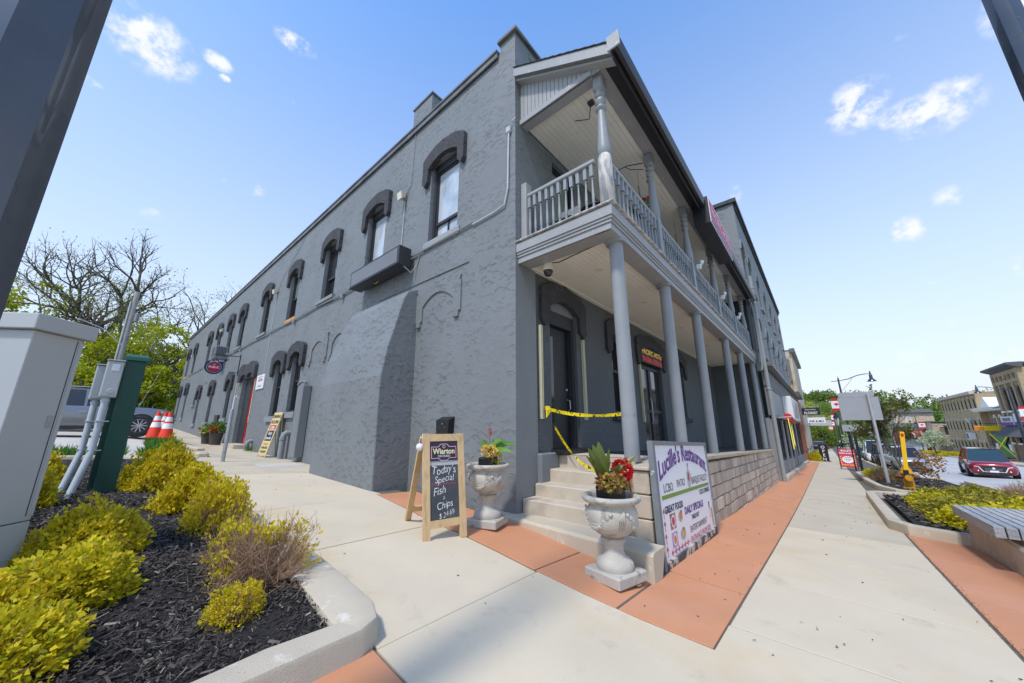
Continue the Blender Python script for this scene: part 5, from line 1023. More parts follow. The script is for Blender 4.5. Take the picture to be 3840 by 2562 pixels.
for x, y, lab in ((-2.39, 13.15, 'front orange and white traffic cone of the three'), (-2.60, 14.1, 'left orange and white traffic cone beside the parked car'), (-2.32, 15.2, 'rear orange and white traffic cone of the three')):
    z = gz(x, y)+.05; t = thing('traffic_cone', (x, y, z), lab, 'traffic cone', 'traffic cones by the grey car'); oc = mat('cone_orange', (.80,.045,.015), .5, .05, 5)
    MB().box(x-.25, x+.25, y-.25, y+.25, z, z+.04, .01).build('base', 'roofdark' if x < -2.5 else oc, t)
    R_ = lambda h: .21 - .165*h/.9
    for k, (h0, h1, w_) in enumerate(((.04, .38, 0), (.38, .55, 1), (.55, .61, 0), (.61, .76, 1), (.76, .92, 0))): MB().lathe([(R_(h0)+.003*w_, z+h0), (R_(h1)+.003*w_, z+h1)], (x, y, 0), 18).build('reflective_band' if w_ else 'cone_body', 'white' if w_ else oc, t, True, 40)

# ---------------------------------------------------------------- cars
def car(loc, heading, paint, label, cat='car', kind='suv', Lc=4.5, Wc=1.86, Hc=1.66, group=None, detail=1):
    t = thing('parked_car' if detail != 2 else 'moving_car', loc, label, cat, group, heading); local(t)
    w = Wc/2; f = Lc/2
    # stations along x (front = +): z sill, z belt, half widths at sill/mid/belt
    S_ = [(-f, .42, .78, .62, .70, .62), (-f+.06, .34, .98, .76, .84, .74), (-f+.30, .28, 1.04, .86, .92, .82), (-f+.9, .26, 1.03, .90, .93, .86), (-.4, .26, 1.00, .91, .93, .87), (.6, .26, .99, .91, .93, .87), (f-1.25, .26, .99, .90, .93, .85), (f-.75, .27, .99, .89, .92, .80), (f-.30, .28, .94, .86, .90, .74), (f-.08, .30, .87, .78, .84, .66), (f, .36, .78, .68, .76, .60)]
    V = []; nr = 12
    for x, zs, zb, a, m_, c in S_:
        k = w/.93; zm = zs + (zb-zs)*.55; cr = .03 if abs(x) < f-.4 else .02
        ring = [(a*.88*k, zs-.02), (a*k, zs+.04), (m_*k, zm-.12), (m_*k, zm+.05), (c*k+.03, zb-.06), (c*k-.03, zb)]
        pts = [(x, y, z) for y, z in ring] + [(x, -y, z) for y, z in ring[::-1]]; pts.insert(6, (x, 0, zb+cr)); V += pts
    n = 13; F = [(i*n+j, i*n+(j+1) % n, (i+1)*n+(j+1) % n, (i+1)*n+j) for i in range(len(S_)-1) for j in range(n)] + [tuple(range(n)), tuple(range((len(S_)-1)*n, len(S_)*n))[::-1]]
    b = MB(); b.add(V, F); body = b.build('body', paint, t, True, 42)
    # greenhouse
    zr = Hc
    G_ = [(-f+.12, 1.03, .80, .72), (-f+.42, zr-.10, .66, .60), (-f+.9, zr-.02, .68, .62), (.0, zr, .69, .63), (.55, zr-.05, .68, .61), (f-1.15, .99, .78, .70)]
    gl = MB(); V = []
    tops = [(-f+.45, zr-.09), (-f+.9, zr-.02), (-.2, zr), (.45, zr-.04)]
    base = [(-f+.10, 1.02), (-f+.8, 1.02), (-.2, 1.0), (f-1.05, .97)]
    for (xt, zt), (xb, zb) in zip(tops, base): V += [(xb, .80*w/.93, zb), (xt, .62*w/.93, zt), (xt, -.62*w/.93, zt), (xb, -.80*w/.93, zb)]
    gl.add(V, [(i*4+j, i*4+j+1, i*4+j+5, i*4+j+4) for i in range(3) for j in range(3)] + [(0, 1, 2, 3), (15, 14, 13, 12)]); gl.build('windows', 'glassd' if detail != 2 else mat('windscreen', (.02,.045,.05), .04, 0, spec=1.0), t)
    rf = MB(); e = .022; V = []
    for (xt, zt) in tops: V += [(xt, .64*w/.93, zt-.03), (xt, .60*w/.93, zt+e), (xt, 0, zt+e+.03), (xt, -.60*w/.93, zt+e), (xt, -.64*w/.93, zt-.03)]
    rf.add(V, [(i*5+j, i*5+j+1, i*5+j+6, i*5+j+5) for i in range(3) for j in range(4)]); rf.build('roof', paint, t, True, 60)
    for sgn in (1, -1):
        for (xt, zt), (xb, zb), ww in ((tops[0], base[0], .10), (tops[1], (base[1][0]-.05, 1.0), .06), ((-.05, zr), (-.0, 1.0), .06), (tops[3], base[3], .06)):
            pl = MB(); pl.beam((xb, sgn*.812*w/.93, zb-.02), (xt, sgn*.635*w/.93, zt), ww, .035, up=(0, sgn, .2)); pl.build('pillar', paint, t)
    for sgn in (1, -1):
        rr = MB(); rr.tube([(-f+.6, sgn*.60*w/.93, zr+.03), (-f+.8, sgn*.60*w/.93, zr+.07), (.1, sgn*.60*w/.93, zr+.07), (.3, sgn*.60*w/.93, zr+.02)], .015, 5); rr.build('roof_rail', 'steel', t)
        mr = MB(); mr.box(f-1.45, f-1.28, sgn*(w-.02), sgn*(w+.17), 1.0, 1.13, .03); mr.build('mirror', paint, t)
        for xw in (f-.88, -f+.85):
            ar = MB(); ar.lathe([(.41, -.012), (.41, .004)], (xw, sgn*(w-.01), .36), 24, 'y'); ar.build('wheel_arch', 'black', t)
            wh = MB(); wh.lathe([(.20, -.12), (.33, -.12), (.352, -.09), (.352, .09), (.33, .115), (.22, .115)], (xw, sgn*(w-.08), .352), 24, 'y'); wk = wh.build('wheel', 'roofdark', t, True, 40)
            rm = MB(); yy = sgn*(w+.037); rm.lathe([(.225, -.01), (.235, 0), (.19, .0)], (xw, yy, .352), 20, 'y', False)
            for k in range(10): a = k*math.pi/5; rm.beam((xw+.05*math.cos(a), yy, .352+.05*math.sin(a)), (xw+.21*math.cos(a), yy, .352+.21*math.sin(a)), .03, .012, up=(0, 1, 0))
            rm.lathe([(.06, -.008), (.06, .008)], (xw, yy, .352), 10, 'y'); rm.build('rim', 'steel', wk)
        hl = MB(); hl.hexa([(f-.10, sgn*.52, .76), (f-.42, sgn*.84*w/.93, .80), (f-.46, sgn*.82*w/.93, .88), (f-.17, sgn*.52, .84)], [(f+.0, sgn*.52, .755), (f-.30, sgn*.89*w/.93, .80), (f-.38, sgn*.87*w/.93, .89), (f-.06, sgn*.52, .85)]); hl.build('headlight', 'steel', t)
        tl = MB(); tl.box(-f+.02, -f+.14, sgn*.62, sgn*.86*w/.93, .80, .95, .01); tl.build('tail_light', 'redp', t)
        MB().box(-.1, .06, sgn*(w+.0), sgn*(w+.018), .80, .83, .004).build('door_handle', 'steel', t)
        for xd in (-.95, .12, f-1.4): MB().box(xd-.006, xd+.006, sgn*(w-.001), sgn*(w+.002), .36, .95).build('door_gap', 'black', t)
        MB().box(-f+1.3, f-1.35, sgn*(w-.03), sgn*(w+.006), .26, .36, .01).build('sill_trim', 'roofdark', t)
    gr = MB(); gr.hexa([(f-.02, -.42, .42), (f-.02, .42, .42), (f-.02, .52, .76), (f-.02, -.52, .76)], [(f+.03, -.38, .42), (f+.03, .38, .42), (f+.01, .50, .76), (f+.01, -.50, .76)]); gr.build('grille', 'roofdark', t)
    bp_ = MB(); bp_.box(f-.05, f+.02, -.62, .62, .24, .38, .02); bp_.build('bumper_trim', 'roofdark', t)
    if detail == 2:
        g2 = MB()
        for sgn in (1, -1): g2.beam((f+.03, sgn*.40, .42), (f+.03, sgn*.53, .68), .04, .02, up=(1, 0, 0)); g2.beam((f+.03, sgn*.53, .68), (f-.02, sgn*.70, .72), .035, .02, up=(1, 0, 0))
        g2.beam((f+.035, -.40, .42), (f+.035, .40, .42), .02, .03, up=(1, 0, 0)); g2.build('grille_trim', 'white', t)
        for i in range(4):
            for j in range(9): MB().box(f+.026, f+.034, -.33+.07*j+(.035 if i % 2 else 0), -.29+.07*j+(.035 if i % 2 else 0), .46+.045*i, .475+.045*i).build('grille_chip', 'steel', t)
        em = MB(); em.lathe([(.06, 0), (.06, .012)], (f+.03, 0, .62), 14, 'x'); em.build('badge', 'white', t)
        MB().box(f+.035, f+.045, -.16, .16, .39, .50, .004).build('number_plate', 'signw', t)
        for sgn in (1, -1): MB().hexa([(f-.03, sgn*.56, .44), (f-.10, sgn*.76, .46), (f-.12, sgn*.76, .52), (f-.03, sgn*.56, .50)], [(f+.02, sgn*.56, .44), (f-.06, sgn*.80, .46), (f-.08, sgn*.80, .52), (f+.01, sgn*.56, .50)]).build('fog_light', mat('fog_glow', (.9,.85,.6), .3, 0, emit=(1,.9,.6), estr=.25), t)
    return t
cp = lambda n, c: mat(n, c, .28, .03, 1, metal=.45, coat=.9, spec=.5)
M['p_red'] = mat('car_red', (.26,.006,.02), .3, .03, 1, metal=.35, coat=1); M['p_grey'] = cp('car_grey', (.20,.20,.21)); M['p_silver'] = cp('car_silver', (.42,.45,.47)); M['p_white'] = mat('car_white', (.72,.73,.74), .35, 0, coat=.6); M['p_black'] = cp('car_black', (.015,.015,.018)); M['p_blue'] = cp('car_blue', (.03,.07,.16))
car((-4.25, 16.2, gz(-4.5, 16.2)), R(-4), 'p_grey', 'grey hatchback parked nose to the side wall behind the traffic cones', Lc=4.5, Hc=1.58)
car((-6.5, 21.5, gz(-6.5, 21.5)+.25), R(0), 'p_white', 'white truck cab showing over the roof of the grey parked car', 'truck', Lc=5.4, Hc=2.35, Wc=2.1)
car((-5.6, 26.5, gz(-5.6, 26.5)), R(2), 'p_silver', 'silver car parked behind the grey hatchback near the wall end', Lc=4.4, Hc=1.5)
car((33.4, -10.75, gz(33.4, -10.75)-.04), R(175), 'p_red', 'dark red SUV driving up the main road towards the corner', detail=2, Lc=4.5, Hc=1.68)
car((36.6, -7.6, gz(36.6, -7.6)-.04), R(184), 'p_silver', 'pale silver SUV parked at the near kerb behind the yellow marker post', Lc=4.5)
car((43.5, -7.3, gz(43.5, -7.3)-.04), R(180), 'p_black', 'black pickup parked in the row behind the silver SUV', 'pickup truck', Lc=5.2, Hc=1.85)
car((50.5, -7.1, gz(50.5, -7.1)-.04), R(180), 'p_white', 'white van parked in the row behind the black pickup', 'van', Lc=5.0, Hc=2.2)
for k, (x, y, h, p, l) in enumerate(((58, -7.2, 180, 'p_blue', 'blue car parked beyond the white van at the near kerb'), (66, -7.2, 180, 'p_silver', 'small silver car far down the near kerb'), (75, -7.3, 180, 'p_white', 'white car far down the near kerb'), (62, -10.5, 183, 'p_blue', 'dark blue car following the red SUV on the main road'), (88, -1.2, 90, 'p_black', 'dark car in the lot beyond the florist sign'), (100, 1.5, 90, 'p_silver', 'silver car in the lot far beyond the florist sign'), (120, -2, 170, 'p_blue', 'small blue car at the far end of the pavement'))):
    car((x, y, gz(float(x), float(y))-.03), R(h), p, l)

# ---------------------------------------------------------------- grey cabinet, green post, meters
F0 = Vector((-4.14, .76)); a = R(47); dx = Vector((math.cos(a), math.sin(a))); N0 = F0 - dx*.31; dl = Vector((-math.sin(a), math.cos(a)))
t = thing('utility_cabinet', (N0.x, N0.y, .3), 'tall light grey utility cabinet with an overhanging lid at the left edge', 'cabinet')
def cb_(name, s0, s1, l0, l1, z0, z1, m='cabinet', bev=0):
    q = [N0 + dx*s + dl*l for s, l in ((s0, l0), (s1, l0), (s1, l1), (s0, l1))]; b = MB(); b.hexa([(p.x, p.y, z0) for p in q], [(p.x, p.y, z1) for p in q]); o = b.build(name, m, t)
    if bev: md = o.modifiers.new('bevel', 'BEVEL'); md.width = bev; md.segments = 3
    return o
cb_('body', 0, .31, 0, .75, .52, 1.755, bev=.006); cb_('base_band', 0, .31, 0, .75, .20, .514, bev=.004); cb_('lid', -.035, .36, -.035, .79, 1.757, 1.865, bev=.008); cb_('door_edge', .285, .31, -.004, .0, .55, 1.73, 'cabinet'); cb_('seam', .3101, .3102, 0, .74, .55, 1.75, 'black')
cb_('side_panel', .312, .325, .02, .73, .53, 1.74); cb_('door_gap', .268, .273, -.0015, .0, .55, 1.74, 'black'); cb_('lock_plate', .225, .25, -.008, .0, 1.12, 1.20, 'steel', .002); cb_('pad', -.12, .5, -.12, .95, .0, .235, 'kerb', .01)
t = thing('service_post', (-3.75, 3.75, .37), 'dark green square utility post with a pitched cap beside grey meter boxes', 'post')
def rotbox(name, c, hx, hy, z0, z1, m, par, az=R(-2), tx=1, ty=1, bev=.004):
    ca, sa = math.cos(az), math.sin(az); P = lambda sx, sy, k=1: (c[0]+(sx*hx*ca - sy*hy*sa)*k, c[1]+(sx*hx*sa + sy*hy*ca)*k); b = MB()
    b.hexa([(*P(sx, sy), z0) for sx, sy in ((-1,-1),(1,-1),(1,1),(-1,1))], [(*P(sx*tx, sy*ty), z1) for sx, sy in ((-1,-1),(1,-1),(1,1),(-1,1))]); o = b.build(name, m, par)
    if bev: md = o.modifiers.new('bevel', 'BEVEL'); md.width = bev; md.segments = 2
    return o
rotbox('post', (-3.75, 3.76), .098, .07, .1, 2.01, 'green', t); rotbox('cap', (-3.75, 3.76), .125, .10, 2.012, 2.06, 'greenl', t); rotbox('cap_top', (-3.75, 3.76), .125, .10, 2.061, 2.10, 'greenl', t, tx=.75, ty=.6); rotbox('rear_post', (-3.84, 4.05), .06, .05, .1, 1.95, 'green', t); rotbox('rear_cap', (-3.84, 4.05), .09, .08, 1.952, 2.0, 'greenl', t, tx=.8, ty=.7)
for c, z0, z1, lab, rad in (((-3.935, 3.70), 1.50, 1.98, 'front light grey meter box on the green post with a white label', .036), ((-4.02, 4.0), 1.48, 1.94, 'rear light grey meter box half hidden behind the front box', .034)):
    t2 = thing('meter_box', (c[0], c[1], z0), lab, 'meter box', 'meter boxes on the green post')
    rotbox('case', c, .078, .06, z0, z1, 'cabinet', t2, bev=.01); rotbox('cover', (c[0], c[1]-.062), .07, .005, z0+.02, z1-.015, 'cabinet', t2, bev=.004); rotbox('hood', (c[0], c[1]-.01), .085, .075, z1+.001, z1+.015, 'cabinet', t2)
    if c[0] > -3.98: rotbox('label', (c[0]+.005, c[1]-.069), .035, .001, z1-.13, z1-.04, 'white', t2, bev=0); b = MB(); b.lathe([(.03, -.004), (.034, 0), (.028, 0)], (c[0]+.01, c[1]-.069, z0+.08), 18, 'y'); b.build('embossed_ring', 'cabinet', t2)
    b = MB(); g = gz(c[0], c[1])+.05; b.tube([(c[0]-.01, c[1], z0), (c[0]-.01, c[1]-.0, .95), (c[0]-.015, c[1]-.02, .80), (c[0]-.10, c[1]-.18, g-.02)], rad, 12)
    for z in (z0-.04, 1.2, .86): b.lathe([(rad+.006, z-.015), (rad+.006, z+.015)], (c[0]-.01, c[1], 0), 12)
    b.build('conduit_pipe', 'conduit', t2, True, 40)
    b = MB(); b.box(c[0]-.06, c[0]+.07, c[1]-.045, c[1]-.035, 1.19, 1.205); b.box(c[0]-.06, c[0]+.07, c[1]-.045, c[1]-.035, .83, .845); b.build('pipe_strap', 'steel', t2)

# ---------------------------------------------------------------- street lamps
def fluted(b, x, y, z0, z1, r0, r1, n=8, flute=.12, nz=6):
    V = []; m_ = n*6
    for j in range(nz+1):
        u = j/nz; z = z0+(z1-z0)*u; r = r0+(r1-r0)*u
        for k in range(m_):
            a = 2*math.pi*k/m_; q = (k % 6)/6; rr = r*(1 - flute*math.sin(math.pi*q)); V.append((x+rr*math.cos(a), y+rr*math.sin(a), z))
    F = [(j*m_+k, j*m_+(k+1) % m_, (j+1)*m_+(k+1) % m_, (j+1)*m_+k) for j in range(nz) for k in range(m_)]; b.add(V, F); return b
def lamp(x, y, ad, H=6.8, label='', name='street_lamp', r0=.095, flag=None, near=False, m='bigpost', arm=1.9, group='black street lamps'):
    z = gz(float(x), float(y)); t = thing(name, (x, y, z), label, 'street lamp', group); a = R(ad); d = Vector((math.cos(a), math.sin(a), 0))
    if near: fluted(MB(), x, y, z, z+H, r0, r0*.62).build('pole', m, t, True, 20) if False else None
    b = MB(); fluted(b, x, y, z+.5, z+H, r0, r0*.6, flute=.06 if not near else .07); b.build('pole', m, t, True, 25)
    b = MB(); b.lathe([(r0*2.2, z), (r0*2.2, z+.12), (r0*1.7, z+.2), (r0*1.5, z+.6), (r0*1.15, z+.7)], (x, y, 0), 16); b.build('pole_base', m, t, True, 40)
    o = Vector((x, y, z+H-.15)); P = [o - d*.45, o, o + d*arm*.3 + Vector((0, 0, .10)), o + d*arm*.6 + Vector((0, 0, .34)), o + d*arm*.85 + Vector((0, 0, .42)), o + d*arm + Vector((0, 0, .42))]
    b = MB(); b.tube(P, .032, 8); b.tube([o - Vector((0, 0, .9)), o + d*arm*.25 - Vector((0, 0, .35)), o + d*arm*.45 + Vector((0, 0, .2))], .012, 6); b.lathe([(.05, z+H-.02), (.06, z+H), (.02, z+H+.12), (.005, z+H+.25)], (x, y, 0), 10); b.build('arm', m, t, True, 50)
    e = P[-1]; b = MB(); b.lathe([(.03, e.z+.2), (.05, e.z+.06), (.07, e.z-.08), (.10, e.z-.12), (.11, e.z-.38), (.13, e.z-.40), (.27, e.z-.58), (.28, e.z-.62), (.05, e.z-.60)], (e.x, e.y, 0), 16); b.build('lamp_head', m, t, True, 40)
    return t, o, d
def banner(x, y, z, dirv, w, h, lab, group='maple leaf banners on the lamp posts'):
    d = Vector(dirv).normalized(); t = thing('banner', (x, y, z), lab, 'banner', group); o = Vector((x, y, z)); v = Vector((0, 0, 1)); n = Vector((-d.y, d.x, 0))
    P = lambda a, c: o + d*a + v*c
    b = MB(); b.hexa([P(0, 0)-n*.006, P(w, 0)-n*.006, P(w, h)-n*.006, P(0, h)-n*.006], [P(0, 0)+n*.006, P(w, 0)+n*.006, P(w, h)+n*.006, P(0, h)+n*.006]); b.build('cloth', 'white', t)
    leaf = [(0,1),(.16,.72),(.36,.82),(.28,.42),(.52,.62),(.58,.5),(.88,.54),(.78,.34),(.95,.22),(.5,-.2),(.56,-.42),(.06,-.32),(.06,-.85)]; leaf = leaf + [(-a, c) for a, c in leaf[::-1][:-1]]
    for s in (1, -1):
        for c0, c1 in ((0, h*.2), (h*.8, h)): b = MB(); b.add([P(0, c0)+n*s*.008, P(w, c0)+n*s*.008, P(w, c1)+n*s*.008, P(0, c1)+n*s*.008], [(0, 1, 2, 3)]); b.build('red_bar', 'red', t)
        b = MB(); k = min(w, h)*.27; b.add([P(w/2+a*k, h/2+c*k)+n*s*.009 for a, c in leaf], [tuple(range(len(leaf)))]); b.build('maple_leaf', 'red', t)
    b = MB(); b.tube([P(-.12, h+.02), P(w+.12, h+.02)], .012, 6); b.tube([P(-.12, -.02), P(w, -.02)], .01, 6); b.build('banner_rod', 'black', t)
    return t
# two poles right beside the viewer
zc = gz(-4.3, -1.8)
t = thing('street_lamp', (-4.31, -1.78, zc), 'big fluted navy lamp pole leaning across the upper left corner', 'street lamp'); b = MB(); fluted(b, -4.31, -1.78, zc+.5, 7.5, .134, .090, n=8, flute=.10, nz=10); b.build('pole', 'bigpost', t, True, 14); MB().lathe([(.24, zc), (.24, zc+.1), (.18, zc+.5), (.14, zc+.6)], (-4.31, -1.78, 0), 16).build('pole_base', 'bigpost', t, True, 40)
zc = gz(.75, -5.15)
t = thing('street_lamp', (.78, -5.2, zc), 'navy lamp pole with a cable bracket at the upper right corner', 'street lamp'); b = MB(); fluted(b, .78, -5.2, zc+.5, 8.2, .115, .075, n=8, flute=.055, nz=10); b.build('pole', 'bigpost', t, True, 14); MB().lathe([(.22, zc), (.22, zc+.1), (.16, zc+.5), (.12, zc+.6)], (.78, -5.2, 0), 16).build('pole_base', 'bigpost', t, True, 40)
b = MB(); b.tube([(.72, -5.1, 5.0), (.70, -5.07, 6.2)], .012, 6); b.lathe([(.098, 5.55), (.098, 5.60)], (.78, -5.2, 0), 12); b.lathe([(.098, 5.75), (.098, 5.79)], (.78, -5.2, 0), 12); b.box(.66, .74, -5.09, -5.03, 5.5, 5.66, .01); b.build('cable_bracket', 'black', t)
t0, o, d = lamp(35, -4.85, -90, H=6.75, label='black street lamp on the near pavement behind the grey sign backs', flag=1); banner(35, -4.72, 2.42, (0, 1, 0), .62, .98, 'maple leaf banner on the nearest lamp post of the left row')
t0, o, d = lamp(53.5, -17.5, 90, H=7.2, label='black street lamp on the far side of the road with a maple leaf banner', r0=.16); banner(53.5, -17.7, 1.9, (0, -1, 0), .9, 1.15, 'large maple leaf banner on the far side lamp post'); None
t0, o, d = lamp(104, -17.6, 90, H=7.2, label='distant black street lamp in front of the low stone shops'); banner(104, -17.8, .9, (0, -1, 0), .9, 1.3, 'maple leaf banner on the distant lamp post by the stone shop')
for x in (58, 80, 104):
    lamp(x, -5.0, -90, H=6.7, label={58: 'second black street lamp of the left row down the pavement', 80: 'third black street lamp of the left row', 104: 'farthest black street lamp of the left row'}[x])
    banner(x, -4.85, gz(float(x), -5.0)+4.4, (0, 1, 0), .6, .95, {58: 'maple leaf banner on the second lamp post of the left row', 80: 'maple leaf banner on the third lamp post of the left row', 104: 'maple leaf banner on the farthest lamp post of the left row'}[x])
x, y = 40, -4.35; z = gz(40., -4.35); t = thing('lantern_lamp', (x, y, z), 'black heritage lantern on a post beside the pavement beyond the sign boards', 'street lamp')
b = MB(); b.tube([(x, y, z), (x, y, 1.25)], .05, 8, .035); b.lathe([(.13, z), (.10, z+.7), (.06, z+.9)], (x, y, 0), 10); b.build('pole', 'black', t)
b = MB(); b.lathe([(.06, 1.25), (.12, 1.35), (.22, 1.95), (.23, 1.97)], (x, y, 0), 6); b.build('lantern_glass', 'glassl', t); b = MB(); b.lathe([(.30, 1.97), (.18, 2.15), (.07, 2.3), (.03, 2.5)], (x, y, 0), 6)
for k in range(6): q = k*math.pi/3; b.beam((x+.125*math.cos(q), y+.125*math.sin(q), 1.35), (x+.23*math.cos(q), y+.23*math.sin(q), 1.97), .02, .02)
b.build('lantern_frame', 'black', t)

# ---------------------------------------------------------------- right hand street furniture
t = thing('slatted_bench', (4.4, -5.2, gz(4.4, -5.2)), 'weathered grey slatted bench on a curved concrete base at the right edge', 'bench')
zs = -.05
for k in range(9):
    y0 = -4.73 - k*.098; b = MB(); x0 = 3.42+random.uniform(-.01, .01); x1 = 5.42 + .02*k + random.uniform(-.01, .01); zz = zs - .03*0
    V0 = [(x0, y0-.084, zs-.13), (x0, y0, zs-.13), (x0, y0, zs), (x0, y0-.084, zs)]; V1 = [(x1, y0-.084, zs-.19), (x1, y0, zs-.19), (x1, y0, zs-.055), (x1, y0-.084, zs-.055)]
    b.hexa(V0, V1); o = b.build('slat', 'slat', t); md = o.modifiers.new('bevel', 'BEVEL'); md.width = .006; md.segments = 2
for x in (3.9, 4.95): b = MB(); b.box(x-.03, x+.03, -5.6, -4.78, zs-.20, zs-.131); b.build('cross_rail', 'steel', t)
for x, y in ((3.62, -5.05), (5.2, -5.0)): b = MB(); b.beam((x, y, zs-.14), (x+.02, y-.05, zs-.42), .03, .03); b.build('bracket', 'cream', t)
b = MB(); V = []; n = 12
for k in range(n+1):
    u = k/n; x = 2.3 + 2.95*u; g = gz(float(x), -4.9) - .05; zt = zs-.205 - .02*u + (.0 if u < .95 else .03); off = .06*math.sin(u*3.1)
    V += [(x, -4.80-off, g), (x, -4.83-off, zt-.03), (x, -4.86-off, zt), (x, -5.5, zt), (x, -5.52, g)]
b.add(V, [(k*5+j, (k+1)*5+j, (k+1)*5+j+1, k*5+j+1) for k in range(n) for j in range(4)] + [(0, 1, 2, 3, 4), tuple(n*5+4-j for j in range(5))]); b.build('concrete_base', 'step', t)
hx, hy = 15.4, -5.35; z = gz(hx, hy)+.08
t = thing('fire_hydrant', (hx, hy, z), 'rusty yellow fire hydrant in the planter beside the road', 'hydrant')
MB().lathe([(.19, z), (.19, z+.05), (.14, z+.07), (.135, z+.5), (.18, z+.52), (.18, z+.56), (.15, z+.60), (.14, z+.68), (.07, z+.76), (.04, z+.78), (.04, z+.83)], (hx, hy, 0), 18).build('barrel', 'hydr', t, True, 40)
MB().lathe([(.07, -.30), (.075, -.24), (.09, -.23), (.09, .23), (.075, .24), (.07, .30)], (hx, hy, z+.42), 12, 'y').build('side_outlet', mat('rusty_cap', (.16,.06,.03), .8, .3, 9), t, True, 40); MB().lathe([(.10, -.30), (.10, -.2), (.08, 0)], (hx, hy, z+.40), 14, 'x').build('pumper_outlet', 'hydr', t, True, 40)
t = thing('hydrant_marker', (hx-.18, hy+.04, z), 'tall bright yellow marker stake standing over the fire hydrant', 'marker post')
b = MB(); b.beam((hx-.18, hy+.03, z+.45), (hx-.18, hy-.12, z+1.98), .03, .115, up=(0, 1, 0)); b.build('stake', 'marker', t); b = MB(); b.beam((hx-.205, hy-.105, z+1.82), (hx-.205, hy-.115, z+1.92), .01, .07, up=(0, 1, 0)); b.build('red_symbol', 'red', t); MB().box(hx-.215, hx-.199, hy-.04, hy+.10, z+.45, z+.66, .004).build('clamp', 'black', t)
# backs of road signs
t = thing('road_sign', (17, -4.7, -1), 'large plain grey sign back with a ragged crest on a slanting aluminium pole', 'sign')
b = MB(); b.box(17, 17.04, -5.25, -4.0, 1.41, 2.36, .004); b.build('sign_panel', 'signback', t)
pts = [(-4.05, 2.37), (-4.02, 2.5), (-4.10, 2.58)]; random.seed(4); y = -4.14
while y > -5.1: pts += [(y, 2.60+.03*random.random()), (y-.03, 2.55+.02*random.random())]; y -= .065+.03*random.random()
pts += [(-5.14, 2.62), (-5.16, 2.48), (-5.12, 2.37)]
b = MB(); b.prism(pts, lambda a, c: (17.002, a, c), lambda a, c: (17.03, a, c)); b.build('crest_panel', 'signback', t)
MB().tube([(16.95, -4.95, gz(17., -4.95)-.1), (16.95, -4.95, 2.48)], .055, 12).build('pole', 'pavpole', t, True, 40)
t = thing('road_sign', (26, -4.7, -1.5), 'smaller blank grey sign back on dark posts below the big sign', 'sign')
b = MB(); b.box(26, 26.04, -5.15, -4.2, .88, 1.27, .004); b.build('sign_panel', 'signback', t); b = MB(); b.box(26.05, 26.15, -4.75, -4.62, gz(26., -4.7), .9); b.box(26.05, 26.12, -4.45, -4.38, gz(26., -4.4), .9); b.build('pole', 'black', t)
t = thing('road_sign', (24, -5.4, -1.4), 'small pale square sign back on a thin pole left of the young tree', 'sign')
MB().box(24, 24.03, -5.62, -5.18, .65, 1.18, .004).build('sign_panel', 'pavpole', t); MB().tube([(23.96, -5.4, gz(24., -5.4)), (23.96, -5.4, 1.25)], .03, 8).build('pole', 'pavpole', t)
# red sandwich board on the pavement
zr = gz(28., -4.1); t = thing('sandwich_board', (28.2, -4.2, zr), 'red and yellow sandwich board with a white starburst on the pavement', 'sign')
O = Vector((28.2, -3.80, zr)); ux = Vector((0, -1, -.02)).normalized(); vv = Vector((.22, 0, 1)).normalized(); nn = ux.cross(vv); Pt = lambda x, y, d=0: O + ux*x + vv*y + nn*d
plank('panel', .03, .80, .14, 1.28, 0, .015, 'redp'); plank('frame', 0, .03, 0, 1.28, -.01, .02, 'black'); plank('frame', .80, .83, 0, 1.28, -.01, .02, 'black'); b = MB(); b.beam(Pt(0, 1.26, -.02), (28.9, -3.80, zr), .03, .02); b.build('rear_leg', 'black', t); b = MB(); b.beam(Pt(.83, 1.26, -.02), (28.9, -4.63, zr), .03, .02); b.build('rear_leg', 'black', t)
poly('starburst', [(.415+(.30 if k % 2 else .25)*math.cos(k*math.pi/16), .62+(.24 if k % 2 else .19)*math.sin(k*math.pi/16)) for k in range(32)], Pt(0, 0, .015), ux, vv, 'white', t, .003)
for s_, y, z_, m_ in (('BULLEYE', 1.13, .14, 'white'), ('BARN & HOLD', .98, .11, 'white'), ('ROASTERS', .72, .06, 'blackp'), ('BAR FOOD', .62, .07, 'blackp'), ('TO GO', .53, .06, 'blackp'), ('SUNDAY SPECIAL', .26, .09, 'yellow')): text('lettering', s_, z_, Pt(.415, y, .016), ux, vv, m_, t, .005, bold=.003)
for k in range(4):
    for x in (.09, .74): poly('yellow_mark', disc(x, .40+.13*k, .035, n=6), Pt(0, 0, .016), ux, vv, 'yellow', t, .004)
# utility pole and wires on the side street
t = thing('utility_pole', (-3.75, 21.8, 1), 'weathered wooden utility pole in front of the bare trees', 'utility pole'); zt = 7.75
MB().tube([(-3.78, 21.8, .5), (-3.78, 21.8, zt)], .135, 12, .10).build('pole', mat('pole_wood', (.30,.29,.25), .85, .15, 4, .4, 30, streak=(20,20,1), col2=(.45,.44,.40), c2amt=.7), t, True, 50)
b = MB(); b.tube([(-3.93, 21.72, 1), (-3.92, 21.74, 7.2)], .035, 6); b.build('conduit', 'pavpole', t); b = MB(); b.tube([(-3.78, 21.6, 4.9), (-4.5, 21.5, 5.6), (-5.3, 21.4, 5.9)], .02, 6); b.lathe([(.06, 5.85), (.1, 5.9)], (-5.3, 21.4, 0), 8); b.build('lamp_arm', 'pavpole', t); b = MB(); b.lathe([(.06, 6.2), (.08, 6.25), (.08, 6.6), (.05, 6.65)], (-3.6, 21.65, 0), 8); b.build('insulator', 'sill', t)
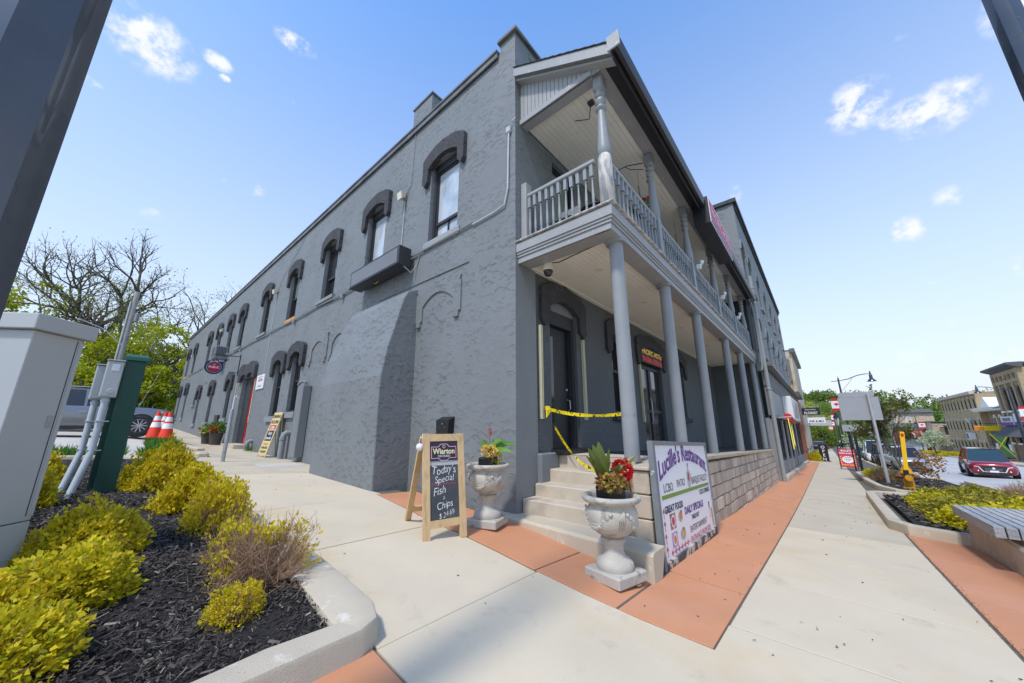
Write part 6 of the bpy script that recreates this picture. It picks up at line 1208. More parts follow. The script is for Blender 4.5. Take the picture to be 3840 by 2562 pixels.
def wire(p, q, sag, lab, r=.012):
    p, q = Vector(p), Vector(q); b = MB(); b.tube([p.lerp(q, k/16) - Vector((0, 0, sag*4*(k/16)*(1-k/16))) for k in range(17)], r, 5); tag(b.build('overhead_wire', 'cable', None), lab, 'wire')
wire((-3.7, 21.8, 6.4), (.0, 34.5, 5.2), .5, 'overhead wire from the utility pole to the far end of the grey wall'); wire((-3.8, 21.8, 7.3), (-40, 30, 9), 1, 'overhead wire running left from the utility pole'); wire((-3.7, 21.8, 7.2), (2, 60, 8.5), 1.2, 'overhead wire running back from the utility pole past the trees'); wire((-3.8, 21.8, 5.9), (-4.5, -3, 6.8), .9, 'service wire from the utility pole back to the near corner', .008) if False else None
wire((-1.3, 36.5, 5.6), (-2.6, 30, gz(-2.6, 30.)), 0, 'guy wire slanting down beside the far end of the grey wall', .012)
# ---------------------------------------------------------------- three storey grey building with the shopfront
t3 = thing('three_storey_building', (13.8, -1.7, -.8), 'three storey grey stuccoed building with tall arched windows next to the hotel', 'building')
Y3 = -1.75; T = lambda u, z, d: (u, Y3+d, z)
wx = [14.40, 16.35, 19.35, 22.45, 25.65, 28.85, 32.7]
h3 = [(c-.5, c+.5, 7.5, 9.55) for c in wx] + [(c-.5, c+.5, 4.35, 6.3) for c in wx]
wall('wall', 'stucco', T, 13.72, 35.6, 3.4, 11.35, h3, t3, .3)
X3 = lambda u, z, d: (13.72+d, u, z); wall('wall', 'stucco', X3, Y3, 14, 3.4, 11.35, [], t3)
MB().box(13.74, 35.58, -1.6, 14, 11.1, 11.2).build('roof', 'roofdark', t3); MB().box(35.58, 35.62, Y3+.01, 12, -3, 11.33).build('wall', 'stucco', t3)
b = MB(); b.box(13.62, 35.7, Y3-.14, Y3+.2, 11.352, 11.56, .01); b.box(13.60, 13.9, Y3+.2, 14, 11.352, 11.54, .01); b.build('cornice', 'gutter', t3)
b = MB()
for k in range(80): b.box(13.9+k*.27, 14.02+k*.27, Y3-.07, Y3+.01, 11.08, 11.34)
tag(b.build('dentils', 'hood', t3), kind='stuff')
def rwin(c, z0, z1, par, lite=True):
    window(T, c, .5, z0, z1, par, d=.18, pane='glassd', split=(z0+z1)/2, low='glassd')
    n = 10; A = [(c+.5*math.cos(math.pi*k/n), z1-.5+.5*math.sin(math.pi*k/n)) for k in range(n+1)]; B = [(c+.5*(-1 if k > n/2 else 1), z1) if 0 < k < n else (c+(.5 if k == 0 else -.5), z1-.5+.001) for k in range(n+1)]
    b = MB(); b.strip(A, B, lambda a, z: T(a, z, .0), lambda a, z: T(a, z, .16)); b.build('arch_head', 'stucco', par)
    A = [(c+.52*math.cos(math.pi*k/n), z1-.5+.52*math.sin(math.pi*k/n)) for k in range(n+1)]; B = [(c+.66*math.cos(math.pi*k/n), z1-.5+.66*math.sin(math.pi*k/n)) for k in range(n+1)]
    b = MB(); b.strip(A, B, lambda a, z: T(a, z, .01), lambda a, z: T(a, z, -.05)); b.build('arch_mould', 'stucco', par)
for c in wx:
    rwin(c, 7.5, 9.55, t3); rwin(c, 4.35, 6.3, t3)
    for z in (7.5, 4.35): b = MB(); b.box(c-.6, c+.6, Y3-.10, Y3+.01, z-.12, z-.002, .01); b.build('window_sill', 'sill', t3)
for x in (15.1, 17.8, 20.9, 24.1, 27.2, 30.9):
    b = MB(); b.beam((x, Y3, 5.0), (x, Y3-.25, 5.0), .03, .02); b.beam((x-.1, Y3-.2, 5.02), (x+.1, Y3-.2, 5.02), .02, .02); b.build('sign_bracket', 'gutter', t3)
# shopfront
YS = -1.86
b = MB(); b.box(13.74, 35.6, YS, Y3-.002, 2.75, 3.42); bx_ = b.build('fascia_band', 'smooth', t3)
for k in range(146): pass
b = MB()
for k in range(145): x = 13.85+k*.15; b.box(x, x+.09, YS-.03, YS-.001, 2.86, 3.55)
tag(b.build('ribbed_panel', 'smooth', t3), kind='stuff')
b = MB(); b.hexa([(13.72, YS-.30, 3.58), (35.7, YS-.30, 3.58), (35.7, Y3, 3.60), (13.72, Y3, 3.60)], [(13.72, YS-.30, 3.66), (35.7, YS-.30, 3.66), (35.7, Y3, 3.78), (13.72, Y3, 3.78)]); b.build('shop_cornice', 'flash', t3)
for k in range(9): x = 13.8+k*2.42; MB().box(x+.05, x+2.36, YS-.02, YS+.08, 1.62, 2.72, .01).build('fascia_panel', 'trim' if k % 2 == 0 else 'post', t3)
b = MB(); b.box(13.74, 35.6, YS+.0, Y3, 1.5, 2.745); b.box(13.74, 35.6, YS-.06, YS+.1, 2.725, 2.80); b.box(13.74, 35.6, YS-.06, YS+.1, 1.5, 1.60); b.build('fascia_backing', 'smooth', t3)
x = 13.78; k = 0
MB().box(13.74, 35.55, YS+.45, YS+.5, -2, 1.5).build('shop_interior', 'black', t3)
for x, w, kind in ((13.78, .9, 'p'), (14.7, 1.0, 'd'), (15.75, 1.1, 'w'), (16.9, 1.2, 'w'), (18.15, .5, 'p'), (18.7, 2.1, 'w'), (20.9, .5, 'p'), (21.45, 2.1, 'w'), (23.6, .5, 'p'), (24.2, 1.0, 'd'), (25.3, .5, 'p'), (25.9, 2.4, 'W'), (28.4, .4, 'p'), (28.9, 2.6, 'W'), (31.6, 1.0, 'd'), (32.7, 2.4, 'W')):
    zb = gz(float(x), -1.9)-.1; zl = gz(x+w, -1.9)+.25
    if kind == 'p': MB().box(x, x+w, YS+.02, YS+.3, zb-.2, 1.49, .01).build('shop_pilaster', 'smooth' if k % 2 else 'post', t3)
    else:
        b = MB(); fw = .08; z0 = zl + (.0 if kind == 'd' else .45)
        b.box(x, x+fw, YS+.08, YS+.16, z0, 1.49); b.box(x+w-fw, x+w, YS+.08, YS+.16, z0, 1.49); b.box(x+fw, x+w-fw, YS+.08, YS+.16, 1.38, 1.49); b.box(x+fw, x+w-fw, YS+.08, YS+.16, z0, z0+.09)
        f = b.build('shop_door' if kind == 'd' else 'shop_window', 'hood', t3); MB().add([(x+fw, YS+.12, z0+.09), (x+w-fw, YS+.12, z0+.09), (x+w-fw, YS+.12, 1.38), (x+fw, YS+.12, 1.38)], [(0, 1, 2, 3)]).build('pane', 'glass', f)
        if kind != 'd': MB().box(x, x+w, YS+.04, YS+.2, zb, z0-.002, .01).build('stall_riser', 'smooth', t3)
    k += 1
for x in np.arange(14, 35.4, .62):
    x = float(x); w = random.uniform(.45, .6); g = gz(x, -2.0); MB().box(x, x+w, -2.02, YS+.01, g-.2, g+.16+.05*random.random(), .015).build('foundation_stone', 'block', t3)
t = thing('shop_sign', (22, -2, 2), 'white framed shop sign with a blurred landscape picture on the grey shopfront', 'sign')
MB().box(19.6, 26.2, -2.28, YS-.03, 1.5, 2.72, .02).build('sign_box', 'white', t); MB().box(19.75, 26.05, -2.287, -2.281, 1.6, 2.6).build('sign_face', mat('sign_picture', (.62,.66,.68), .4, .1, 1.5, col2=(.22,.13,.07), c2amt=.8, c2scale=.7, c2lo=.42, c2hi=.6), t)
t = thing('yellow_bunting', (17, -2.1, 1), 'yellow folded cloth strips and a red ball hanging by the shop door', 'decoration')
b = MB(); b.beam((16.4, -2.2, 1.50), (15.9, -2.25, .2), .12, .03, up=(0, 1, 0)); b.beam((17.7, -2.2, 1.35), (16.9, -2.25, .30), .11, .03, up=(0, 1, 0)); b.build('yellow_strip', 'yellow', t); b = MB(); b.tube([(17.3, -2.15, 1.62), (18.2, -2.3, 1.35)], .16, 8, .10); b.build('red_cloth', 'red', t); b = MB(); b.beam((15.6, -1.9, 1.55), (17.6, -2.4, 1.62), .03, .03); b.build('pole', 'white', t)

# ---------------------------------------------------------------- other buildings of the main street
def block(name, x0, x1, y0, y1, z0, z1, m, label, front, floors, n, roof='flash', ww=.8, wh=1.5, first=1.0, step=3.0, par=.35, side=0, wm='frame', hoodm=None, gh=None, arch=False):
    """front = +1: street face looks to +y (face at y1); -1: face at y0"""
    t = thing(name, ((x0+x1)/2, (y0+y1)/2, z0), label, 'building'); yf = y1 if front > 0 else y0; fn = lambda u, z, d: (u, yf - front*d, z)
    hs = []; ps = (x1-x0)/n
    for f in range(floors):
        for k in range(n): c = x0+ps*(k+.5); z = z0+first+f*step; hs.append((c-ww/2, c+ww/2, z, z+wh))
    wall('wall', m, fn, x0, x1, z0-1, z1, hs, t, .2)
    fx = lambda u, z, d: (x0 + d, u, z); sh = []
    if side: sh = [(y0+(y1-y0)*(k+.5)/side-ww/2, y0+(y1-y0)*(k+.5)/side+ww/2, z0+first+f*step, z0+first+f*step+wh) for f in range(floors) for k in range(side)]
    wall('wall', m, fx, y0, y1, z0-1, z1, sh, t, .2)
    b = MB(); b.box(x1-.05, x1, y0+.01, y1-.01, z0-1, z1-.01); b.box(x0+.01, x1-.01, *( (y0, y0+.05) if front > 0 else (y1-.05, y1)), z0-1, z1-.01); b.build('wall', m, t)
    b = MB(); b.box(x0-.05, x1+.05, y0-.05, y1+.05, z1+.002, z1+.08); b.box(x0-par, x1+.1, yf-.1 if front > 0 else yf-par, yf+par if front > 0 else yf+.1, z1-.22, z1+.16); b.build('roof', roof, t)
    for h in hs:
        c = (h[0]+h[1])/2; window(fn, c, ww/2, h[2], h[3], t, d=.1, pane='glassd', split=(h[2]+h[3])/2, fw=.06, m=wm)
        b = MB(); b.box(h[0]-.1, h[1]+.1, yf-.02, yf+front*.10, h[2]-.14, h[2]-.004); b.build('window_sill', roof, t)
        if hoodm:
            k = 8; A = [(c+(ww/2+.02)*math.cos(math.pi*q/k), h[3]+.22*math.sin(math.pi*q/k)) for q in range(k+1)]; B = [(c+(ww/2+.2)*math.cos(math.pi*q/k), h[3]+.42*math.sin(math.pi*q/k)) for q in range(k+1)]
            b = MB(); b.strip(A, B, lambda a, z: fn(a, z, 0), lambda a, z: fn(a, z, -.08)); b.build('window_hood', hoodm, t)
    for h in sh: window(fx, (h[0]+h[1])/2, ww/2, h[2], h[3], t, d=.1, pane='glassd', split=(h[2]+h[3])/2, fw=.06, m=wm)
    return t
M['tan'] = mat('tan_brick', (.42,.325,.19), .9, .12, 3, .4, 60, col2=(.33,.25,.15), c2amt=.6, c2scale=.8); M['tanl'] = mat('tan_trim', (.52,.46,.36), .85, .1, 3); M['stonew'] = mat('cut_stone', (.52,.43,.31), .9, .15, 1.5, .6, 20, bdist=.03, col2=(.36,.28,.19), c2amt=.6, c2scale=1.2)
M['brick'] = mat('red_brick', (.36,.12,.06), .9, .15, 3, .5, 40); M['brownb'] = mat('brown_brick', (.20,.13,.09), .9, .2, 3, .4, 40, col2=(.35,.27,.17), c2amt=.7, c2scale=.9); M['creamw'] = mat('peeling_cream', (.56,.50,.40), .85, .1, 2, .5, 30, col2=(.33,.22,.15), c2amt=.8, c2scale=.5, c2lo=.5, c2hi=.62); M['orangeb'] = mat('orange_brick', (.42,.14,.07), .9, .12, 4, .5, 40)
M['slate'] = mat('slate_grey', (.10,.10,.11), .8, .15, 3); M['jgreen'] = mat('bright_green', (.02,.22,.05), .5, .05, 3); M['yellowb'] = mat('ochre_wall', (.60,.45,.12), .8, .1, 2)
g = lambda x, y: gz(float(x), float(y))
block('shop_building', 35.8, 41.5, -1.85, 10, g(38, -2), 4.0, 'orangeb', 'narrow orange brick shopfront between the grey shop and the cream building', -1, 1, 2, first=1.0, wh=2.2, ww=1.6, roof='slate')
tt = block('cream_building', 42, 56, -1.95, 10, g(46, -2), 8.9, 'creamw', 'tall peeling cream building with a stepped top beyond the grey shopfronts', -1, 2, 4, first=1.2, step=4.2, wh=2.2, ww=1.1, roof='flash', side=0)
MB().box(41.0, 41.95, -1.7, 3, 5.6, 7.9).build('wooden_box', mat('grey_boards', (.20,.18,.15), .9, .2, 5), tt); b = MB(); b.prism([(43, 8.9), (55, 8.9), (52, 9.6), (49, 10.1), (46, 9.6)], lambda a, c: (a, -1.9, c), lambda a, c: (a, -1.6, c)); b.build('gable_top', 'creamw', tt); MB().box(41.2, 41.98, -1.6, 3, 3.8, 5.58).build('yellow_wall', 'yellowb', tt)
block('white_shop', 60, 74, 1.5, 12, g(66, 0), 2.2, 'white', 'low white shop set back beyond the florist sign', -1, 1, 4, first=.9, wh=1.6, ww=2, roof='slate')
for x, y0, w, h, z, lab, s1, s2, m_ in ((38.0, -1.95, 1.35, .62, 2.2, 'black hanging florist sign with white lettering on a bracket', 'FLORIST', "Flowers & More", 'blackp'), (44.0, -2.1, 1.5, .55, 1.55, 'white hanging shop sign behind the florist sign', 'INK & MO', '', 'signw'), (50.0, -2.1, 2.0, .6, 1.3, 'pale hanging shop sign farthest down the pavement', '', '', 'cabinet')):
    t = thing('hanging_sign', (x, y0, z), lab, 'sign'); MB().box(x, x+.06, y0-w, y0-.1, z, z+h, .005).build('sign_board', m_, t)
    b = MB(); b.beam((x+.03, y0, z+h+.12), (x+.03, y0-w, z+h+.12), .03, .03); b.beam((x+.03, y0, z+h+.85), (x+.03, y0-w, z+h+.15), .025, .025); b.box(x+.01, x+.05, y0-.02, y0+.02, z-.1, z+h+.9); b.build('bracket', 'pavpole', t)
    if s1: text('lettering', s1, .30, (x-.004, y0-w/2-.05, z+.08), (0, -1, 0), (0, 0, 1), 'signw' if m_ == 'blackp' else 'blackp', t, .004, sx=.85, bold=.006)
    if s2: text('lettering', s2, .13, (x-.004, y0-w/2-.05, z+.43), (0, -1, 0), (0, 0, 1), 'signw', t, .004, sx=.9, bold=.002)
x, y = 41.5, -2.75; z = g(x, y); t = thing('open_sign', (x, y, z), 'black upright open sign with white letters standing by the cream building', 'sign'); b = MB(); b.box(x, x+.06, y-.55, y+.1, z+.02, z+1.55, .01); b.build('board', 'black', t); MB().box(x-.2, x+.3, y-.65, y+.15, z, z+.05).build('foot', 'black', t)
for k, c in enumerate('OPEN'): text('lettering', c, .36, (x-.003, y-.22, z+1.16-.36*k), (0, -1, 0), (0, 0, 1), 'signw', t, .003, bold=.006)
# far side of the road
hot = block('tan_hotel', 76, 95.5, -36, -20, g(85, -20), 5.9, 'tan', 'long three storey tan brick block with rows of small arched windows across the road', 1, 3, 10, first=.9, step=3.05, wh=1.35, ww=.72, roof='tanl', hoodm='tanl', par=.5, side=0)
t = thing('window_air_conditioner', (81, -19.8, 0), 'white box air conditioner on the tan block across the road', 'air conditioner'); b = MB(); b.box(80.2, 81.6, -19.95, -19.3, -.6, .35, .03); b.build('casing', 'white', t); MB().box(80.4, 81.4, -19.296, -19.29, -.5, .25).build('grille', 'slate', t)
t = thing('satellite_dish', (79.3, -19.7, 2), 'small satellite dish on the wall of the tan block', 'satellite dish'); b = MB(); b.lathe([(.02, 0), (.35, .06), (.55, .18)], (0, 0, 0), 16, caps=False); rot = Matrix.Rotation(R(70), 4, 'X'); bb = MB(); bb.v = [tuple(rot @ Vector(p) + Vector((79.3, -19.3, 1.9))) for p in b.v]; bb.f = b.f; bb.build('dish', 'cabinet', t); MB().tube([(79.3, -19.9, 1.7), (79.3, -19.3, 1.9)], .03, 6).build('arm', 'cabinet', t)
lo = thing('low_house', (72, -24, -3), 'red brick house with a silver metal roof between the tan and brown blocks', 'house')
h2 = [(69.3+k*1.9-.3, 69.3+k*1.9+.3, 0.6, 2.3) for k in range(3)]; fn = lambda u, z, d: (u, -20.6-d, z)
wall('wall', 'brownb', fn, 68, 75.9, -4, 3.6, h2, lo, .2); wall('wall', 'brownb', lambda u, z, d: (68+d, u, z), -34, -20.6, -4, 3.6, [], lo)
for h in h2:
    window(fn, (h[0]+h[1])/2, .3, h[2], h[3], lo, d=.1, pane='glassd', m='white', split=1.4); c = (h[0]+h[1])/2; k = 8; A = [(c+.3*math.cos(math.pi*q/k), 2.3+.25*math.sin(math.pi*q/k)) for q in range(k+1)]; B = [(c+.48*math.cos(math.pi*q/k), 2.3+.45*math.sin(math.pi*q/k)) for q in range(k+1)]; b = MB(); b.strip(A, B, lambda a, z: fn(a, z, 0), lambda a, z: fn(a, z, -.1)); b.build('white_hood', 'white', lo)
b = MB(); b.hexa([(67.6, -20.0, 3.6), (76, -20.0, 3.6), (76, -34, 3.6), (67.6, -34, 3.6)], [(68.2, -24, 5.4), (76, -24, 5.4), (76, -30, 5.4), (68.2, -30, 5.4)]); b.build('metal_roof', 'cabinet', lo)
b = MB(); b.prism([(-19.4, 3.3), (-19.4, 3.6), (-19.2, 3.6)], lambda a, c: (67.5, a, c), lambda a, c: (76, a, c)); b.hexa([(71, -19.9, 3.7), (74.4, -19.9, 3.7), (74.4, -23, 3.7), (71, -23, 3.7)], [(72.6, -19.9, 5.0), (72.8, -19.9, 5.0), (72.8, -23, 5.0), (72.6, -23, 5.0)]); b.box(67.4, 76, -20.59, -19.5, 3.2, 3.45); b.build('porch_gable', 'white', lo)
t = thing('green_shop_front', (71, -20, -3), 'green yellow and black painted shopfront with a hanging cloth across the road', 'shop'); zg = g(70, -20)
MB().box(68.1, 75.5, -20.55, -20.2, zg-.3, .35).build('front', 'black', t); b = MB(); b.prism([(68.3, .3), (74.8, .3), (72.4, -1.0), (70.6, -1.0)], lambda a, c: (a, -20.15, c), lambda a, c: (a, -20.1, c)); b.prism([(70.6, -1.0), (72.4, -1.0), (75.4, zg+.3), (67.7, zg+.3)], lambda a, c: (a, -20.15, c), lambda a, c: (a, -20.1, c)); b.build('green_cloth', 'jgreen', t)
b = MB(); b.beam((68.3, -20.07, .3), (75.2, -20.07, zg+.4), .02, .22, up=(0, 0, 1)); b.beam((74.8, -20.06, .3), (67.9, -20.06, zg+.4), .02, .22, up=(0, 0, 1)); b.build('yellow_cross', 'yellow', t)
for x in (69.2, 73.6): b = MB(); b.box(x-.5, x+.5, -20.19, -20.14, zg+.9, -.9, .02); b.box(x-.35, x+.35, -20.13, -20.12, zg+1.0, -1.0); b.build('window_frame', 'white', t)
t = thing('projecting_sign', (72, -19.5, 1), 'yellow and orange projecting shop sign above the green shopfront', 'sign'); b = MB(); b.box(70.8, 70.95, -20.2, -18.2, .7, 1.3, .04); b.build('sign_board', 'yellow', t); MB().box(70.78, 70.79, -18.9, -18.1, .75, 1.25).build('orange_panel', 'orangep', t); b = MB(); b.beam((70.9, -20.5, 1.6), (70.9, -17.8, 1.6), .04, .04); b.build('bracket', 'black', t)
bb_ = thing('brown_building', (62, -28, -2.5), 'tall brown and tan brick building with arched windows and a dark overhanging cornice', 'building')
bx0, bx1, yf = 59.6, 67.4, -20.0; fn = lambda u, z, d: (u, yf-d, z); hb = [(bx0+1.2+k*2.0-.5, bx0+1.2+k*2.0+.5, z0, z0+2.6) for k in range(4) for z0 in (3.0, -.6)]
wall('wall', 'brownb', fn, bx0, bx1, -4, 7.4, hb, bb_, .3); wall('wall', 'orangeb', lambda u, z, d: (bx0+d, u, z), -38, yf-1.2, -4, 7.4, [], bb_)
b = MB(); b.box(bx0-.12, bx0+.5, yf-1.2, yf+.12, -4, 7.4); b.box(bx1-.5, bx1+.1, yf-.5, yf+.12, -4, 7.39); b.box(bx0+.5, bx1-.5, yf-.05, yf+.08, 6.0, 7.38)
for k in range(3): x = bx0+1.2+(k+.5)*2.0; b.box(x-.2, x+.2, yf-.1, yf+.1, -.5, 6.0)
b.build('stone_pilaster', 'tan', bb_)
for h in hb:
    c = (h[0]+h[1])/2; window(fn, c, .5, h[2], h[3], bb_, d=.15, pane='glassd', split=(h[2]+h[3])/2); MB().box(h[0]-.1, h[1]+.1, yf-.02, yf+.14, h[2]-.2, h[2]-.01).build('window_sill', 'white', bb_)
    k = 8; A = [(c+.5*math.cos(math.pi*q/k), h[3]-.5+.5*math.sin(math.pi*q/k)) for q in range(k+1)]; B = [(c+(.56 if q < k/2 else -.56), h[3]+.02) if 0 < q < k else (c+.56*math.cos(math.pi*q/k), h[3]-.5) for q in range(k+1)]; b = MB(); b.strip(A, B, lambda a, z: fn(a, z, .0), lambda a, z: fn(a, z, .12)); b.build('arch_head', 'brownb', bb_)
for k in range(6): x = bx0+.8+k*1.25; MB().box(x, x+.6, yf+.08, yf+.16, 6.4, 6.95, .02).build('corbel_panel', 'brownb', bb_)
b = MB(); b.prism([(0, 7.4), (.75, 7.75), (.75, 7.95), (-.3, 7.95), (-.3, 7.4)], lambda a, c: (bx0-.5, yf+a, c), lambda a, c: (bx1+.05, yf+a, c)); b.prism([(0, 7.4), (-.3, 7.75), (-.3, 7.94), (.3, 7.94), (.3, 7.4)], lambda a, c: (bx0+a, yf-1.6, c), lambda a, c: (bx0+a, yf+.05, c)); b.build('cornice', 'slate', bb_)
t = thing('shop_awning', (60, -19.5, 0), 'grey ribbed metal awning under the brown building', 'awning'); b = MB()
for k in range(34): x = 57.6+k*.30; b.hexa([(x, -20.0, 1.3), (x+.22, -20.0, 1.3), (x+.22, -19.9, 1.3), (x, -19.9, 1.3)], [(x, -18.9, .1), (x+.22, -18.9, .1), (x+.22, -18.85, .1), (x, -18.85, .1)])
b.build('awning_rib', 'slate', t); b = MB(); b.add([(57.6, -19.96, 1.3), (67.7, -19.96, 1.3), (67.7, -18.9, .08), (57.6, -18.9, .08)], [(0, 1, 2, 3)]); b.build('awning_sheet', 'hood', t)
for x0, x1, z0, z1, m_, s, lab, mm in ((64.2, 67.6, 1.35, 2.35, 'signw', 'FASHION', 'white and purple shop sign under the brown building', 'blackp'), (59.6, 63.6, 1.35, 2.6, 'signw', 'GRILL', 'white shop sign with a pink emblem beside the purple sign', 'redp')):
    t = thing('shop_sign', ((x0+x1)/2, -19.8, z0), lab, 'sign'); MB().box(x0, x1, -19.85, -19.7, z0, z1).build('sign_board', m_, t); MB().box(x0, x1, -19.69, -19.68, z0, z0+.36).build('purple_band', 'purple', t); text('lettering', s, .6, ((x0+x1)/2, -19.69, z0+.45), (-1, 0, 0), (0, 0, 1), mm, t, .01, bold=.01)
# stone shop, red awning house, pale house
st = thing('stone_building', (104, -24, -4), 'low rock faced stone building behind the white blossom tree', 'building'); zs_ = g(101, -19)
fn = lambda u, z, d: (100+d, u, z); wall('wall', 'mortar', lambda u, z, d: (100.1+d, u, z), -24, -18.9, zs_-1, 2.1, [(-21.0, -20.4, -.1, 1.3)], st, .2); window(lambda u, z, d: (99.95+d, u, z), -20.7, .33, -.1, 1.3, st, d=.1, pane='glassd', split=.6, m='frame')
for r in range(17):
    y = -18.9; z = zs_-.2+r*.34
    if z > 1.95: break
    while y > -24:
        w = random.uniform(.5, 1.1); w = min(w, y+24.01)
        if not (y-w < -20.38 and y > -21.02 and z+.33 > -.1 and z < 1.3): MB().box(99.98+random.uniform(-.03, .03), 100.12, y-w+.02, y, z, z+.325, .04).build('stone', 'stonew', st)
        y -= w
MB().box(100.12, 112, -24, -18.95, zs_-1, 2.08).build('wall', 'stonew', st); MB().box(99.8, 112.2, -24.2, -18.75, 2.1, 2.25).build('roof_edge', 'slate', st)
t = thing('shop_sign', (99.9, -19.8, -2), 'small dark purple sign on the stone building', 'sign'); MB().box(99.6, 99.7, -20.3, -19.3, -2.3, -1.5).build('sign_board', 'purple', t); text('lettering', 'OFFICE', .3, (99.59, -19.8, -2.0), (0, -1, 0), (0, 0, 1), 'signw', t, .01); b = MB(); b.box(99.62, 99.68, -20.32, -20.25, -3.6, -1.4); b.box(99.62, 99.68, -19.35, -19.28, -3.6, -1.4); b.build('leg', 'steel', t)
hs = thing('stone_house', (112, -17, -4), 'pale two storey house with a grey lean-to roof beyond the stone building', 'house'); wall('wall', 'stonew', lambda u, z, d: (110+d, u, z), -21, -15.2, zs_-1, 4.2, [(-17.8, -17.0, 2.2, 3.4)], hs); window(lambda u, z, d: (110+d, u, z), -17.4, .4, 2.2, 3.4, hs, d=.1, m='white', split=2.8); MB().box(110.1, 122, -21, -15.25, zs_-1, 4.18).build('wall', 'stonew', hs); b = MB(); b.hexa([(109.5, -21.5, 4.2), (122, -21.5, 4.2), (122, -14.8, 4.2), (109.5, -14.8, 4.2)], [(110.2, -20.6, 4.9), (121, -20.6, 4.9), (121, -16, 4.9), (110.2, -16, 4.9)]); b.build('roof', 'slate', hs)
b = MB(); b.hexa([(106, -19.2, .7), (106, -15, .7), (106.1, -15, .55), (106.1, -19.2, .55)], [(109.9, -19.2, 2.0), (109.9, -15, 2.0), (109.9, -15, 1.85), (109.9, -19.2, 1.85)]); b.build('lean_to_roof', 'slate', hs)
t = thing('red_shop', (107, -16, -4), 'red shop with a red and white awning down the far side of the road', 'shop'); MB().box(106, 109.9, -19.0, -14.6, zs_-1, .6).build('wall', 'red' if False else mat('dark_red_wall', (.20,.025,.02), .8, .1, 3), t); b = MB(); b.hexa([(104.8, -18.2, -.9), (104.8, -14.8, -.9), (104.9, -14.8, -.9), (104.9, -18.2, -.9)], [(105.9, -18.2, .5), (105.9, -14.8, .5), (105.99, -14.8, .5), (105.99, -18.2, .5)]); b.build('awning', 'red', t)
MB().box(104.7, 104.78, -17.0, -16.0, -.8, .1).build('white_panel', 'white', t); MB().box(105.95, 105.99, -18.4, -15, -3.4, -1.1).build('shop_window', 'glassl', t)
block('grey_shop', 126, 150, -34, -20.5, g(135, -20), 1.5, 'cabinet', 'low grey shop far along the far side of the road', 1, 1, 6, first=.8, wh=1.6, ww=2, roof='slate')
block('white_house', 132, 144, 2.5, 14, g(136, 2), 1.5, 'white', 'small white house far down the near side of the road', -1, 1, 3, first=.9, wh=1.4, ww=1.1, roof='slate', side=0)
block('brick_house', 160, 176, -38, -22, g(165, -20), 2.5, 'brick', 'distant brick house on the far side of the road', 1, 2, 4, first=.9, step=2.9, wh=1.5, ww=1.1, roof='slate')
block('pale_house', 155, 168, 2, 14, g(160, 2), .5, 'creamw', 'distant pale house on the near side of the road', -1, 1, 4, first=.9, wh=1.4, ww=1.1, roof='slate')

# ---------------------------------------------------------------- trees
M['bark'] = mat('bark', (.10,.085,.07), .95, .25, 8, .8, 30, bdist=.03); M['bark_far'] = mat('bark_grey', (.13,.115,.095), .95, .2, 3)
def leafmat(nm, cols, tr=.4): M[nm] = mat(nm, cols[0], .55, .1, .4, island=cols, trans=tr, spec=.25)
leafmat('lf_spring', [(.34,.38,.012), (.46,.48,.02), (.54,.54,.03), (.24,.32,.012), (.40,.44,.02)]); leafmat('lf_bud', [(.30,.34,.05), (.40,.42,.08), (.24,.28,.05), (.34,.31,.10)]); leafmat('lf_green', [(.12,.19,.03), (.18,.26,.04), (.26,.32,.05), (.08,.14,.02)]); leafmat('lf_russet', [(.24,.12,.05), (.30,.17,.07), (.18,.16,.05), (.22,.20,.06)])
leafmat('lf_wood', [(.12,.19,.035), (.19,.26,.045), (.26,.33,.06), (.09,.15,.03), (.16,.22,.04)], .25); leafmat('lf_blossom', [(.62,.66,.50), (.72,.74,.62), (.45,.54,.30), (.30,.42,.14)]); leafmat('lf_young', [(.14,.15,.04), (.20,.20,.05), (.11,.12,.035), (.26,.22,.08)]); leafmat('lf_dry', [(.38,.18,.05), (.48,.25,.07), (.28,.14,.05)])
def branches(seed, H, spread, depth, r0, up=.25, kids_=(2, 3), first=.3, shrink=.72, wig=.18, lean=(0, 0), lim=1600):
    rnd = random.Random(seed); segs = []; tips = []
    def grow(p, d, ln, r, k):
        if len(segs) > lim: return
        pts = [p]; n = 4; dd = d.copy()
        for i in range(n):
            dd = (dd + Vector((rnd.gauss(0, wig), rnd.gauss(0, wig), rnd.gauss(0, wig*.6) + up*.18))).normalized(); p = p + dd*ln/n; pts.append(p)
        segs.append((pts, r, r*.62 if k < depth else r*.3))
        if k >= depth: tips.append(p); tips.append(pts[2]); return
        m_ = rnd.randint(*kids_) + (1 if k == 0 else 0)
        for j in range(m_):
            a = 2*math.pi*(j+rnd.random()*.6)/m_; tilt = spread*rnd.uniform(.6, 1.2); o = dd.orthogonal().normalized(); q = dd.cross(o)
            nd = (dd*math.cos(tilt) + (o*math.cos(a)+q*math.sin(a))*math.sin(tilt)).normalized(); base = pts[-1] if j else pts[-1]
            if j and rnd.random() < .4: base = pts[3]
            grow(base, nd, ln*shrink*rnd.uniform(.8, 1.15), r*.66*rnd.uniform(.8, 1.05), k+1)
    grow(Vector((0, 0, 0)), Vector((lean[0], lean[1], 1)).normalized(), H*first, r0, 0)
    return segs, tips
def treemesh(name, segs, m, parent, sides=5, thin=3):
    b = MB()
    for pts, r, r2 in segs: b.tube(pts, r, sides if r > .05 else thin, r2, caps=False)
    V = np.array([tuple(v) for v in b.v]); 
    me = bpy.data.meshes.new(name); me.from_pydata(V.tolist(), [], b.f); me.materials.append(M[m]); me.polygons.foreach_set('use_smooth', [True]*len(me.polygons))
    o = bpy.data.objects.new(name, me); COL.objects.link(o); o.parent = parent; return o
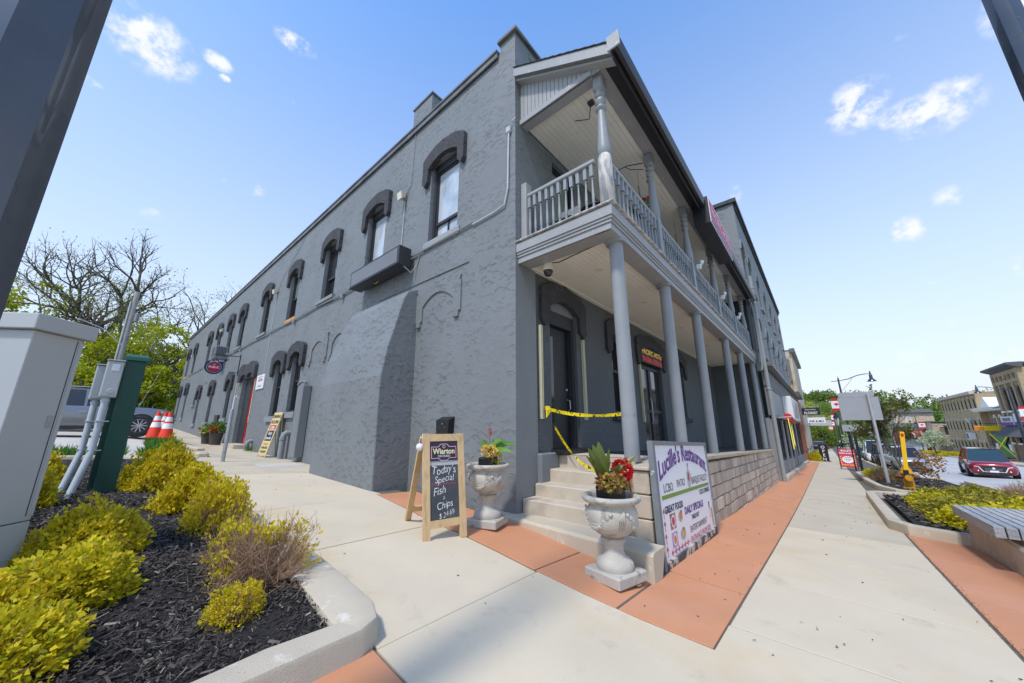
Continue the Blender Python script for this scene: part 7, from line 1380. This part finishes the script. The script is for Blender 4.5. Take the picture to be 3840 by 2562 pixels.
def tips_leaves(name, tips, per, rad, size, m, parent, rng, asp=.55):
    T_ = np.array([tuple(p) for p in tips]); P = np.repeat(T_, per, 0); n = len(P); P = P + rng.normal(0, rad, (n, 3)); V, F = leaves(n, P, rng.normal(0, 1, (n, 3)), size, asp, rng=rng)
    return fast(name, V, F, m, parent)
def tree(name, loc, H, label, seed, leafm, depth=4, spread=.55, r0=.35, per=6, rad=.5, size=.22, first=.3, group=None, up=.25, kids_=(2, 3), shrink=.74, bark='bark', lean=(0, 0), wig=.18, lim=1600):
    t = thing(name, loc, label, 'tree', group); local(t); segs, tips = branches(seed, H, spread, depth, r0, up, kids_, first, shrink, wig, lean, lim)
    treemesh('trunk', segs, bark, t)
    if per: tips_leaves('crown', tips, per, rad, size, leafm, t, np.random.default_rng(seed))
    return t
def crown_tree(name, loc, H, W_, label, seed, leafm, n=2600, size=.35, group=None, trunk=.25, low=.15):
    """leafy tree: limbs inside a crown of many clumps"""
    rng = np.random.default_rng(seed); t = thing(name, loc, label, 'tree', group); local(t)
    segs, tips = branches(seed, H, .6, 3, trunk, .3, (2, 3), .35, .7); treemesh('trunk', segs, 'bark_far', t)
    nc = 46; C = sph(nc, rng)*rng.uniform(.35, 1, (nc, 1))**.6 * np.array([W_*.5, W_*.5, H*.5*(1-low)]); C[:, 2] += H*(.5+low/2); C[:, :2] *= (1 - .35*np.clip((C[:, 2:]/H-.55)/.45, 0, 1))
    idx = rng.integers(0, nc, n); rr = rng.uniform(.07, .17, nc)*W_; d = sph(n, rng); P = C[idx] + d*rr[idx][:, None]*rng.uniform(.4, 1.15, (n, 1))*np.array([1, 1, .75]); V, F = leaves(n, P, d, size, .7, .7, rng=rng)
    fast('crown', V, F, leafm, t); return t
# bare budding trees behind the far end of the side wall
BT = 'tall bare budding trees behind the hotel'
tree('bare_tree', (-4.6, 50, g(-5, 50)), 18.5, 'tallest bare spreading tree left of the utility pole top', 21, 'lf_bud', depth=6, spread=.52, r0=.50, per=1, rad=.35, size=.18, first=.27, group=BT, lim=2600, shrink=.76, lean=(-.22, 0))
tree('bare_tree', (-1.6, 54, g(-1.6, 54)), 18.0, 'budding grey tree just right of the utility pole top', 5, 'lf_bud', depth=6, spread=.48, r0=.38, per=2, rad=.35, size=.2, first=.28, group=BT, lim=2400, shrink=.75)
tree('bare_tree', (1.8, 52, g(1.6, 52)), 19, 'budding tree spreading over the far end of the grey roofline', 9, 'lf_bud', depth=6, spread=.52, r0=.38, per=2, rad=.35, size=.2, first=.28, group=BT, lim=2400, shrink=.75, lean=(.12, 0))
tree('bare_tree', (-6.4, 47, g(-6.6, 47)), 14, 'wide bare tree with long low limbs to the left of the others', 14, 'lf_bud', depth=6, spread=.62, r0=.32, per=1, rad=.35, size=.18, first=.25, group=BT, lim=2200, lean=(-.25, 0), shrink=.78)
crown_tree('maple_tree', (-10.2, 51, g(-10.2, 51)), 11.8, 6.5, 'fresh yellow green maple at the left edge beside the big lamp pole', 31, 'lf_spring', n=3000, size=.30)
crown_tree('maple_tree', (-16, 53, g(-16, 53)), 12.5, 8, 'fresh green maple hidden behind the big lamp pole', 32, 'lf_spring', n=3000, size=.32)
TL = ['low leftmost green tree of the thicket, above the grey parked car', 'green tree of the thicket just left of the utility pole', 'green tree of the thicket directly behind the utility pole', 'tallest yellow green tree of the thicket, right of the utility pole', 'yellow green tree of the thicket left of the far wall end', 'yellow green tree of the thicket rising behind the far wall end', 'low bush in front of the thicket above the car bonnet', 'low bush in front of the thicket beside the far wall end', 'low green bush filling the thicket behind the green post', 'green tree of the thicket partly hidden by the far wall end', 'low bush at the left of the thicket behind the meter boxes', 'green tree at the back of the thicket']
for k, (x, y, H, W_) in enumerate(((-6.6, 43, 5.0, 4), (-4.9, 44, 7.4, 4.4), (-3.3, 43.5, 8.4, 4.4), (-1.5, 44, 9.6, 4.6), (.1, 44, 9.2, 4.6), (2.0, 45, 9.0, 5), (-3.8, 40.5, 4.6, 3.6), (-1.2, 40.5, 5.2, 3.8), (-2.4, 40, 4.6, 3.4), (1.2, 42, 6.5, 4), (-5.6, 41, 4.4, 3.4), (-2.5, 47, 9.5, 5))):
    crown_tree('leafy_tree', (x, y, g(x, y)-.3), H, W_, TL[k], 40+k, 'lf_spring', n=3000, size=.23)
# street trees
t = tree('young_tree', (17.6, -5.62, g(17.6, -5.6)+.05), 4.6, 'slender young tree with sparse buds behind the yellow marker', 3, 'lf_young', depth=5, spread=.22, r0=.06, per=6, rad=.07, size=.14, first=.24, up=.9, shrink=.80, lim=900, kids_=(2, 3))
tree('young_tree', (18.0, -5.75, g(18.0, -5.7)+.05), 3.2, 'second slim stem of the young tree in the same planter', 8, 'lf_young', depth=5, spread=.36, r0=.05, per=6, rad=.08, size=.13, first=.25, up=.6, shrink=.8, lim=500)
tree('young_tree', (22.5, -5.3, g(22.5, -5.3)+.05), 3.2, 'bare young tree between the small sign back and the big sign pole', 12, 'lf_young', depth=5, spread=.32, r0=.035, per=2, rad=.05, size=.07, first=.25, up=.7, shrink=.8, lim=500)
crown_tree('dry_bush', (17.2, -6.2, g(17.2, -6.2)+.1), 1.5, .9, 'brown leaved bush behind the yellow marker post', 71, 'lf_dry', n=420, size=.09, trunk=.02)
crown_tree('blossom_tree', (86, -16.6, g(86, -17)), 3.9, 3.4, 'small round white blossom tree in front of the stone building', 51, 'lf_blossom', n=1600, size=.26, low=.3, trunk=.12)
crown_tree('blossom_tree', (49, -5.3, g(49, -5.3)), 2.6, 2.0, 'small pale blossom tree beside the parked white van', 52, 'lf_blossom', n=500, size=.14, low=.3, trunk=.06)
crown_tree('red_tree', (70, -.5, g(70, -.5)), 3.6, 3.2, 'small reddish tree beyond the hanging signs', 53, 'lf_russet', n=700, size=.2, trunk=.1)
for k, (x, y, H, W_, lm) in enumerate(((112, 3, 11.5, 10, 'lf_green'), (122, 0, 12.5, 9, 'lf_spring'), (138, -4.5, 13, 11, 'lf_green'), (150, -1, 15, 12, 'lf_green'), (108, 8, 14, 10, 'lf_green'), (170, -3, 12, 12, 'lf_spring'), (118, 5, 7, 8, 'lf_russet'), (128, -.5, 8, 8, 'lf_russet'), (190, -4, 12, 14, 'lf_green'), (98, 6, 8, 7, 'lf_russet'), (104, -2.6, 5.2, 5, 'lf_green'))):
    crown_tree('street_tree', (x, y, g(x, y)-.3), H, W_, ['dark green tree at the end of the near pavement', 'yellow green tree bulging over the near pavement end', 'tall green tree right of the yellow green one', 'highest green tree at the end of the near pavement', 'green tree rising behind the hanging florist sign', 'yellow green tree farthest down the street', 'low russet tree under the yellow green one', 'russet bush just beyond the hanging signs', 'distant green tree behind the lamp posts', 'small russet tree behind the florist sign', 'small dark green tree standing on the near pavement edge'][k], 80+k, lm, n=4200, size=.34, group='trees at the far end of the street' if k > 2 else None)
# wooded hill on the horizon
rng = np.random.default_rng(5); n = 9000
hx_ = rng.uniform(190, 420, n); hy_ = rng.uniform(-190, 60, n)
def hillz(x, y): return -8 + 20*np.clip((x-175)/110, 0, 1)**1.2 + 3.5*np.sin(y*.035+1) + 2*np.sin(x*.05) + 8*np.clip((-y-60)/120, 0, 1)
ta = np.linspace(170, 440, 28); tb = np.linspace(-260, 90, 36); X, Y = np.meshgrid(ta, tb); V = np.stack([X.ravel(), Y.ravel(), hillz(X, Y).ravel()], 1); i, j = np.meshgrid(np.arange(27), np.arange(35)); a = (j*28+i).ravel(); o = fast('hill', V, np.stack([a, a+1, a+29, a+28], 1), 'grass', None, True); o['kind'] = 'structure'
nt = 700; tx_ = rng.uniform(185, 400, nt); ty_ = rng.uniform(-200, 60, nt); th = rng.uniform(4, 9, nt); tw = rng.uniform(5, 10, nt); per = 160; P = []; D_ = []
for k in range(nt):
    d = sph(per, rng); d[:, 2] = np.abs(d[:, 2])*.9+.1*d[:, 2]; P.append(np.array([tx_[k], ty_[k], hillz(tx_[k], ty_[k])+th[k]*.35]) + d*np.array([tw[k]/2, tw[k]/2, th[k]*.65])*rng.uniform(.75, 1.1, (per, 1))); D_.append(d)
P = np.concatenate(P); D_ = np.concatenate(D_); V, F = leaves(len(P), P, D_, 1.0, .9, .6, rng=rng); tag(fast('distant_wood', V, F, 'lf_wood'), 'green wooded hillside on the horizon above the far shops', 'wood', kind='stuff')

# ---------------------------------------------------------------- mulch, shrubs, grass
def inbed(x, y):
    return (x < -2.90) & (y > -1.10 - np.clip(-2.85-x, 0, 9)*.06) & (y < 8.6) & (x > -7)
rng = np.random.default_rng(3); n = 150000; x = rng.uniform(-5.6, -2.86, n); y = rng.uniform(-1.25, 8.4, n)**1; keep = inbed(x, y) & (rng.random(n) < np.clip(1.2 - (y+1)/7, .25, 1)); x = x[keep]; y = y[keep]; n = len(x)
z = gz(x, y) + .075 + rng.uniform(.0, .035, n) + .015*np.sin(x*7+y*5); ln = rng.uniform(.005, .020, n)*rng.choice([1, 1, 1.6], n); wd = ln*rng.uniform(.10, .34, n); az = rng.uniform(0, 2*np.pi, n); el = rng.normal(0, .35, n); ro = rng.normal(0, .5, n)
d = np.stack([np.cos(az)*np.cos(el), np.sin(az)*np.cos(el), np.sin(el)], 1); s_ = np.stack([-np.sin(az)*np.cos(ro), np.cos(az)*np.cos(ro), np.sin(ro)], 1); C = np.stack([x, y, z], 1)
l_ = ln[:, None]; w_ = wd[:, None]; V = np.stack([C-d*l_-s_*w_*.6, C+d*l_*.9-s_*w_, C+d*l_+s_*w_*.5, C-d*l_*.85+s_*w_], 1).reshape(-1, 3); i = np.arange(n)*4; F = np.stack([i, i+1, i+2, i+3], 1)
M['chips'] = mat('mulch_chips', (.03,.025,.022), .75, .2, 20, island=[(.016,.012,.010), (.035,.026,.020), (.022,.017,.014), (.055,.043,.034), (.028,.021,.017), (.09,.072,.056), (.016,.012,.010), (.13,.11,.09), (.04,.030,.024), (.30,.26,.21)])
tag(fast('mulch', V, F, 'chips'), 'dark shredded bark mulch between the golden shrubs', 'mulch', kind='stuff')
def bedmulch(x0, x1, y0, y1, n, seed):
    rng = np.random.default_rng(seed); x = rng.uniform(x0, x1, n); y = rng.uniform(y0, y1, n); z = gz(x, y)+.105+rng.uniform(0, .03, n); ln = rng.uniform(.02, .06, n); az = rng.uniform(0, 6.28, n); d = np.stack([np.cos(az), np.sin(az), rng.normal(0, .3, n)], 1); s_ = np.stack([-np.sin(az), np.cos(az), rng.normal(0, .4, n)], 1); C = np.stack([x, y, z], 1); l_ = ln[:, None]; w_ = l_*.3
    V = np.stack([C-d*l_-s_*w_, C+d*l_-s_*w_, C+d*l_+s_*w_, C-d*l_+s_*w_], 1).reshape(-1, 3); i = np.arange(n)*4; tag(fast('mulch', V, np.stack([i, i+1, i+2, i+3], 1), 'chips'), 'dark bark mulch in the street planter', 'mulch', kind='stuff')
bedmulch(5.7, 12, -7.4, -4.4, 5000, 8); bedmulch(14, 23.5, -7, -4.8, 3500, 9)
leafmat('lf_gold', [(.66,.54,.012), (.80,.62,.02), (.88,.66,.05), (.56,.52,.015), (.74,.58,.012), (.44,.46,.015), (.84,.60,.06)], .4)
leafmat('lf_goldg', [(.62,.55,.015), (.76,.62,.02), (.50,.50,.015), (.84,.66,.04), (.34,.40,.015)], .4); leafmat('lf_olive', [(.30,.32,.02), (.42,.38,.025), (.18,.22,.02), (.46,.38,.04), (.30,.20,.06)], .3)
M['twig'] = mat('twig_brown', (.36,.22,.13), .85, .2, 9)
def shrub_proto(seed, nclump, per, size, m, leafy=1.0, twigs=120, dead=0.0):
    """unit shrub (radius 1, height 1): stems, leaf whorls at the shoot ends"""
    rng = np.random.default_rng(seed); d = sph(nclump, rng); d[:, 2] = np.abs(d[:, 2]); r = rng.uniform(.55, 1.0, nclump)**.5
    bump = 1 + .17*np.sin(d[:, 0]*4+seed)*np.cos(d[:, 1]*5) + rng.normal(0, .07, nclump); C = d*(r*bump)[:, None]; keep = np.ones(nclump, bool)
    if dead: keep = rng.random(nclump) > dead * (1 + .8*np.sin(C[:, 0]*3+C[:, 1]*2+seed))
    K = C[keep]; dk = d[keep]; P = np.repeat(K, per, 0); n = len(P); dn = np.repeat(dk, per, 0) + np.array([0, 0, .12]); P = P + rng.normal(0, size*.55, (n, 3)); V, F = leaves(n, P, dn, size, .68, .75, rng=rng)
    b = MB()
    for k in range(twigs):
        q = C[rng.integers(0, nclump)]*rng.uniform(.85, 1.08 if not dead else 1.22); p0 = Vector((q[0]*.12, q[1]*.12, 0)); p2 = Vector(q); p1 = p0.lerp(p2, .5) + Vector((q[0]*.12, q[1]*.12, -.02)) ; b.tube([p0, p1, p2], .012 if not dead else .009, 3, .003, caps=False)
        if dead:
            for _ in range(3): s = p1.lerp(p2, rng.uniform(.2, 1)); e = s + Vector(rng.normal(0, .12, 3)) + Vector((0, 0, .08)); b.tube([s, e], .005, 3, .002, caps=False)
    return (V, F, m), b
PROT = {}
def shrub(kind, loc, rad, h, rz, label, group, name='golden_shrub', cat='shrub'):
    t = thing(name, loc, label, cat, group, rz); local(t)
    if kind not in PROT:
        a = {'near1': (1, 950, 9, .105, 'lf_gold', 1, 260, .06), 'near2': (2, 900, 9, .115, 'lf_gold', 1, 220, .04), 'near3': (3, 900, 9, .12, 'lf_goldg', 1, 320, .12), 'dead': (4, 420, 8, .075, 'lf_gold', 1, 520, .72), 'half': (5, 900, 8, .095, 'lf_gold', 1, 300, .38), 'far1': (6, 620, 6, .13, 'lf_goldg', 1, 160, .12), 'far2': (7, 640, 6, .12, 'lf_olive', 1, 220, .2), 'fardead': (8, 200, 5, .10, 'lf_olive', 1, 420, .8)}[kind]
        (V, F, m), b = shrub_proto(*a); o = fast('foliage', V, F, m, None); s = b.build('stems', 'twig', None); PROT[kind] = (o.data, s.data); o.parent = t; s.parent = t
    else:
        o = bpy.data.objects.new('foliage', PROT[kind][0]); s = bpy.data.objects.new('stems', PROT[kind][1])
        for q in (o, s): COL.objects.link(q); q.parent = t
    for q in (o, s): q.scale = (rad, rad, h)
    return t
def zb(x, y): return g(x, y)+.075
GS = 'golden shrubs in the mulch bed'
for kind, x, y, rad, h, rz, lab in (('near1', -3.22, 3.8, .38, .55, .3, 'round golden shrub nearest the traffic cones, right of the green post'), ('near2', -3.10, 2.15, .31, .42, 1.2, 'golden shrub second along the kerb from the green post'), ('half', -3.06, 1.10, .28, .42, 2.1, 'golden shrub with brown twigs third along the kerb side'),
    ('dead', -3.06, -.32, .34, .40, .8, 'mostly bare brown twiggy shrub at the kerb corner'), ('dead', -3.10, .15, .22, .32, 2.9, 'bare brown twigs with a few golden leaves beside the kerb'), ('half', -3.27, -.68, .14, .17, 4.4, 'small tuft of golden leaves at the kerb corner'), ('near1', -3.86, .78, .28, .33, 2.6, 'golden shrub in front of the grey cabinet base'), ('near3', -3.91, .02, .275, .26, 4.0, 'wide yellow green shrub in the middle of the bed'),
    ('near3', -4.08, -.60, .23, .24, .5, 'large leaved yellow green shrub in the bottom left corner'), ('near2', -4.20, -.25, .20, .26, 5.2, 'golden shrub at the left edge of the photo'), ('near3', -4.33, 3.0, .22, .42, 1.9, 'green and yellow shrub between the cabinet and the conduits'), ('near1', -4.42, 4.3, .30, .50, 3.3, 'golden shrub behind the cabinet left of the conduits'), ('near2', -4.9, 2.4, .5, .55, .9, 'golden shrub hidden behind the grey cabinet')):
    shrub(kind, (x, y, zb(x, y)-.02), rad, h, rz, lab, GS)
rs = random.Random(6); k = 0; KN = {}
for x, y, rad, h, kind in ((6.7, -5.25, .56, .46, 'far1'), (8.0, -5.2, .60, .46, 'far2'), (9.3, -5.15, .52, .42, 'far1'), (10.5, -5.2, .5, .42, 'far2'), (7.2, -6.0, .7, .55, 'far1'), (8.6, -6.1, .75, .55, 'far2'), (10.1, -6.1, .7, .5, 'far2'), (11.4, -6.0, .62, .52, 'far2'), (6.4, -6.6, .6, .5, 'far2'), (6.3, -7.2, .6, .55, 'fardead'), (7.6, -7.2, .65, .6, 'fardead'), (9.0, -7.3, .65, .6, 'fardead'), (10.5, -7.2, .6, .6, 'fardead'), (12.0, -7.0, .6, .6, 'fardead'), (13.3, -7.2, .6, .55, 'fardead'), (18.6, -4.95, .55, .5, 'fardead'), (19.6, -5.2, .6, .55, 'fardead'), (21.5, -4.9, .4, .35, 'far1'), (23, -5.0, .4, .35, 'far1')):
    k += 1; ordn = ['first', 'second', 'third', 'fourth', 'fifth', 'sixth', 'seventh', 'eighth']; rowk = 'pavement side' if y > -5.5 else 'middle' if y > -6.5 else 'road side'; KN[(kind, rowk)] = KN.get((kind, rowk), -1)+1
    shrub(kind, (x, y, g(x, y)+.09), rad, h*.86 if 'dead' not in kind else h*1.05, rs.uniform(0, 6), {'far1': 'low golden green spirea', 'far2': 'low olive spirea', 'fardead': 'bare reddish twiggy shrub'}[kind] + ', ' + ordn[KN[(kind, rowk)]] + ' of its kind from the bench in the ' + rowk + ' row', {'far1': 'golden spireas in the street planter', 'far2': 'olive spireas in the street planter', 'fardead': 'bare shrubs in the street planter'}[kind], 'spirea_shrub')
for k, x in enumerate((82, 84.5, 88, 91, 95, 98.5)): shrub('far1', (x, -17.9, g(x, -18)+.05), 1.5, .55, k*1.0, 'low golden shrub on the far pavement, ' + ['first', 'second', 'third', 'fourth', 'fifth', 'sixth'][k] + ' from the right', 'golden shrubs along the far pavement', 'golden_shrub')
for x, y, lab in ((40.2, -2.3, 'green plant at the foot of the cream building left of the open sign'), (42.4, -2.6, 'green plant just behind the open sign')): shrub('far1', (x, y, g(x, y)), .45, .8, 0, lab, None, 'green_plant', 'plant')
def tufts(name, boxes, n, h, m, lab, seed=2):
    rng = np.random.default_rng(seed); P = []
    for (x0, x1, y0, y1) in boxes: P.append(np.stack([rng.uniform(x0, x1, n), rng.uniform(y0, y1, n)], 1))
    P = np.concatenate(P); z = gz(P[:, 0], P[:, 1]); P = np.stack([P[:, 0], P[:, 1], z+.02], 1); N_ = rng.normal(0, .35, P.shape); N_[:, 2] = 1; V, F = leaves(len(P), P, N_, h, .10, .2, rng=rng); tag(fast(name, V, F, m), lab, 'grass', kind='stuff')
leafmat('lf_grass', [(.06,.16,.02), (.10,.24,.03), (.16,.30,.04)]); 
tufts('grass_tufts', [(-5.4, -3.4, 8.9, 9.7), (-3.1, -2.7, 8.4, 9.4), (-2.9, -2.3, 10, 12)], 1400, .26, 'lf_grass', 'green grass tufts behind the kerb of the mulch bed'); tufts('weeds', [(-.3, -.1, 12.3, 12.6)], 60, .22, 'lf_grass', 'small green weed at the foot of the side wall')
tufts('verge_grass', [(-16, 2, 37, 41)], 6000, .5, 'lf_grass', 'green grass verge below the thicket behind the parked cars')
# fallen leaves and grit on the paving
rng = np.random.default_rng(12); n = 130; x = rng.uniform(-2.6, 10, n); y = np.where(x < -1, rng.uniform(-4, 6, n), rng.uniform(-4.1, -2.0, n)); P = np.stack([x, y, gz(x, y)+.008], 1); N_ = rng.normal(0, 1, (n, 3)); N_[:, 2] *= .12; V, F = leaves(n, P, N_, .028, .5, .1, rng=rng); tag(fast('litter', V, F, mat('dry_litter', (.10,.07,.045), .9, .3, 20, island=[(.04,.03,.02), (.16,.10,.05), (.22,.18,.13)])), 'scattered dry leaf scraps on the paving', 'leaf litter', kind='stuff')
n = 900; x = rng.uniform(-.4, 12, n); y = -4.14 + rng.normal(0, .018, n); P = np.stack([x, y, gz(x, y)+.006], 1); V, F = leaves(n, P, np.stack([rng.normal(0, 1, n), rng.normal(0, 1, n), rng.normal(0, .15, n)], 1), .011, .6, .1, rng=rng); tag(fast('kerb_grit', V, F, MATS['dry_litter']), 'line of dark grit in the joint along the pavement edge', 'grit', kind='stuff')
